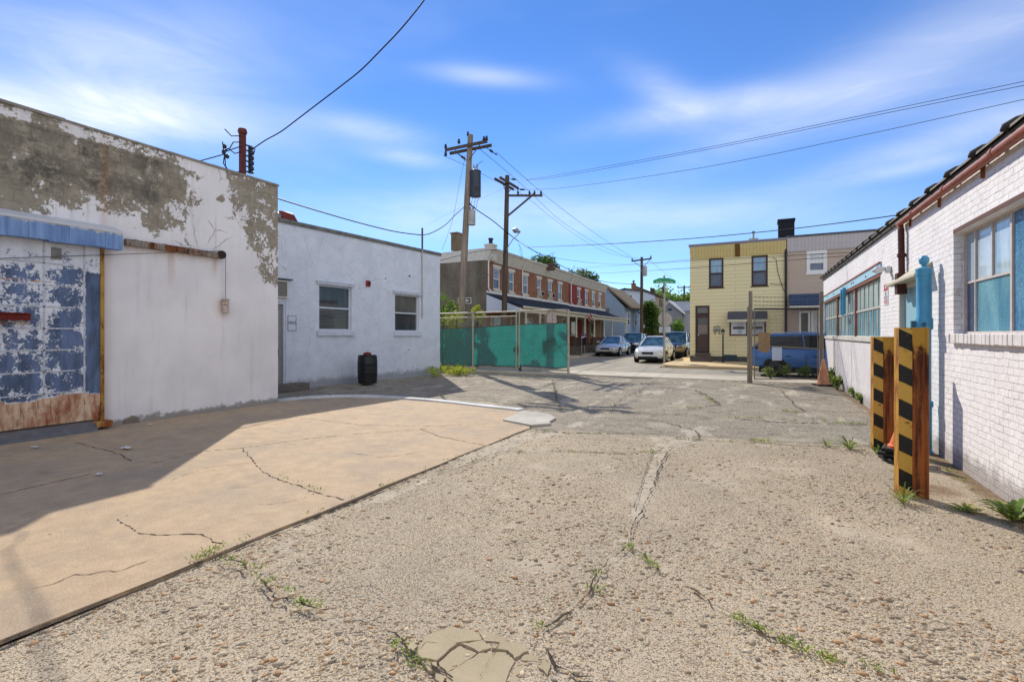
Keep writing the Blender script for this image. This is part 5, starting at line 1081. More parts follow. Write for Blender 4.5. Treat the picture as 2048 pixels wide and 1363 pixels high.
m = MB(); hp, hq = PD(1041, 464, DB-.25), PD(1025, 459, DB-.25); m.tube([hp, hp.lerp(hq, .3), hp.lerp(hq, .7), hq], [.04, .1, .16, .05], 10); m.lathe([(.0, 0), (.03, 0), (.03, .08), (0, .09)], hp.lerp(hq, .35)+ZV*.08, 8); m.build('lamp_head', M_GREYMET, la_, smooth=True, ang=50)
m = MB(); m.tube([PD(u, v, DB-.2) for u, v in ((1037, 487), (1043, 500), (1045, 512), (1042, 520))], .01, 4); m.tube([PD(u, v, DB-.2) for u, v in ((1040, 490), (1040, 505), (1044, 515))], .008, 4); m.build('loose_wires', M_BLACK, pb_)
# far poles
def far_pole(u, vt, D, arm, label, vb=None, tr=False):
    b0 = PD(u, 700, D); b0.z = 0.05; t_ = PD(u+.5, vt, D); p = thing('utility_pole', label, 'utility pole', tuple(b0)); m = MB(); m.tube([b0, t_], [.2, .13], 10); m.build('shaft', M_POLE2, p, smooth=True, ang=50)
    a0_, a1_ = PD(u-arm, vt+8 if tr else vt+4, D+.4), PD(u+arm, vt+3, D-.4); m = MB(); m.beam(a0_, a1_, .12, .15); m.build('crossarm', M_ARM, p)
    for s in (.03, .5, .97): insul(p, a0_.lerp(a1_, s)+ZV*.18, 1.5)
    if tr:
        for s in (-1, 1): m = MB(); m.beam(t_-ZV*.45+XV*s*.8, t_-ZV*1.0+XV*s*.1, .05, .05); m.build('brace', M_ARM, p)
        c = PD(u+6.5, 541, D-.2); m = MB(); m.lathe([(.15, -.55), (.24, -.52), (.24, .4), (.2, .48), (0, .5)], c, 14); m.build('transformer', M_TRAN2, p, smooth=True, ang=40)
    return p
far_pole(1283, 514, 52.4, 20, 'dark utility pole with a small transformer between the parked cars', tr=True); far_pole(1368, 571, 76, 13, 'slim distant utility pole showing left of the yellow house')

# ================================================================ overhead wires
def wire(pts, r, label, name='overhead_wire', group='overhead wires', smooth=True):
    P = [PD(*p) for p in pts]
    if smooth and len(P) > 2:
        Q = []
        for i in range(len(P)-1):
            p0, p1, p2, p3 = P[max(0, i-1)], P[i], P[i+1], P[min(len(P)-1, i+2)]
            for k in range(6):
                t = k/6; Q.append(.5*((2*p1)+(p2-p0)*t+(2*p0-5*p1+4*p2-p3)*t*t+(-p0+3*p1-3*p2+p3)*t**3))
        P = Q+[P[-1]]
    m = MB(); m.tube(P, r, 5, False); return top(m, name, M_CABLE, tuple(P[0]), label, 'wire', group, smooth=True)
M_CABLE = plain('black_cable', S('#24262b'), .6, 0, .3, var=0)
wire([(508, 296, 10.9), (530, 281, 10.7), (562, 263, 10.4), (598, 236, 10.1), (640, 204, 9.8), (682, 172, 9.5), (722, 140, 9.2), (762, 100, 8.9), (800, 60, 8.6), (838, 14, 8.3), (872, -34, 8.0)], .0125, 'thick black wire rising from the warehouse mast over the yard')
wire([(510, 297, 10.85), (508, 306, 10.9), (502, 314, 10.95), (499, 318, 10.9)], .009, 'short black jumper looping down to the mast insulators')
wire([(540, 390, 13.9), (556, 397, 14.4), (640, 423, 16.2), (720, 446, 18.2), (790, 463, 20.0), (842, 470, 21.6)], .022, 'thick black cable sagging above the office roof edge')
wire([(842, 470, 21.6), (862, 466, 22.3), (890, 450, 23.3), (912, 428, 24.4), (932, 411, DA)], .02, 'black cable from the office riser up to the leaning pole')
wire([(938, 404, DA), (950, 417, DA), (985, 441, 27.5), (1012, 463, 28.3), (1038, 483, 30), (1062, 498, 32), (1100, 519, 36), (1140, 540, 41), (1180, 556, 47), (1222, 565, 54), (1262, 568, 62)], .026, 'thick black cable dropping from the leaning pole past the brick row')
wire([(1036, 482, 30), (1052, 492, 28), (1064, 493.5, 27), (1200, 488.5, 22), (1380, 477, 18.5), (1560, 460, 16), (1700, 443, 14), (1810, 428, 12.9), (1880, 418, 12.2)], .014, 'long black wire crossing the sky behind the workshop roof')
for i, (a, lab) in enumerate((([(1052, 359, 28.3), (1120, 349, 26.5), (1400, 298, 21), (1700, 236, 17.5), (2048, 163, 14.5), (2200, 130, 13.5)], 'upper of two close wires crossing the upper right sky'), ([(1052, 359.5, 28.4), (1120, 353, 26.5), (1400, 302, 21), (1700, 241, 17.5), (2048, 171, 14.5), (2200, 140, 13.5)], 'lower of two close wires crossing the upper right sky'), ([(1052, 379, 28.4), (1140, 374, 26.5), (1400, 336, 21), (1700, 276, 17.5), (2048, 199, 14.5), (2200, 165, 13.5)], 'single wire below the close pair in the upper right sky'))):
    wire(a, .0095, lab)
wire([(992, 304, 25.5), (1050, 356, 29.5), (1107, 404, 34), (1170, 452, 41), (1225, 490, 47.5), (1262, 512, 52)], .012, 'upper thin wire from the double crossarm to the far pole')
wire([(958, 297, 25.4), (1010, 340, 29), (1060, 384, 34), (1120, 440, 40), (1190, 485, 47), (1240, 508, 51), (1268, 516, 52.4)], .012, 'middle thin wire from the double crossarm to the far pole')
wire([(886, 311, 25.2), (925, 328, 26.5), (988, 360, 29.5), (1050, 392, 34), (1110, 440, 40), (1180, 488, 47), (1232, 510, 51), (1300, 519, 52.4)], .010, 'lower thin wire from the left end of the double crossarm')
wire([(1078, 507, 30), (1120, 517, 36), (1180, 525, 42), (1240, 528.5, 36), (1310, 526, 30), (1375, 521.5, 26), (1480, 516, 24), (1580, 511, 22.5), (1700, 505, 21)], .012, 'wire crossing the street in front of the yellow house windows')
wire([(1150, 549, 40), (1210, 546, 36), (1281, 541.5, 30), (1340, 538.5, 27), (1460, 530, 24.5), (1570, 521, 23), (1700, 511, 21.5)], .012, 'lower wire crossing the street just below the upper windows')
wire([(1130, 537, 40), (1200, 533, 38), (1280, 528, 34), (1380, 518, 29)], .008, 'faint wire running level above the red brick houses')
wire([(876, 522, 24), (930, 508, 25.5), (965, 501, 27), (1000, 500, 28), (1024, 508, 29), (1046, 516, 30)], .014, 'cable passing in front of the grey end wall')
wire([(876, 566, 26.2), (930, 562, 26), (980, 548, 26.2), (1010, 542, 28.6)], .012, 'low dark cable across the grey end wall')
wire([(931, 310, 25.3), (918, 372, 24.7), (905, 440, 24), (884, 500, 23.4)], .007, 'thin guy wire hanging down from the double crossarm')
wire([(860, 447, 60), (900, 425, 45), (985, 387, 30), (1008, 375, 28.6)], .007, 'thin wire running left from the corner pole')
wire([(1297, 519, 52.4), (1330, 545, 60), (1366, 574, 76)], .012, 'thin wire from the far pole toward the distant pole')
# ================================================================ brick row on the left of the side street
def brick(name, c0, c1, mortar):
    b = B(name, c0, .9, 0, .2); o = b.obj(); br = b.add('ShaderNodeTexBrick', {'offset': .5}, Vector=b.uvw(), Scale=1.0, Mortar_Size=.009, Brick_Width=.22, Row_Height=.075, Color1=c0, Color2=c1, Mortar=mortar)
    n = b.noise(o, .9, 5, .6); b.set('Base Color', b.mix(b.math('MULTIPLY', b.step(n, .45, .75), .45), br.outputs['Color'], tuple(x*.55 for x in c0))); b.bump(br.outputs['Fac'], -.5, .008); return b.m
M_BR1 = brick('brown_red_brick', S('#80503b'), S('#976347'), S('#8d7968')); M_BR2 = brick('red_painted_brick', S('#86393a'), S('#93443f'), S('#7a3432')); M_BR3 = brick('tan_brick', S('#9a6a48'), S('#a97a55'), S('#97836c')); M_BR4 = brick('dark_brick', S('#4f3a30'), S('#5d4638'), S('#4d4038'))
b = B('grey_stucco', S('#6d6558'), .95, 0, .1); o = b.obj(); b.set('Base Color', b.mix(b.step(b.noise(b.map(o, (1, 1, .4)), 1.2, 7, .65), .3, .7), S('#5f584b'), S('#80776a'))); b.bump(b.noise(o, 8.0, 6), .4, .02); M_STUCCO = b.m
M_CORN = plain('cream_cornice', S('#c2bcb0'), .7, var=.1, scale=1.5); M_PROOF = plain('dark_blue_shingle', S('#252a35'), .9, var=.3, scale=8, bump=.4, bscale=30); M_CREAM = plain('cream_trim', S('#c8c0a9'), .65, var=.1, scale=2); M_PDARK = plain('grey_brown_stone', S('#5d554b'), .9, var=.3, scale=5)  # M_PDARK: one dark grey-brown stone for porches and garden wall
def siding(name, c, line, h=.11, vert=False, var=.08):
    b = B(name, c, .6, 0, .3); o = b.obj(); uv = b.uvw()
    if vert: s_ = b.sep(o); uv = b.comb(s_[2], s_[0], 0.0)
    br = b.add('ShaderNodeTexBrick', {'offset': .37}, Vector=uv, Scale=1.0, Mortar_Size=.008, Mortar_Smooth=.3, Brick_Width=3.7, Row_Height=h, Color1=c, Color2=tuple(x*.95 for x in c), Mortar=line)
    n = b.noise(b.map(o, (1, 1, .4)), 1.0, 5, .6); b.set('Base Color', b.mix(b.math('MULTIPLY', n, var*2), br.outputs['Color'], tuple(x*.75 for x in c))); zz = b.sep(uv)[1]; saw = b.math('FRACT', b.math('DIVIDE', zz, h)); b.bump(saw, -.7, .012); return b.m
M_WSIDE = siding('white_siding', S('#cfd4dd'), S('#8d929b')); M_BSIDE = siding('blue_siding', S('#9fb3c8'), S('#7088a0')); M_TSIDE = siding('tan_siding', S('#bba998'), S('#877a6b'), .13); M_YSIDE = siding('yellow_siding', S('#e4d8ab'), S('#a99b6c'), .19); M_YVERT = siding('yellow_vertical_panel', S('#d8c58a'), S('#ab995c'), .16, True); M_TVERT = siding('pale_vertical_panel', S('#c3bec0'), S('#97929a'), .16, True); M_GSIDE = siding('grey_siding', S('#8f9094'), S('#6d6e72')); M_CSIDE = siding('cream_siding', S('#bfb29c'), S('#9a8e7a'))
M_GL_ROW = glass_mat('row_window_glass', S('#5f6a78'), .06, .6, .7, S('#98a3b0')); M_GL_ROW2 = glass_mat('row_window_dark', S('#3a4453'), .06, .6, .6, S('#66707e'))
FB = Face((-14.7, 0), (0, 1), (1, 0)); FP = Face((-12.4, 0), (0, 1), (1, 0)); ZB = .11
zc0 = FB.px(976, 522)[1]; zpt = FB.px(975, 586)[1]; zpf = 3.2; zct = zc0+.78
wz1r, wz0r = FB.px(994, 537)[1], FB.px(994, 579)[1]
def row_house(y0, y1, wus, wallm, label, end=False, posts=(), dark_side=False, ac_on=(), zoff=0.0, downs=None, proof=M_PROOF, ground=M_BR1):
    t = thing('row_house', label, 'house', (-14.7, (y0+y1)/2, ZB), group='brick row houses with porches'); zb, zt, zp, zf = zc0+zoff, zct+zoff, zpt+zoff, zpf+zoff
    holes = []
    for u0, u1 in wus:
        a0 = FB.px(u0, 560)[0]; a1 = FB.px(u1, 560)[0]; holes.append((a0, a1, wz0r+zoff, wz1r+zoff))
    m = MB(); fwall(m, FB, y0+.003, y1-.003, ZB, zb+.05, holes, .14); m.build('wall', wallm, t)
    m = MB(); shell(m, FB, y0+.003, y1-.003, zb+.05, 11, ZB); m.build('body', M_STUCCO if end else M_BR4, t)
    for i, h in enumerate(holes):
        fo = sash_window(t, FB, h, .07, M_WHITEP, M_GL_ROW, M_GL_ROW2, .06, M_CREAM, .14, .5, .08)
        MB().fbox(FB, h[0]-.1, h[1]+.1, h[3]+.002, h[3]+.2, -.02, .03).build('lintel', M_OFFWHITE, fo)
        if i in ac_on: q = MB(); c_ = (h[0]+h[1])/2; q.fbox(FB, c_-.24, c_+.24, h[2]+.03, h[2]+.4, -.02, .3); ao = q.build('air_conditioner', M_OFFWHITE, t); MB().fbox(FB, c_-.2, c_+.2, h[2]+.07, h[2]+.36, .3, .308).build('grille', M_DARKHOLE, ao)
    # flaring cornice
    m = MB(); A, C_ = y0+.01, y1-.01; pr = [(-.1, zb+.05), (.04, zb), (.08, zb+.1), (.34, zt-.14), (.40, zt-.12), (.40, zt), (-.1, zt+.02)]
    m.prism([FB(A, z, d) for d, z in pr], FB(C_, 0, 0)-FB(A, 0, 0)); m.build('cornice', M_CORN, t)
    rf = MB(); rf.quad(FB(A, zt, -.1), FB(C_, zt, -.1), FB(C_, zt-.25, -11), FB(A, zt-.25, -11)).quad(FB(A, zt, -.1), FB(A, zt-.25, -11), FB(A, zb, -11), FB(A, zb, -.1)).quad(FB(C_, zt, -.1), FB(C_, zt-.25, -11), FB(C_, zb, -11), FB(C_, zb, -.1)).quad(FB(A, zt-.25, -11), FB(C_, zt-.25, -11), FB(C_, zb, -11), FB(A, zb, -11)); rf.build('roof', M_TARROOF if not end else M_OFFWHITE, t)
    # porch: roof, fascia, gable cheek, posts, base, steps
    m = MB(); m.hexa([FB(A, zp-.1, 0), FB(C_, zp-.1, 0), FB(C_, zf-.08, 2.3), FB(A, zf-.08, 2.3), FB(A, zp, 0), FB(C_, zp, 0), FB(C_, zf+.02, 2.4), FB(A, zf+.02, 2.4)]); m.build('porch_roof', proof, t)
    MB().fbox(FB, A, C_, zp+.003, zp+.16, .0, .05).build('flashing', M_WHITEP, t)
    m = MB(); m.fbox(FB, A, C_, zf-.32, zf-.07, 2.16, 2.3).fbox(FB, A, C_, zf-.07, zf+.03, 2.401, 2.46); m.build('fascia', M_CREAM, t)
    if end or dark_side:
        m = MB(); m.prism([FB(A, zp-.1, .02), FB(A, zf-.1, 2.28), FB(A, zf-.34, 2.28), FB(A, zf-.34, .02)], (0, -.05, 0)); m.build('porch_gable', M_WSIDE if end else M_CORN, t)
    for a in posts: m = MB(); m.lathe([(.1, 1.35), (.11, 1.4), (.075, 1.45), (.07, zf-.42), (.1, zf-.38), (.1, zf-.32)], FB(a, 0, 2.2), 10); m.build('porch_post', M_CREAM, t, smooth=True, ang=50)
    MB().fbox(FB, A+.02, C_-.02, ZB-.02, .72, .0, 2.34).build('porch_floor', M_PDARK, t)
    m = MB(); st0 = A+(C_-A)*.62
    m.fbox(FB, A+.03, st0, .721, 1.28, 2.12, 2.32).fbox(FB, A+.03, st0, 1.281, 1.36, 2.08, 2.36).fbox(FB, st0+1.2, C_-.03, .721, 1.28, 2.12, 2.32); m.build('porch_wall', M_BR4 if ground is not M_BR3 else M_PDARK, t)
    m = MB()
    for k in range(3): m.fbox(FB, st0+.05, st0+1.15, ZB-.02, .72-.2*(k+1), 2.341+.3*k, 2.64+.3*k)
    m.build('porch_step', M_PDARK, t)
    dr0 = A+(C_-A)*.68; m = MB(); m.fbox(FB, dr0, dr0+.95, .721, 2.8, .004, .05); d_ = m.build('door', plain('row_door_paint', S('#6d5a48'), .6, var=.2), t); ring(MB(), FB, (dr0-.1, dr0+1.05, .722, 2.9), .1, .003, .07).build('door_frame', M_CREAM, d_)
    r = (A+.5, A+1.9, 1.45, 2.75); f = ring(MB(), FB, r, .09, .004, .06).build('window', M_CREAM, t); MB().fbox(FB, r[0]+.09, r[1]-.09, r[2]+.09, r[3]-.09, .006, .02).build('pane', M_GL_ROW2, f)
    if downs is not None:
        a = downs; m = MB(); m.tube([FB(a, zb+.35, .3), FB(a, zb, .07), FB(a, zp+.3, .07), FB(a+.05, zp+.12, .2)], .045, 8); m.build('downspout', M_WHITEP, t)
    return t
pp = lambda u: FP.px(u, 640)[0]
h1 = row_house(26.0, 30.75, [(987, 1000), (1018, 1028)], M_BR1, 'end row house with a grey stucco side wall and white sided porch gable', True, (pp(1063)-.6, 30.6), downs=26.12)
h2 = row_house(30.75, 35.45, [(1047, 1056), (1074, 1082)], M_BR1, 'second brown brick row house with its downspout at the left edge', False, (pp(1063)+1.5, pp(1088)+.5), downs=30.85, ac_on=(1,))
h3 = row_house(35.45, 40.1, [(1096, 1104), (1116, 1124)], M_BR1, 'third brown brick row house just before the red painted one', False, (pp(1155), pp(1172)), ac_on=(0,))
h4 = row_house(40.1, 45.6, [(1154.5, 1161), (1170, 1176)], M_BR2, 'row house with an upper wall painted deep red', False, (40.3, 43.2), True, ac_on=(0,), zoff=-.05, downs=40.6, ground=M_BR2)
h5 = row_house(45.6, 51.2, [(1184, 1190), (1197, 1202.5)], M_BR3, 'last row house of tan brick at the far end', False, (45.8, 51.0), zoff=-.05, ground=M_BR3)
# chimneys and small roof things of the end house
def chimney(u0, v0, u1, v1, D, mat, parent, name='chimney', flue=None, w=.55):
    a, b_ = PD(u0, v1, D), PD(u1, v0, D); c = (a+b_)/2; s = (PD(u1, v0, D)-PD(u0, v0, D)).length/2; m = MB(); m.box(c.x-s, c.x+s, c.y-w, c.y+w, a.z, b_.z-.1).box(c.x-s-.04, c.x+s+.04, c.y-w-.04, c.y+w+.04, b_.z-.1, b_.z); o_ = m.build(name, mat, parent)
    if flue: m = MB(); m.lathe([(.12, 0), (.12, flue), (.16, flue+.02), (.16, flue+.1), (.05, flue+.12)], (c.x, c.y, b_.z), 10); m.build('flue', M_BLACK, o_)
    return o_
chimney(906, 466, 921, 502, 31.5, plain('old_chimney_brick', S('#74654f'), .9, var=.25, scale=6), h1, w=.3); chimney(973, 489, 990, 522, 30.3, M_OFFWHITE, h1, flue=.28, w=.3); chimney(1096, 527, 1109, 540, 37.5, plain('dull_chimney', S('#5f5247'), .9, var=.2, scale=8), h3, w=.25)
m = MB(); p = PD(1107, 545, 38); m.tube([p, PD(1106, 505, 38)], .02, 5); m.beam(PD(1100, 507, 38), PD(1111, 504, 38), .02, .02); m.beam(PD(1101, 507, 38.2), PD(1105, 511, 37.9), .02, .02); m.build('antenna', M_GREYMET, h3)
# hanging oval porch sign and flags
q = FP.px(1103, 640, .1); os_ = thing('oval_sign', 'large pale oval house sign hanging under the porch fascia', 'sign', tuple(FP(q[0], q[1], .1))); m = MB(); m.prism([FP(q[0]+.85*math.cos(t), q[1]+.03+.52*math.sin(t), .1) for t in np.linspace(0, 2*PI, 24)[:-1]], (.03, 0, 0)); m.build('plate', plain('pale_pink_board', S('#b8a8a0'), .7, var=.06), os_)
for k, ch in enumerate('238'): text_on(FP, q[0]+.05, q[1]+.32-k*.3, .132, ch, .34, M_INK, os_, sx=1.2)
fl = thing('flag', 'red and white striped flag on a slanted pole at the porch corner', 'flag', tuple(PD(1164, 648, 40))); m = MB(); f0, f1 = PD(1160, 645, 40), PD(1184, 626, 39.2); m.tube([f0, f1], .02, 6); m.build('pole', M_CREAM, fl)
b = B('flag_cloth', S('#a8574a'), .9); o = b.obj(); w_ = b.add('ShaderNodeTexWave', {'wave_type': 'BANDS', 'bands_direction': 'DIAGONAL'}, Vector=o, Scale=2.2); b.set('Base Color', b.mix(b.step(w_.outputs['Fac'], .4, .6), S('#9a4238'), S('#c9b3a8'))); m = MB()
c0, c1, c2, c3 = PD(1176, 630, 39.4), PD(1184, 626, 39.2), PD(1185, 641, 39.3), PD(1178, 642, 39.5); m.prism([c0, c1, c2, c3], (.0, .03, 0)); m.build('cloth', b.m, fl)
gp = PD(1166, 700, 37.3); gp.z = .11; gf = thing('garden_banner', 'dark banner with a white and purple emblem on a thin stand by the porch steps', 'banner', tuple(gp)); zz0, zz1 = PD(1166, 690, 37.3).z, PD(1166, 668, 37.3).z
F2 = Face((gp.x, gp.y), (CA, SA), (SA, -CA)); MB().fbox(F2, -.2, .2, zz0, zz1, -.01, .01).build('cloth', plain('dark_plum_cloth', S('#2b1a24'), .9, var=.2), gf); m = MB(); m.prism([F2(-.13, zz1-.34, .011), F2(.15, zz1-.2, .011), F2(.15, zz1-.06, .011), F2(-.13, zz1-.2, .011)], F2.n*.006); m.build('emblem', plain('lilac_emblem', S('#b9a6d6'), .8), gf); m = MB(); m.tube([F2(-.1, .0), F2(-.1, zz1)], .02, 6); m.tube([F2(.12, .0), F2(.12, zz0)], .02, 6); m.build('stand', M_GALV, gf)

# ================================================================ yellow corner house and its neighbour
YH = 29.6; FY = Face((0, YH), (1, 0), (0, -1)); ya0 = FY.px(1380, 650)[0]; ya1 = FY.px(1572.5, 600)[0]; yzt = FY.px(1376, 491, .35)[1]; yzc = FY.px(1381, 519)[1]; YB = .10
yh = thing('yellow_house', 'two storey corner house with yellow siding and dark brown windows', 'house', (ya0, YH, YB))
yw = [FY.rect(1418, 518, 1447, 575), FY.rect(1503, 511, 1535.5, 570.5)]; zt_ = (yw[0][3]+yw[1][3])/2; zb_ = (yw[0][2]+yw[1][2])/2; yw = [(w[0], w[1], zb_, zt_) for w in yw]
yd = FY.rect(1391, 610, 1419, 706); yd = (yd[0], yd[1], .62, FY.px(1405, 611)[1]); yg = FY.rect(1459, 643, 1532, 671); yg = (yg[0], yg[1], FY.px(1490, 671)[1], FY.px(1490, 640)[1])
M_BROWN = plain('dark_brown_trim', S('#43302a'), .6, var=.1); fz = FY.px(1440, 712)[1]
m = MB(); fwall(m, FY, ya0, ya1, fz, yzc+.05, yw+[yd, yg], .1); m.build('wall', M_YSIDE, yh)
m = MB(); shell(m, FY, ya0, ya1, yzc+.05, 10, YB); m.build('body', M_YSIDE, yh)
m = MB(); m.fbox(FY, ya0-.0, ya1, YB-.1, fz, -.1, .015); m.build('foundation', plain('grey_foundation', S('#55524c'), .9, var=.25, scale=7, bump=.4), yh)
r = FY.rect(1448, 716, 1474, 724, .02); MB().fbox(FY, r[0], r[1], .2, .48, .016, .03).build('basement_window', plain('dark_blue_grille', S('#2c3f4c'), .5), yh)
m = MB(); pr = [(-.1, yzc), (.03, yzc), (.07, yzc+.05), (.36, yzt-.12), (.36, yzt-.1), (-.1, yzt-.1)]; m.prism([FY(ya0+.02, z, d) for d, z in pr], (ya1-ya0-.03, 0, 0)); m.build('cornice', M_YVERT, yh)
m = MB(); m.fbox(FY, ya0-.02, ya1, yzt-.1, yzt-.03, -10, .38).fbox(FY, ya0-.03, ya1, yzt-.03, yzt+.03, -10, .42); m.build('roof', plain('roof_trim_grey', S('#8b8890'), .6, var=.1), yh)
qa0, qa1 = FY.px(1470, 500, .2)[0], FY.px(1480, 500, .2)[0]; m = MB(); m.hexa([FY(qa0, yzc+.0, .04), FY(qa1, yzc+.0, .04), FY(qa1, yzc+.0, .085), FY(qa0, yzc+.0, .085), FY(qa0, yzt-.105, .34), FY(qa1, yzt-.105, .34), FY(qa1, yzt-.105, .385), FY(qa0, yzt-.105, .385)]); m.build('batten', plain('brown_batten', S('#6b4f24'), .7, var=.1), yh)
for i, w in enumerate(yw): sash_window(yh, FY, w, .085, M_BROWN, M_GL_SKY, plain('dark_blue_screen', S('#5a6577'), .4, 0, .4, var=.1), .02, M_BROWN, .05, .48, .02)
m = MB(); ring(m, FY, yg, .07, -.06, .02); mid = (yg[0]+yg[1])/2; m.fbox(FY, mid-.06, mid+.06, yg[2]+.07, yg[3]-.07, -.055, .018); fo = m.build('window', M_BROWN, yh)
for x0, x1 in ((yg[0]+.07, mid-.06), (mid+.06, yg[1]-.07)):
    MB().fbox(FY, x0, x1, yg[2]+.07, yg[3]-.07, -.05, -.03).build('pane', glass_mat('shop_window_glass', S('#9aa5b8'), .06, .6, .9, S('#d9dadd')), fo); MB().fbox(FY, x0+.1, x1-.08, yg[2]+.36, yg[2]+.48, -.029, -.025).build('shelf', plain('window_shelf', S('#5d5b52'), .7), fo); ring(MB(), FY, (x0, x1, yg[2]+.07, yg[3]-.07), .035, -.03, -.01).build('sash', M_WHITEP, fo)
a0, a1 = FY.px(1455, 630, .5)[0], FY.px(1535, 630, .5)[0]; az1, az0 = FY.px(1490, 622, .1)[1], FY.px(1490, 640, .75)[1]; m = MB(); m.hexa([FY(a0, az1-.06, .0), FY(a1, az1-.06, .0), FY(a1, az0, .75), FY(a0, az0, .75), FY(a0, az1, .0), FY(a1, az1, .0), FY(a1, az0+.06, .78), FY(a0, az0+.06, .78)]); aw = m.build('awning', plain('slate_awning', S('#4d4d57'), .6, var=.15, scale=12), yh)
m = MB(); n = 18
for k in range(n): x = a0+(a1-a0)*k/n; x_ = a0+(a1-a0)*(k+1)/n; m.prism([FY(x, az0+.04, .785), FY(x_, az0+.04, .785), FY(x_, az0-.06, .785), FY((x+x_)/2, az0-.12, .785), FY(x, az0-.06, .785)], (0, -.012, 0))
m.build('valance', M_CREAM, aw)
m = MB(); ring(m, FY, (yd[0], yd[1], yd[2]-.05, yd[3]), .09, -.08, .03); dfo = m.build('door_frame', M_BROWN, yh); ztr = FY.px(1405, 626)[1]
dd = MB().fbox(FY, yd[0]+.09, yd[1]-.09, .58, ztr-.08, -.07, -.03).build('door', plain('brown_door', S('#4a3733'), .5, 0, .4, var=.08), yh); MB().fbox(FY, yd[0]+.09, yd[1]-.09, ztr-.08, ztr, -.08, .01).build('transom_bar', M_BROWN, dfo); MB().fbox(FY, yd[0]+.09, yd[1]-.09, ztr, yd[3]-.09, -.06, -.04).build('transom_pane', M_GL_BLIND, dfo)
r = FY.rect(1396, 649, 1415.5, 667.5, -.03); MB().fbox(FY, r[0], r[1], r[2], r[3], -.03, -.024).build('door_pane', plain('door_glass_paper', S('#7d736d'), .4, var=.1), dd); r2 = FY.rect(1396, 636, 1415.5, 648, -.03); MB().fbox(FY, r2[0], r2[1], r2[2], r2[3], -.03, -.024).build('fanlight', M_GL_DARK, dd); MB().fbox(FY, yd[0]+.13, yd[0]+.18, 1.5, 1.62, -.03, .03).build('handle', M_GALV, dd)
m = MB(); sx0, sx1 = FY.px(1386, 716)[0], FY.px(1426, 716)[0]
for k, (z, d) in enumerate(((.56, .35), (.36, .68), (.2, .98))): m.fbox(FY, sx0+.12*(2-k)*.6, sx1-.1*(2-k)*.6, YB-.05, z, .016 if k == 0 else (.35, .68)[k-1]+.001, d)
m.build('door_step', plain('brown_stone_step', S('#61564b'), .9, var=.2, scale=6), yh)
# plaque, lamp post, chimney, vent, downspout, wires on the wall
qa, qb = FY.px(1434, 661, .03); pl_ = thing('house_plaque', 'small grey house number plaque with scrolls beside the brown door', 'plaque', tuple(FY(qa, qb, .02))); MB().fbox(FY, qa-.2, qa+.2, qb-.08, qb+.14, .017, .035).build('plate', plain('plaque_grey', S('#9b958d'), .6, var=.1), pl_); text_on(FY, qa, qb+.02, .036, '2834', .15, M_INK, pl_)
m = MB(); m.tube([FY(qa-.17, qb+.24, .03), FY(qa-.1, qb+.2, .03), FY(qa, qb+.25, .03), FY(qa+.1, qb+.2, .03), FY(qa+.17, qb+.24, .03)], .018, 5); m.tube([FY(qa-.1, qb-.2, .03), FY(qa-.1, qb-.08, .03)], .018, 5); m.tube([FY(qa+.13, qb-.2, .03), FY(qa+.13, qb-.08, .03)], .018, 5); m.build('scroll', M_BLACK, pl_)
lp = FY(FY.px(1446, 724, .8)[0], 0, .8); lp.z = YB; lz0, lz1 = FY.px(1446, 671, .8)[1], FY.px(1446, 661, .8)[1]; l_ = thing('lamp_post', 'short black lantern post in front of the yellow house', 'lamp post', tuple(lp)); m = MB(); m.lathe([(.08, 0), (.08, .05), (.04, .12), (.035, lz0-YB)], lp, 10); m.build('post', M_BLACK, l_); m = MB(); m.lathe([(.03, 0), (.06, .03), (.09, .2), (.09, .22)], (lp.x, lp.y, lz0), 6); m.build('lantern', plain('lantern_glass', S('#8d8a78'), .3), l_); m = MB(); m.lathe([(.12, .22), (.05, .33), (.015, .36), (.01, .42)], (lp.x, lp.y, lz0), 6); m.build('lamp_cap', M_BLACK, l_)
chimney(1558, 441, 1586, 476, 27.5, plain('black_chimney', S('#22252a'), .9, var=.25, scale=8), yh, w=.5); m = MB(); vp = PD(1507, 478, 29.5); m.lathe([(.1, -.05), (.1, .05), (.055, .06), (.055, .38), (.1, .42), (.1, .46), (.02, .48)], vp, 10); m.box(vp.x-.25, vp.x+.25, vp.y-.2, vp.y+.2, vp.z-.1, vp.z+.02); m.build('roof_vent', M_GALV, yh)
m = MB(); m.tube([FY(ya1-.02, yzc+.3, .1), FY(ya1-.02, YB, .1)], .06, 8); m.build('downspout', plain('dark_downspout', S('#33302e'), .6), yh)
wx = lambda u, v: FY(*FY.px(u, v), .03); m = MB(); m.tube([wx(1545, 515), wx(1552, 518), wx(1556, 545), wx(1565, 575), wx(1572, 588)], .012, 4); m.tube([wx(1540, 568), wx(1558, 569), wx(1572, 568)], .012, 4); m.build('wall_cable', M_BLACK, yh)
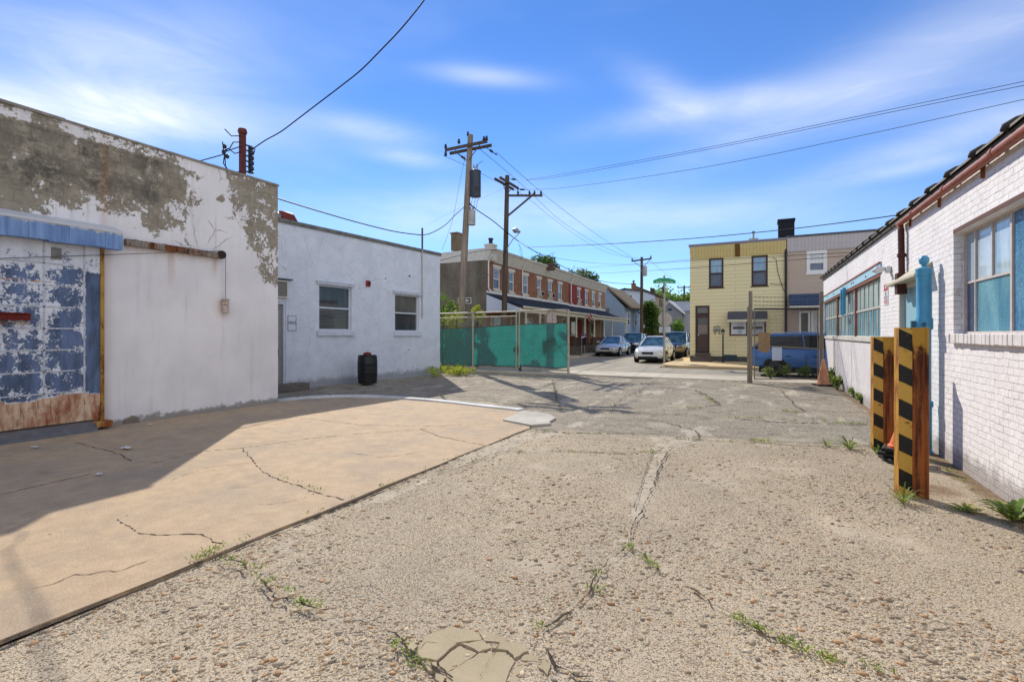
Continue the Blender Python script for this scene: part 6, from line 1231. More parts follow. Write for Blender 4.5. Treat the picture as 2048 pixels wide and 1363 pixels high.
# neighbour
na0, na1 = ya1+.02, ya1+5.0; nzt = yzt+.12; nh = thing('tan_house', 'tan sided row house joined to the yellow house with a blue shingle canopy', 'house', (na0, YH, YB)); nw = FY.rect(1613, 500, 1654, 547); nw = (nw[0], nw[1], nw[2]+.05, nw[3]-.05)
nd = (FY.px(1598, 640)[0], FY.px(1620, 640)[0], .55, FY.px(1600, 622)[1]); ng = (nd[1]+.05, nd[1]+1.6, 1.0, nd[3])
m = MB(); fwall(m, FY, na0, na1, YB, yzc+.1, [nw, nd, ng], .1); m.build('wall', M_TSIDE, nh); shell(MB(), FY, na0, na1, yzc+.1, 10, YB).build('body', M_TSIDE, nh)
m = MB(); pr = [(-.1, yzc+.05), (.03, yzc+.05), (.07, yzc+.1), (.3, nzt-.1), (-.1, nzt-.1)]; m.prism([FY(na0+.01, z, d) for d, z in pr], (na1-na0-.02, 0, 0)); m.build('cornice', M_TVERT, nh); m = MB(); m.fbox(FY, na0, na1, nzt-.098, nzt, -10, .34); m.build('roof', plain('dark_roof_trim', S('#4d4f55'), .7, var=.2), nh)
fo = sash_window(nh, FY, nw, .16, M_WHITEP, M_GL_CURT, plain('grey_screen', S('#6d7888'), .4, 0, .4), .0, M_WHITEP, .06, .5, .04)
ca0, ca1 = na0+.1, na1; cz1, cz0 = FY.px(1600, 587, .2)[1], FY.px(1600, 612, .8)[1]; m = MB(); m.hexa([FY(ca0, cz1-.1, .0), FY(ca1, cz1-.1, .0), FY(ca1, cz0, .7), FY(ca0, cz0, .7), FY(ca0, cz1, .0), FY(ca1, cz1, .0), FY(ca1, cz0+.12, .75), FY(ca0, cz0+.12, .75)]); m.build('canopy', plain('blue_shingle', S('#3d4d66'), .85, var=.3, scale=9, bump=.4, bscale=30), nh); MB().fbox(FY, ca0, ca1, cz0-.06, cz0+.02, .6, .77).build('canopy_trim', M_OFFWHITE, nh)
m = MB(); ring(m, FY, nd, .09, -.08, .03); m.build('door_frame', M_WHITEP, nh); MB().fbox(FY, nd[0]+.09, nd[1]-.09, .55, nd[3]-.09, -.07, -.03).build('door', plain('grey_green_door', S('#5d6456'), .5, var=.1), nh); m = MB(); ring(m, FY, ng, .1, -.07, .03); fo = m.build('window', M_WHITEP, nh); MB().fbox(FY, ng[0]+.1, ng[1]-.1, ng[2]+.1, ng[3]-.1, -.06, -.04).build('pane', M_GL_CURT, fo)

# ================================================================ houses farther up the street
M_SHUT = plain('navy_shutter', S('#26364e'), .6, var=.1); M_BROOF = plain('brown_shingle', S('#7a6b54'), .9, var=.2, scale=5, bump=.3); M_SLATE = plain('grey_shingle', S('#6f7986'), .9, var=.2, scale=5)
def gpoint(u, v, y): x, z = PY(u, v, y); return Vector((x, y, z))
# blue house: gable towards the yard, roof falling to the street
yb = 55.0; t = thing('blue_house', 'light blue sided house with a brown roof sloping toward the street', 'house', tuple(gpoint(1240, 690, yb)*1)); e0, e1 = gpoint(1211, 573, yb), gpoint(1258, 614, yb); xL = e0.x-3; e1.x += .0
m = MB(); zl = e0.z+(e0.z-e1.z)/(e1.x-e0.x)*(e0.x-xL)*.6; P = [Vector((xL, yb, 0)), Vector((e1.x-.5, yb, 0)), Vector((e1.x-.5, yb, e1.z)), Vector((e0.x, yb, e0.z)), Vector((xL, yb, e0.z))]; m.prism(P, (0, 7.5, 0)); m.build('wall', M_BSIDE, t)
m = MB(); s = (e0-e1); n_ = Vector((s.z, 0, -s.x)).normalized()*.18; n_ = n_ if n_.z > 0 else -n_; a, b_ = e1+Vector((.25, -.25, -.15)), e0+Vector((0, -.25, 0)); m.prism([a, b_, b_+n_, a+n_], (0, 8, 0)); m.build('roof', M_BROOF, t); FBl = Face((e1.x-.5, 0), (0, 1), (1, 0))
for v0, v1, y0 in ((622, 650, 56), (622, 650, 59.5)):
    z1, z0 = FBl.px(1245, v0)[1], FBl.px(1245, v1)[1]; sash_window(t, FBl, (y0, y0+1.3, z0, z1), .1, M_WHITEP, M_GL_ROW, M_GL_ROW2, -.06)
FBg = Face((0, yb), (1, 0), (0, -1)); r = FBg.rect(1212, 616, 1219, 628); MB().fbox(FBg, *r, .002, .04).build('wall_box', M_GREYMET, t)
# its porch
pz = FBl.px(1252, 668)[1]; m = MB(); m.hexa([FBl(55, pz+.1, 0), FBl(62, pz+.1, 0), FBl(62, pz-.5, 2), FBl(55, pz-.5, 2), FBl(55, pz+.22, 0), FBl(62, pz+.22, 0), FBl(62, pz-.38, 2.1), FBl(55, pz-.38, 2.1)]); m.build('porch_roof', M_OFFWHITE, t)
for y in (55.2, 58.4, 61.8): m = MB(); m.tube([FBl(y, .1, 1.9), FBl(y, pz-.5, 1.9)], .07, 8); m.build('porch_post', M_WHITEP, t)
# white house with shutters
yw_ = 66.0; FWh = Face((0, yw_), (1, 0), (0, -1)); L0, Pk, R0 = gpoint(1222, 586, yw_), gpoint(1250, 579, yw_), gpoint(1288, 583, yw_); t = thing('white_house', 'white two storey house with navy shutters at the bend of the street', 'house', (Pk.x, yw_, 0)); m = MB(); m.prism([Vector((L0.x, yw_, 0)), Vector((R0.x, yw_, 0)), R0, Pk, L0], (0, 9, 0)); m.build('wall', M_WSIDE, t)
m = MB()
for a, b_ in ((L0, Pk), (Pk, R0)): m.prism([a+Vector((-.1, -.3, 0)), b_+Vector((.1, -.3, 0)), b_+Vector((.1, -.3, .2)), a+Vector((-.1, -.3, .2))], (0, 9.6, 0))
m.build('roof', plain('dark_grey_roof', S('#4c4a4a'), .9, var=.2), t)
for (u0, v0, u1, v1) in ((1248, 593, 1255, 607), (1257, 623, 1263, 635)):
    r = FWh.rect(u0, v0, u1, v1); sash_window(t, FWh, r, .12, M_WHITEP, M_GL_ROW2, M_GL_ROW2, -.06)
    for x0, x1 in ((r[0]-.55, r[0]-.12), (r[1]+.12, r[1]+.55)):
        if x0 > r[1] or u0 < 1250: MB().fbox(FWh, x0, x1, r[2]-.1, r[3]+.1, .003, .05).build('shutter', M_SHUT, t)
r = FWh.rect(1243, 651, 1282, 690); m = MB(); m.prism([FWh(r[0], r[3]-.3, 0), FWh(r[1], r[3]-1.0, 0), FWh(r[1], r[3]-.6, 0), FWh(r[0], r[3]+.3, 0)], (0, -2.2, 0)); m.build('porch_roof', plain('pale_grey_roof', S('#8d97a0'), .8, var=.1), t); MB().fbox(FWh, r[0], r[1], 0, r[3]-1.0, .002, .05).build('porch_wall', M_CSIDE, t)
for u in (1250, 1262): rr = FWh.rect(u, 657, u+7, 668); MB().fbox(FWh, *rr, .051, .08).build('window', M_GL_DARK, t)
MB().fbox(FWh, *FWh.rect(1266, 656, 1270, 668), .051, .09).build('shutter', M_SHUT, t)
# taller cream house behind
yc = 74.0; FC = Face((0, yc), (1, 0), (0, -1)); pts = [gpoint(u, v, yc) for u, v in ((1262, 584), (1271, 574), (1324, 597), (1326, 606))]; t = thing('cream_house', 'tall cream house with a brick chimney behind the white one', 'house', (pts[1].x, yc, 0)); m = MB(); m.prism([Vector((pts[0].x, yc, 0)), Vector((pts[3].x, yc, 0)), pts[3], pts[2], pts[1], pts[0]], (0, 9, 0)); m.build('wall', M_CSIDE, t); m = MB(); a, b_ = pts[1]+Vector((0, -.3, 0)), pts[2]+Vector((.3, -.3, 0)); m.prism([a, b_, b_+ZV*.22, a+ZV*.22], (0, 9.6, 0)); m.build('roof', plain('brown_roof_edge', S('#55443c'), .9, var=.2), t)
chimney(1264.5, 567, 1270, 581, 66, M_BR1, t, flue=.3); chimney(1302, 577, 1308, 588, 74, M_BR4, t)
for (u0, v0, u1, v1) in ((1283, 595, 1287, 606), (1289, 596, 1293, 607), (1297, 597, 1302, 609)): MB().fbox(FC, *FC.rect(u0, v0, u1, v1), .003, .04).build('window', M_GL_ROW2, t)
for (u0, v0, u1, v1) in ((1319, 598, 1321, 612), (1323, 600, 1325, 614)): MB().fbox(FC, *FC.rect(u0, v0, u1, v1), .003, .04).build('shutter', M_BROWN, t)
# small grey gabled house
yg_ = 70.0; FGr = Face((0, yg_), (1, 0), (0, -1)); g = [gpoint(u, v, yg_) for u, v in ((1331, 612), (1339, 603.5), (1364, 625), (1364, 690), (1331, 690))]; t = thing('grey_house', 'small grey gabled house with a blue grey roof beyond the cars', 'house', (g[1].x, yg_, 0)); g[3].z = g[4].z = 0; m = MB(); m.prism(g, (0, 8, 0)); m.build('wall', M_GSIDE, t)
m = MB(); a, b_ = g[1]+Vector((-.1, -.3, .02)), g[2]+Vector((.35, -.3, -.25)); m.prism([a, b_, b_+ZV*.25, a+ZV*.25], (0, 8.6, 0)); m.build('roof', M_WHITEP, t); MB().fbox(FGr, *FGr.rect(1336, 617, 1344, 620.5), .003, .05).build('window', M_SHUT, t)
w0, w1_ = gpoint(1344, 604, yg_+3), gpoint(1392, 604, yg_+3); z0 = gpoint(1360, 624, yg_+1).z; m = MB(); m.prism([Vector((w0.x, yg_+.6, z0)), Vector((w1_.x, yg_+.6, z0)), Vector((w1_.x, yg_+4, w1_.z)), Vector((w0.x, yg_+4, w0.z))], (0, 0, .15)); m.build('wing_roof', M_SLATE, t); m = MB(); m.box(g[2].x+.02, w1_.x, yg_+.8, yg_+6, 0, z0); m.build('wing_wall', plain('pale_grey_wall', S('#a3a4a8'), .8, var=.1), t)
m = MB(); m.box(gpoint(1286, 690, 62).x, gpoint(1336, 690, 62).x, 61.9, 62.1, 0, gpoint(1300, 657, 62).z); top(m, 'board_fence', plain('brown_board', S('#6d4a36'), .85, var=.25, scale=3), (gpoint(1286, 690, 62).x, 62, 0), 'brown board fence under the bushy tree', 'fence')
m = MB(); m.box(gpoint(1258, 690, 60).x, gpoint(1340, 690, 60).x, 59.0, 59.25, 0, 1.15); top(m, 'low_wall', M_PDARK, (gpoint(1258, 690, 60).x, 59, 0), 'low brown garden wall behind the parked cars', 'wall')

# ================================================================ stop sign and street name sign
SD = 26.8; sp = PD(1328.5, 728, SD); sp.z = .11; ss = thing('sign_post', 'galvanised sign post with the grey back of a stop sign and a green street sign', 'street sign', tuple(sp)); Fs = Face((sp.x, sp.y), (CA, SA), (SA, -CA))
zt = Fs.px(1328, 556)[1]; m = MB(); m.tube([Fs(0, .1), Fs(0, zt)], .06, 10); m.lathe([(.04, 0), (.05, .02), (.05, .14), (.02, .17)], Fs(0, zt), 8); m.build('post', plain('sign_post_metal', S('#a39f93'), .5, .4, .4, var=.12, scale=5), ss, smooth=True, ang=50)
ca, cb = Fs.px(1330, 638.5, -.1); r8 = .39; m = MB(); m.prism([Fs(ca+r8*math.cos(PI/8+k*PI/4), cb+r8*math.sin(PI/8+k*PI/4), -.075) for k in range(8)], Fs.n*.012); m.build('stop_sign_back', plain('sign_back_metal', S('#a59f95'), .55, .3, .4, var=.06), ss)
r = Fs.rect(1318, 653, 1341, 665, -.1); MB().fbox(Fs, *r, -.09, -.076).build('lower_sign_back', plain('pale_sign_back', S('#b3bac4'), .55, .2, .4, var=.05), ss)
a0, a1 = Fs.px(1305.5, 565)[0], Fs.px(1350, 565)[0]; z0, zs, z1 = Fs.px(1328, 566.5, .09)[1], Fs.px(1328, 560.5, .09)[1], Fs.px(1328, 555.8, .09)[1]; m = MB(); w = a1-a0; m.prism([Fs(a0, z0, .085), Fs(a1, z0, .085), Fs(a1, zs, .085), Fs(a1-w*.3, z1, .085), Fs(a0+w*.27, z1, .085), Fs(a0, zs, .085)], Fs.n*.012); m.build('name_plate', plain('sign_green', S('#1f8a54'), .4, 0, .4, var=.05), ss); text_on(Fs, (a0+a1)/2, (z0*1.05+zs*.95)/2-.01, .0975, 'N Garden St', .175, plain('sign_letter', S('#c5e3d2'), .5), ss)
m = MB(); e = Fs(.12, zt-.75, 0); m.box(e.x-.05, e.x-.04+.03, e.y-.35, e.y+.35, e.z, e.z+.22); m.build('side_name_plate', plain('sign_green_edge', S('#8fae8f'), .4), ss); MB().fbox(Fs, -.1, -.05, zt-.8, zt-.45, -.05, .05).build('clamp', M_BLACK, ss)
# ================================================================ cars
M_TYRE = plain('tyre_rubber', S('#1c1c1d'), .85, var=.15, scale=20); M_RIM = plain('alloy_rim', S('#a4a6aa'), .35, .8, .5, var=.1); M_CARGL = glass_mat('car_glass', S('#2c4450'), .03, 1.0, .6, S('#5a7f8e')); M_LAMP = plain('headlamp_lens', S('#c3c6c4'), .12, 0, .7, var=.1); M_TRIM = plain('black_trim', S('#17181a'), .5, 0, .4, var=.1); M_PLATE = plain('number_plate', S('#c9c9c4'), .5, var=.1); M_REDL = plain('red_lens', S('#8d1f1c'), .2, 0, .6)  # car glass: reflected sky is put into its bluish colour
def paint(name, c, metal=.0):
    b = B(name, c, .28, metal, .5); b.set('Coat Weight', .8); b.set('Coat Roughness', .05); return b.m
def car(label, loc, rotz, body, kind='sedan', L=4.6, Wd=1.78, H=1.45, rim=M_RIM, two_tone=None, glass=None):
    t = thing('parked_car', label, 'car', loc, rotz, 'cars parked on the streets', local=True); hl, hw = L/2, Wd/2; suv = kind != 'sedan'
    if suv: prof = [(-hl, .55, 1.0, .86), (-hl+.12, .4, 1.08, .95), (-hl+.6, .34, 1.1, 1.0), (-.4, .3, 1.07, 1.0), (.75, .3, 1.06, 1.0), (1.1, .3, 1.06, .99), (hl-.5, .3, 1.0, .96), (hl-.14, .34, .9, .86), (hl, .42, .76, .72)]
    else: prof = [(-hl, .5, .9, .84), (-hl+.12, .36, .98, .93), (-hl+.7, .3, 1.0, .99), (-.5, .25, .95, 1.0), (.7, .25, .93, 1.0), (1.0, .25, .92, .99), (hl-.55, .25, .83, .96), (hl-.15, .27, .72, .86), (hl, .34, .6, .72)]
    m = MB(); K = []
    for (y, zb, zt, w) in prof:
        w *= hw; mid = zb+(zt-zb)*.5; sec = [(0, zb), (w*.86, zb), (w*.97, zb+.08), (w, mid), (w*.985, mid+.12*(zt-zb)), (w*.9, zt-.035), (w*.74, zt), (0, zt+.03)]
        ring_ = [(x, y, z) for x, z in sec]+[(-x, y, z) for x, z in sec[1:-1]][::-1]; K.append(len(m.v)); m.v.extend(ring_); n = len(ring_)
    for a, b_ in zip(K[:-1], K[1:]):
        for j in range(n): m.f.append([a+j, a+(j+1) % n, b_+(j+1) % n, b_+j]); m.mi.append(0)
    m.f.append([K[0]+j for j in range(n)]); m.mi.append(0); m.f.append([K[-1]+j for j in range(n)][::-1]); m.mi.append(0)
    bo = m.build('body', body, t, smooth=True, ang=38)
    # cabin of glass with a painted roof and pillars
    if kind == 'hatch': g = [(-hl+.1, 1.05, .82), (-hl+.85, H-.06, .70), (.25, H-.02, .71), (1.05, 1.05, .84)]
    elif suv: g = [(-hl+.12, 1.05, .84), (-hl+.42, H-.08, .70), (.15, H-.02, .71), (.95, 1.05, .84)]
    else: g = [(-hl+.55, .97, .78), (-.95, H-.04, .62), (-.05, H, .62), (.98, .91, .83)]
    m = MB(); K = []
    for (y, z, w) in g: w *= hw; K.append(len(m.v)); m.v.extend([(-w, y, z), (w, y, z)])
    b0 = len(m.v); zb = .95 if not suv else 1.03
    m.f += [[K[0], K[0]+1, K[1]+1, K[1]], [K[1], K[1]+1, K[2]+1, K[2]], [K[2], K[2]+1, K[3]+1, K[3]], [K[0], K[1], K[2], K[3]], [K[0]+1, K[3]+1, K[2]+1, K[1]+1]]; m.mi += [0]*5
    m.build('windows', glass or M_CARGL, t)
    m = MB(); y1, z1, w1_ = g[1]; y2, z2, w2_ = g[2]; w1_ *= hw; w2_ *= hw
    q = []
    for s, (y, z, w) in enumerate(((y1-.06, z1-.012, w1_), (y1+.1, z1+.03, w1_*.98), ((y1+y2)/2, max(z1, z2)+.045, w2_*1.0), (y2-.1, z2+.03, w2_*.98), (y2+.05, z2-.01, w2_))):
        q.append(len(m.v)); m.v.extend([(-w-.012, y, z-.03), (-w*.8, y, z+.01), (0, y, z+.022), (w*.8, y, z+.01), (w+.012, y, z-.03)])
    for a, b_ in zip(q[:-1], q[1:]):
        for j in range(4): m.f.append([a+j, a+j+1, b_+j+1, b_+j]); m.mi.append(0)
    m.build('roof', body, t, smooth=True)
    m = MB()
    for s in (-1, 1):
        for (p, q_) in ((g[3], g[2]), (g[0], g[1])): m.beam((s*p[2]*hw, p[0], p[1]), (s*q_[2]*hw, q_[0], q_[1]), .065, .05)
        ym = (g[1][0]+g[2][0])/2+(.12 if not suv else .25); wm = g[1][2]*hw; m.beam((s*(hw*.86), ym+.02, zb), (s*(wm+.004), ym-.05, H-.04), .075, .03)
        if suv: m.beam((s*(hw*.86), ym-1.15, zb), (s*(wm+.004), ym-1.15, H-.06), .09, .03)
        m.beam((s*hw*.85, g[0][0]+.15, zb+.012), (s*hw*.86, g[3][0]-.05, zb+.0), .05, .06)
    m.build('pillar', body, t)
    R = .36 if suv else .325; ax = ((-hl+.95), (hl-.92))
    for y in ax:
        for s in (-1, 1):
            m = MB(); m.lathe([(R+.055, -.03), (R+.055, .0), (R-.02, .0)], (s*(hw-.012), y, R), 24, 'x', caps=False); m.lathe([(.0, 0), (R+.05, 0), (R+.05, .001)], (s*(hw-.004), y, R), 24, 'x'); m.build('wheel_arch', M_TRIM, t)
            m = MB(); m.lathe([(R*.6, -.1), (R*.97, -.1), (R, -.07), (R, .07), (R*.97, .1), (R*.66, .105), (R*.6, .08)], (s*(hw-.09), y, R), 24, 'x'); w_ = m.build('wheel', M_TYRE, t, smooth=True, ang=40)
            m = MB(); m.lathe([(.0, .0), (R*.64, .0), (R*.66, .012), (R*.2, .022), (0, .025)], (s*(hw-.09)+(.095 if s > 0 else -.12), y, R), 24, 'x'); c = s*(hw-.09)+s*.118
            for k in range(5): a = k*2*PI/5; m.beam((c, y, R), (c, y+math.cos(a)*R*.6, R+math.sin(a)*R*.6), .03, .07)
            m.build('rim', rim, w_)
    zf = prof[-2][2]; yf = hl
    for s in (-1, 1):
        m = MB(); zz = zf-.13 if not suv else zf-.1; m.hexa([(s*hw*.40, yf-.06, zz-.06), (s*hw*.86, yf-.3, zz-.05), (s*hw*.86, yf-.26, zz+.07), (s*hw*.42, yf-.08, zz+.07), (s*hw*.40, yf+.005, zz-.06), (s*hw*.885, yf-.19, zz-.05), (s*hw*.875, yf-.17, zz+.07), (s*hw*.42, yf-.02, zz+.06)]); m.build('headlight', M_LAMP, t)
        m = MB(); m.beam((s*(g[1][2]*hw-.0), g[1][0]-.03, g[1][1]-.045), (s*(g[2][2]*hw-.0), g[2][0]+.03, g[2][1]-.04), .045, .08); m.build('roof_rail', body, t)
        m = MB(); yy = g[3][0]-.2; zz = 1.0 if not suv else 1.12; m.hexa([(s*hw*.9, yy, zz), (s*(hw+.17), yy-.02, zz), (s*(hw+.17), yy+.08, zz), (s*hw*.9, yy+.1, zz), (s*hw*.92, yy, zz+.11), (s*(hw+.15), yy-.02, zz+.13), (s*(hw+.15), yy+.07, zz+.13), (s*hw*.92, yy+.09, zz+.11)]); m.build('mirror', body, t)
        m = MB(); m.box(min(s*hw*.6, s*hw*.9), max(s*hw*.6, s*hw*.9), -hl-.01, -hl+.12, .75, .92); m.build('taillight', M_REDL, t)
        for yy in (.05, -.85): m = MB(); m.box(s*(hw+.003)-.012, s*(hw+.003)+.012, yy-.1, yy+.08, .78, .81); m.build('handle', M_TRIM, t)
    m = MB(); m.box(-hw*.36, hw*.36, yf-.05, yf+.012, .5 if not suv else .62, .63 if not suv else .8); m.build('grille', M_TRIM, t); m = MB(); m.box(-hw*.6, hw*.6, yf-.1, yf+.006, .27 if not suv else .36, .38 if not suv else .5); m.build('lower_grille', M_TRIM, t)
    MB().box(-.26, .26, yf+.0065, yf+.02, .41 if not suv else .51, .49 if not suv else .61).build('plate', M_PLATE, t)
    m = MB(); m.box(-hw*.9, hw*.9, -hl+.4, hl-.4, .16, .32); m.build('underbody', M_TRIM, t)
    for yy in (.78, -.28, -1.15):
        for s in (-1, 1): m = MB(); m.box(s*(hw-.012)-.014, s*(hw-.012)+.014, yy-.006, yy+.006, .4, .9); m.build('door_seam', M_TRIM, t)
    if two_tone: m = MB(); m.box(-hw*.93, hw*.93, yf-.22, yf+.004, .5, .72); m.build('bumper', two_tone, t)
    return t
car('white sedan parked facing the yard beside the corner pavement', (-5.72, 28.35+2.25, -.02), PI, paint('white_car_paint', S('#d9d8d4')), 'sedan', 4.5, 1.76, 1.46)
car('silver sedan parked on the left in front of the porches', (-10.15, 35.3+2.3, -.02), PI, paint('silver_car_paint', S('#b4b6ba'), .25), 'sedan', 4.6, 1.78, 1.43)
car('dark navy sport utility parked behind the silver sedan', (-10.1, 42+2.3, -.02), PI, paint('navy_car_paint', S('#1c2634'), .3), 'suv', 4.6, 1.86, 1.72)
car('dark blue and gold wagon parked behind the white sedan', (-5.42, 34.3+2.4, -.02), PI, paint('blue_black_paint', S('#222f48'), .3), 'suv', 4.8, 1.84, 1.76, two_tone=paint('gold_paint', S('#8d7748'), .4))
car('farthest dark car half hidden by the yellow house', (-4.75, 41.5+2.3, .0), PI, paint('graphite_paint', S('#2e3742'), .3), 'suv', 4.6, 1.8, 1.7)
car('bright blue crossover parked behind the chain link gate', (1.74, 22.35, -.02), -PI/2, paint('bright_blue_paint', S('#2b74bd'), .15), 'hatch', 4.5, 1.82, 1.68, plain('dark_alloy', S('#3f4043'), .45, .5, .5), glass=glass_mat('dark_cabin_car_glass', S('#0f1820'), .05, .45, .5, S('#1b2b36')))  # shaded cabin interior is put into the dark glass colour

# ================================================================ trees and plants
def leaf_mat(name, dark, mid, light):
    b = B(name, mid, .6, 0, .25); a = b.sep(b.attr().outputs['Color'])[0]; col = b.ramp(a, [(0, dark), (.5, mid), (1, light)]); b.set('Base Color', col)
    tr = b.add('ShaderNodeBsdfTranslucent', None, Color=b.mix(.6, col, light)); mx = b.add('ShaderNodeMixShader'); mx.inputs[0].default_value = .35; b.L.new(b.bsdf.outputs[0], mx.inputs[1]); b.L.new(tr.outputs[0], mx.inputs[2]); b.L.new(mx.outputs[0], b.out.inputs['Surface']); return b.m
L_DARK = leaf_mat('dark_foliage', S('#1f2f12'), S('#3d5722'), S('#6d8a34')); L_MID = leaf_mat('summer_foliage', S('#2d4416'), S('#55782a'), S('#8fae45')); L_YEL = leaf_mat('yellow_green_foliage', S('#4d5c17'), S('#8a9a2c'), S('#c2c552')); L_OLIVE = leaf_mat('olive_foliage', S('#333a24'), S('#5a6340'), S('#8b9468')); L_WEED = leaf_mat('weed_green', S('#3d5f1f'), S('#688a38'), S('#b0b565')); L_WEEDY = leaf_mat('dry_weed', S('#5d6a22'), S('#93993f'), S('#c9c06a'))
M_BARK = wood('bark', S('#3a3026'), S('#5a4c3e'))
def leaves(mb, cl, n, size, asp=.6):
    """cl: clumps (centre, radii); leaf quads folded along the rib, spread through each clump"""
    tot = sum(r[0]*r[1]*r[2] for _, r in cl); mb.c = mb.c or []
    for c, r in cl:
        k = max(4, int(n*r[0]*r[1]*r[2]/tot)); tone = rng.random()*.5
        for _ in range(k):
            d = rng.normal(size=3); d /= np.linalg.norm(d); rad = rng.random()**.42; p = np.array(c)+d*rad*np.array(r)*(1+.25*rng.normal()*.5)
            a = rng.normal(size=3); a /= np.linalg.norm(a); bq = np.cross(a, rng.normal(size=3)); bq /= np.linalg.norm(bq)+1e-6; s = size*(.6+.8*rng.random()); nq = np.cross(a, bq)
            v = [p-a*s, p+bq*s*asp+nq*s*.2, p+a*s, p-bq*s*asp+nq*s*.2]; q = len(mb.v); mb.v.extend([tuple(x) for x in v]); mb.f.append([q, q+1, q+2]); mb.f.append([q, q+2, q+3]); mb.mi += [0, 0]
            tn = min(1, max(0, tone+.35*rng.random()+.1)); mb.c += [(tn, 0, 0, 1)]*4
def tree(name, label, base, h, cw, n, leaf, mat, group=None, trunk_h=.35, cat='tree', shape=1.0, seed=0, lean=0):
    r_ = random.Random(seed); t = thing(name, label, cat, tuple(base), group=group); b_ = Vector(base); th = h*trunk_h; m = MB(); rt = max(.03, h*.022); m.tube([b_-ZV*.1, b_+ZV*th*.5+Vector((.02*h, 0, 0)), b_+ZV*th, b_+ZV*h*.75], [rt*1.4, rt, rt*.8, rt*.3], 8)
    cl = []
    for k in range(9 if n > 500 else 6):
        ang = r_.random()*6.28; rad = cw*.5*(.25+.65*r_.random()); zz = th+(h-th)*(.2+.72*r_.random()); f = 1-.55*abs((zz-th)/(h-th)-.45); c = b_+Vector((math.cos(ang)*rad*f+lean*zz, math.sin(ang)*rad*f, zz)); s = cw*.5*(.34+.26*r_.random()); cl.append((tuple(c), (s, s, s*.8*shape))); m.tube([b_+ZV*th*(.7+.3*r_.random()), b_.lerp(c, .6)+ZV*.1*h, c], [rt*.5, rt*.35, rt*.12], 5)
    cl.append((tuple(b_+ZV*(th+(h-th)*.5)), (cw*.36, cw*.36, (h-th)*.42)))
    m.build('trunk', M_BARK, t, smooth=True); m = MB(); leaves(m, cl, n, leaf); m.build('crown', mat, t, recalc=False); return t
def at(u, Y, z=0): p = PD(u, HY, Y); return (p.x, p.y, z)
def zat(v, Y): return HY and 1.6-(v-HY)*Y/1000
tree('leafy_tree', 'round dark tree top behind the brown brick row', at(1076, 60), zat(503, 60), 4.6, 4200, .2, L_DARK, 'trees behind the row houses', .5, seed=2); tree('leafy_tree', 'thin silvery tree top behind the third row house', at(1137, 62), zat(534, 62), 5.0, 900, .17, L_OLIVE, 'trees behind the row houses', .5, seed=3); tree('conifer_tree', 'small dark pointed tree top behind the red row house', at(1173, 64), zat(538, 64), 3.4, 2000, .18, L_DARK, 'trees behind the row houses', .45, seed=4)
tree('bushy_tree', 'dense dark green tree in front of the white house', at(1304, 58), zat(606, 58)+.2, 2.9, 2600, .15, L_DARK, None, .1, seed=6, shape=1.1)
for i, (u, v, Y, w) in enumerate(((1302, 581, 92, 8), (1322, 577, 100, 8), (1340, 583, 96, 7), (1358, 579, 99, 8), (1378, 577, 97, 8), (1400, 581, 105, 9))): tree('hill_tree', ['sunlit green tree behind the cream house chimney', 'bright green tree left of the street sign', 'darker green tree right of the street sign', 'light green tree above the grey gable', 'tall green tree beside the yellow house wall', 'green tree mostly behind the yellow house'][i], at(u, Y), zat(v, Y), w, 1500, .32, L_MID, 'trees beyond the end of the street', .2, seed=20+i)
tree('small_tree', 'slender dark shrub beside the stop sign', at(1353, 60), zat(632, 60), 2.4, 500, .14, L_MID, None, .3, 'shrub', seed=31); tree('round_bush', 'little bright round bush behind the parked cars', at(1345, 55), 1.9, 1.6, 350, .1, L_WEED, None, .1, 'bush', seed=32)
# shrubs at the left fence
q = G(890, 735); tree('shrub', 'tall yellow green shrub at the office corner behind the fence', (q[0]-.9, q[1]+1.2, 0), 4.1, 1.5, 520, .1, L_MID, None, .12, 'shrub', seed=41); q = (FF.px(912, 640, -.8)[0], YF+.8); tree('vine', 'yellow leaved vine climbing over the chain link fence', (q[0], q[1], 0), 3.1, 1.5, 480, .085, L_YEL, None, .3, 'vine', seed=42); q = (FF.px(958, 640, -1.2)[0], YF+1.0); tree('vine', 'smaller yellow vine sprig right of the leaning pole', (q[0], q[1], 0), 3.0, .9, 160, .085, L_YEL, None, .7, 'vine', seed=44)
def clump(mb, c, r, h, n, s):
    leaves(mb, [((c[0]+rng.normal()*r*.5, c[1]+rng.normal()*r*.5, h*(.25+.5*rng.random())), (r*.6, r*.6, h*.5)) for _ in range(3)], n, s, .5)
m = MB(); [clump(m, (G(u, v)[0], G(u, v)[1]), .5, .28, 160, .055) for u, v in ((888, 749), (905, 748), (922, 749), (938, 748), (898, 743), (918, 743), (880, 742))]; o_ = m.build('ground_cover', L_YEL, recalc=False); tag(o_, 'low yellow green weeds along the foot of the fence', 'ground cover', kind='stuff')
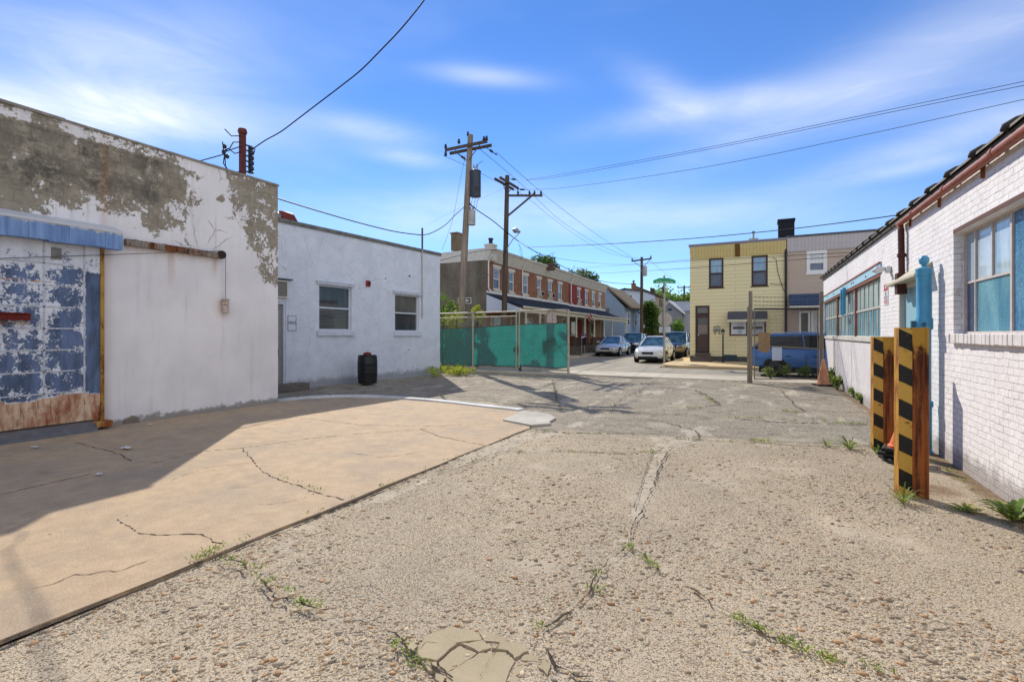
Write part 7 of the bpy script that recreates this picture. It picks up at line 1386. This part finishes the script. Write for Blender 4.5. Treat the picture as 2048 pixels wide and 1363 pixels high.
def weed(c, n, ln, w, mat, label, cat='weed', up=.6, name='weed', group=None, leafy=False):
    m = MB(); m.c = []; x, y, z = c
    for k in range(n):
        a = rng.random()*6.283; l = ln*(.6+.6*rng.random()); u_ = up*(.5+.8*rng.random()); tn = rng.random(); d = Vector((math.cos(a), math.sin(a), 0)); sd = Vector((-d.y, d.x, 0)); P = []
        st = Vector((x, y, z))+d*rng.random()*.02
        for i, (s, ww) in enumerate(((0, .4), (.35, 1.0), (.7, .85), (1, .06))):
            p = st+d*l*s+ZV*(l*u_*math.sin(min(1.0, s*1.1)*PI*.6)); P.append((p-sd*w*ww, p+sd*w*ww))
        k0 = len(m.v)
        for p, q_ in P: m.v += [tuple(p), tuple(q_)]; m.c += [(tn, 0, 0, 1)]*2
        for i in range(3): m.f.append([k0+2*i, k0+2*i+1, k0+2*i+3, k0+2*i+2]); m.mi.append(0)
    return top(m, name, mat, c, label, cat, group, recalc=False)
def gz(u, v, z=.0): x, y = G(u, v, z); return (x, y, z)
weed(gz(2028, 1040), 46, .24, .022, L_WEED, 'broad leaved green weed at the foot of the white wall', up=.55); weed(gz(1806, 1005), 34, .17, .006, L_WEED, 'grassy tuft in front of the near bollard', up=.7); weed(gz(1755, 908), 22, .14, .006, L_WEED, 'small grass tuft at the foot of the farther bollard', up=.8); weed(gz(1700, 897), 40, .2, .007, L_WEED, 'wide bright grass tuft on the asphalt joint', up=.6); weed(gz(1654, 892), 22, .14, .006, L_WEED, 'small grass tuft left of the wide bright one', up=.6); weed(gz(1522, 883), 16, .12, .006, L_WEEDY, 'low dry tuft on the middle of the asphalt joint', up=.4); weed(gz(1935, 1020), 36, .13, .01, L_WEEDY, 'flat dry weed beside the broad leaved one', up=.25); weed(gz(1790, 950), 12, .1, .006, L_WEED, 'tiny tuft beside the rubber bases', up=.6)
for i, (u, v, h, r) in enumerate(((1541, 757, .42, .24), (1572, 755, .5, .32), (1608, 757, .5, .32), (1625, 752, .95, .38), (1660, 768, .55, .25), (1674, 779, .4, .2))):
    p = gz(u, v); tree('weed_bush', ['low green weed at the left of the gate foot', 'leafy green weed under the blue car wheel', 'leafy green weed left of the tall one at the gate', 'tallest leafy weed at the right of the gate', 'green weed between the tall cone and the wall', 'low green weed along the wall past the cone'][i], (p[0], p[1], 0), h, r*2, 240, .045, L_WEED, 'weeds along the gate', .1, 'weed', seed=60+i)
for i, (u, v) in enumerate(((1708, 795), (1722, 806))): p = gz(u, v); tree('weed_bush', ['first low weed on the wall foot left of the bollards', 'second low weed on the wall foot nearest the bollards'][i], (p[0], p[1], 0), .25, .35, 120, .035, L_WEED, 'weeds along the wall', .1, 'weed', seed=80+i)
# grass in the cracks: uncountable
m = MB(); m.c = []
def tuft(x, y, z, n, l, w):
    for _ in range(n):
        a = rng.random()*6.283; ll = l*(.5+rng.random()); d = Vector((math.cos(a), math.sin(a), 0)); s = Vector((-d.y, d.x, 0)); p = Vector((x+rng.normal()*.03, y+rng.normal()*.02, z)); tn = rng.random(); k = len(m.v); q_ = p+d*ll*.5+ZV*ll*.5; e = p+d*ll+ZV*ll*.45
        m.v += [tuple(p-s*w), tuple(p+s*w), tuple(q_+s*w), tuple(q_-s*w), tuple(e)]; m.c += [(tn, 0, 0, 1)]*5; m.f += [[k, k+1, k+2, k+3], [k+3, k+2, k+4]]; m.mi += [0, 0]
LN = [([(415, 1113), (692, 1004), (860, 938), (1060, 859)], .03, 26, .035), ([(1060, 859), (1130, 868), (1290, 869), (1400, 881), (1740, 894)], .0, 40, .05), ([(872, 946), (940, 926), (1000, 905), (1110, 903), (1240, 909), (1320, 903)], .01, 40, .035), ([(1110, 764), (1116, 815)], .01, 22, .05), ([(1390, 780), (1436, 810)], .01, 26, .07), ([(1436, 810), (1300, 822)], .01, 16, .05), ([(870, 790), (1090, 815), (1420, 832), (1735, 850)], .01, 36, .05), ([(1460, 835), (1530, 838)], .01, 14, .07), ([(1620, 842), (1735, 850)], .01, 18, .07), ([(1560, 822), (1600, 826)], .01, 12, .07), ([(1430, 762), (1500, 766)], .01, 22, .06), ([(1280, 764), (1420, 768)], .01, 26, .05), ([(1240, 778), (1290, 786), (1250, 795)], .01, 16, .05), ([(520, 940), (600, 972), (650, 990)], .035, 12, .03), ([(1490, 880), (1560, 884)], .01, 14, .06),
      ([(445, 1120), (500, 1135), (530, 1140)], .02, 16, .03), ([(500, 1155), (540, 1170)], .02, 8, .03), ([(560, 1190), (580, 1185)], .02, 5, .03), ([(600, 1210), (655, 1225)], .02, 12, .035), ([(1257, 1097), (1262, 1105)], .02, 8, .035), ([(1285, 1115), (1318, 1145)], .02, 16, .03), ([(1186, 1160), (1215, 1125)], .02, 6, .025), ([(1180, 1190), (1205, 1180)], .02, 7, .03), ([(1470, 1240), (1500, 1250)], .02, 9, .03), ([(1510, 1255), (1530, 1275)], .02, 10, .03), ([(1565, 1285), (1620, 1310)], .02, 15, .03), ([(1650, 1322), (1672, 1330)], .02, 7, .035), ([(1745, 1335), (1752, 1345)], .02, 6, .03), ([(785, 1290), (800, 1296)], .02, 8, .03), ([(815, 1320), (850, 1350)], .02, 9, .025), ([(1075, 1255), (1080, 1260)], .02, 5, .025), ([(385, 1122), (440, 1102)], .02, 20, .035), ([(1900, 1020), (1960, 1022)], .01, 16, .04), ([(560, 790), (880, 752)], .0, 50, .05), ([(905, 745), (940, 765), (1000, 760), (1060, 755)], .0, 20, .05), ([(1860, 915), (1980, 1000)], .0, 20, .04)]
for uv, z, k, l in LN:
    P = GP(*uv); ds = [math.dist(a, b_) for a, b_ in zip(P[:-1], P[1:])]; T = sum(ds)
    for _ in range(int(k*.62)):
        s = rng.random()*T; i = 0
        while s > ds[i] and i < len(ds)-1: s -= ds[i]; i += 1
        a, b_ = P[i], P[i+1]; f = s/ds[i]; tuft(a[0]+(b_[0]-a[0])*f, a[1]+(b_[1]-a[1])*f, z, 6, l*.9, .003+l*.018)
o_ = m.build('crack_grass', leaf_mat('crack_grass_green', S('#4d6a1c'), S('#7d9a34'), S('#b5bf5a')), recalc=False); tag(o_, 'tufts of grass and moss growing in the cracks of the paving', 'grass', kind='stuff')
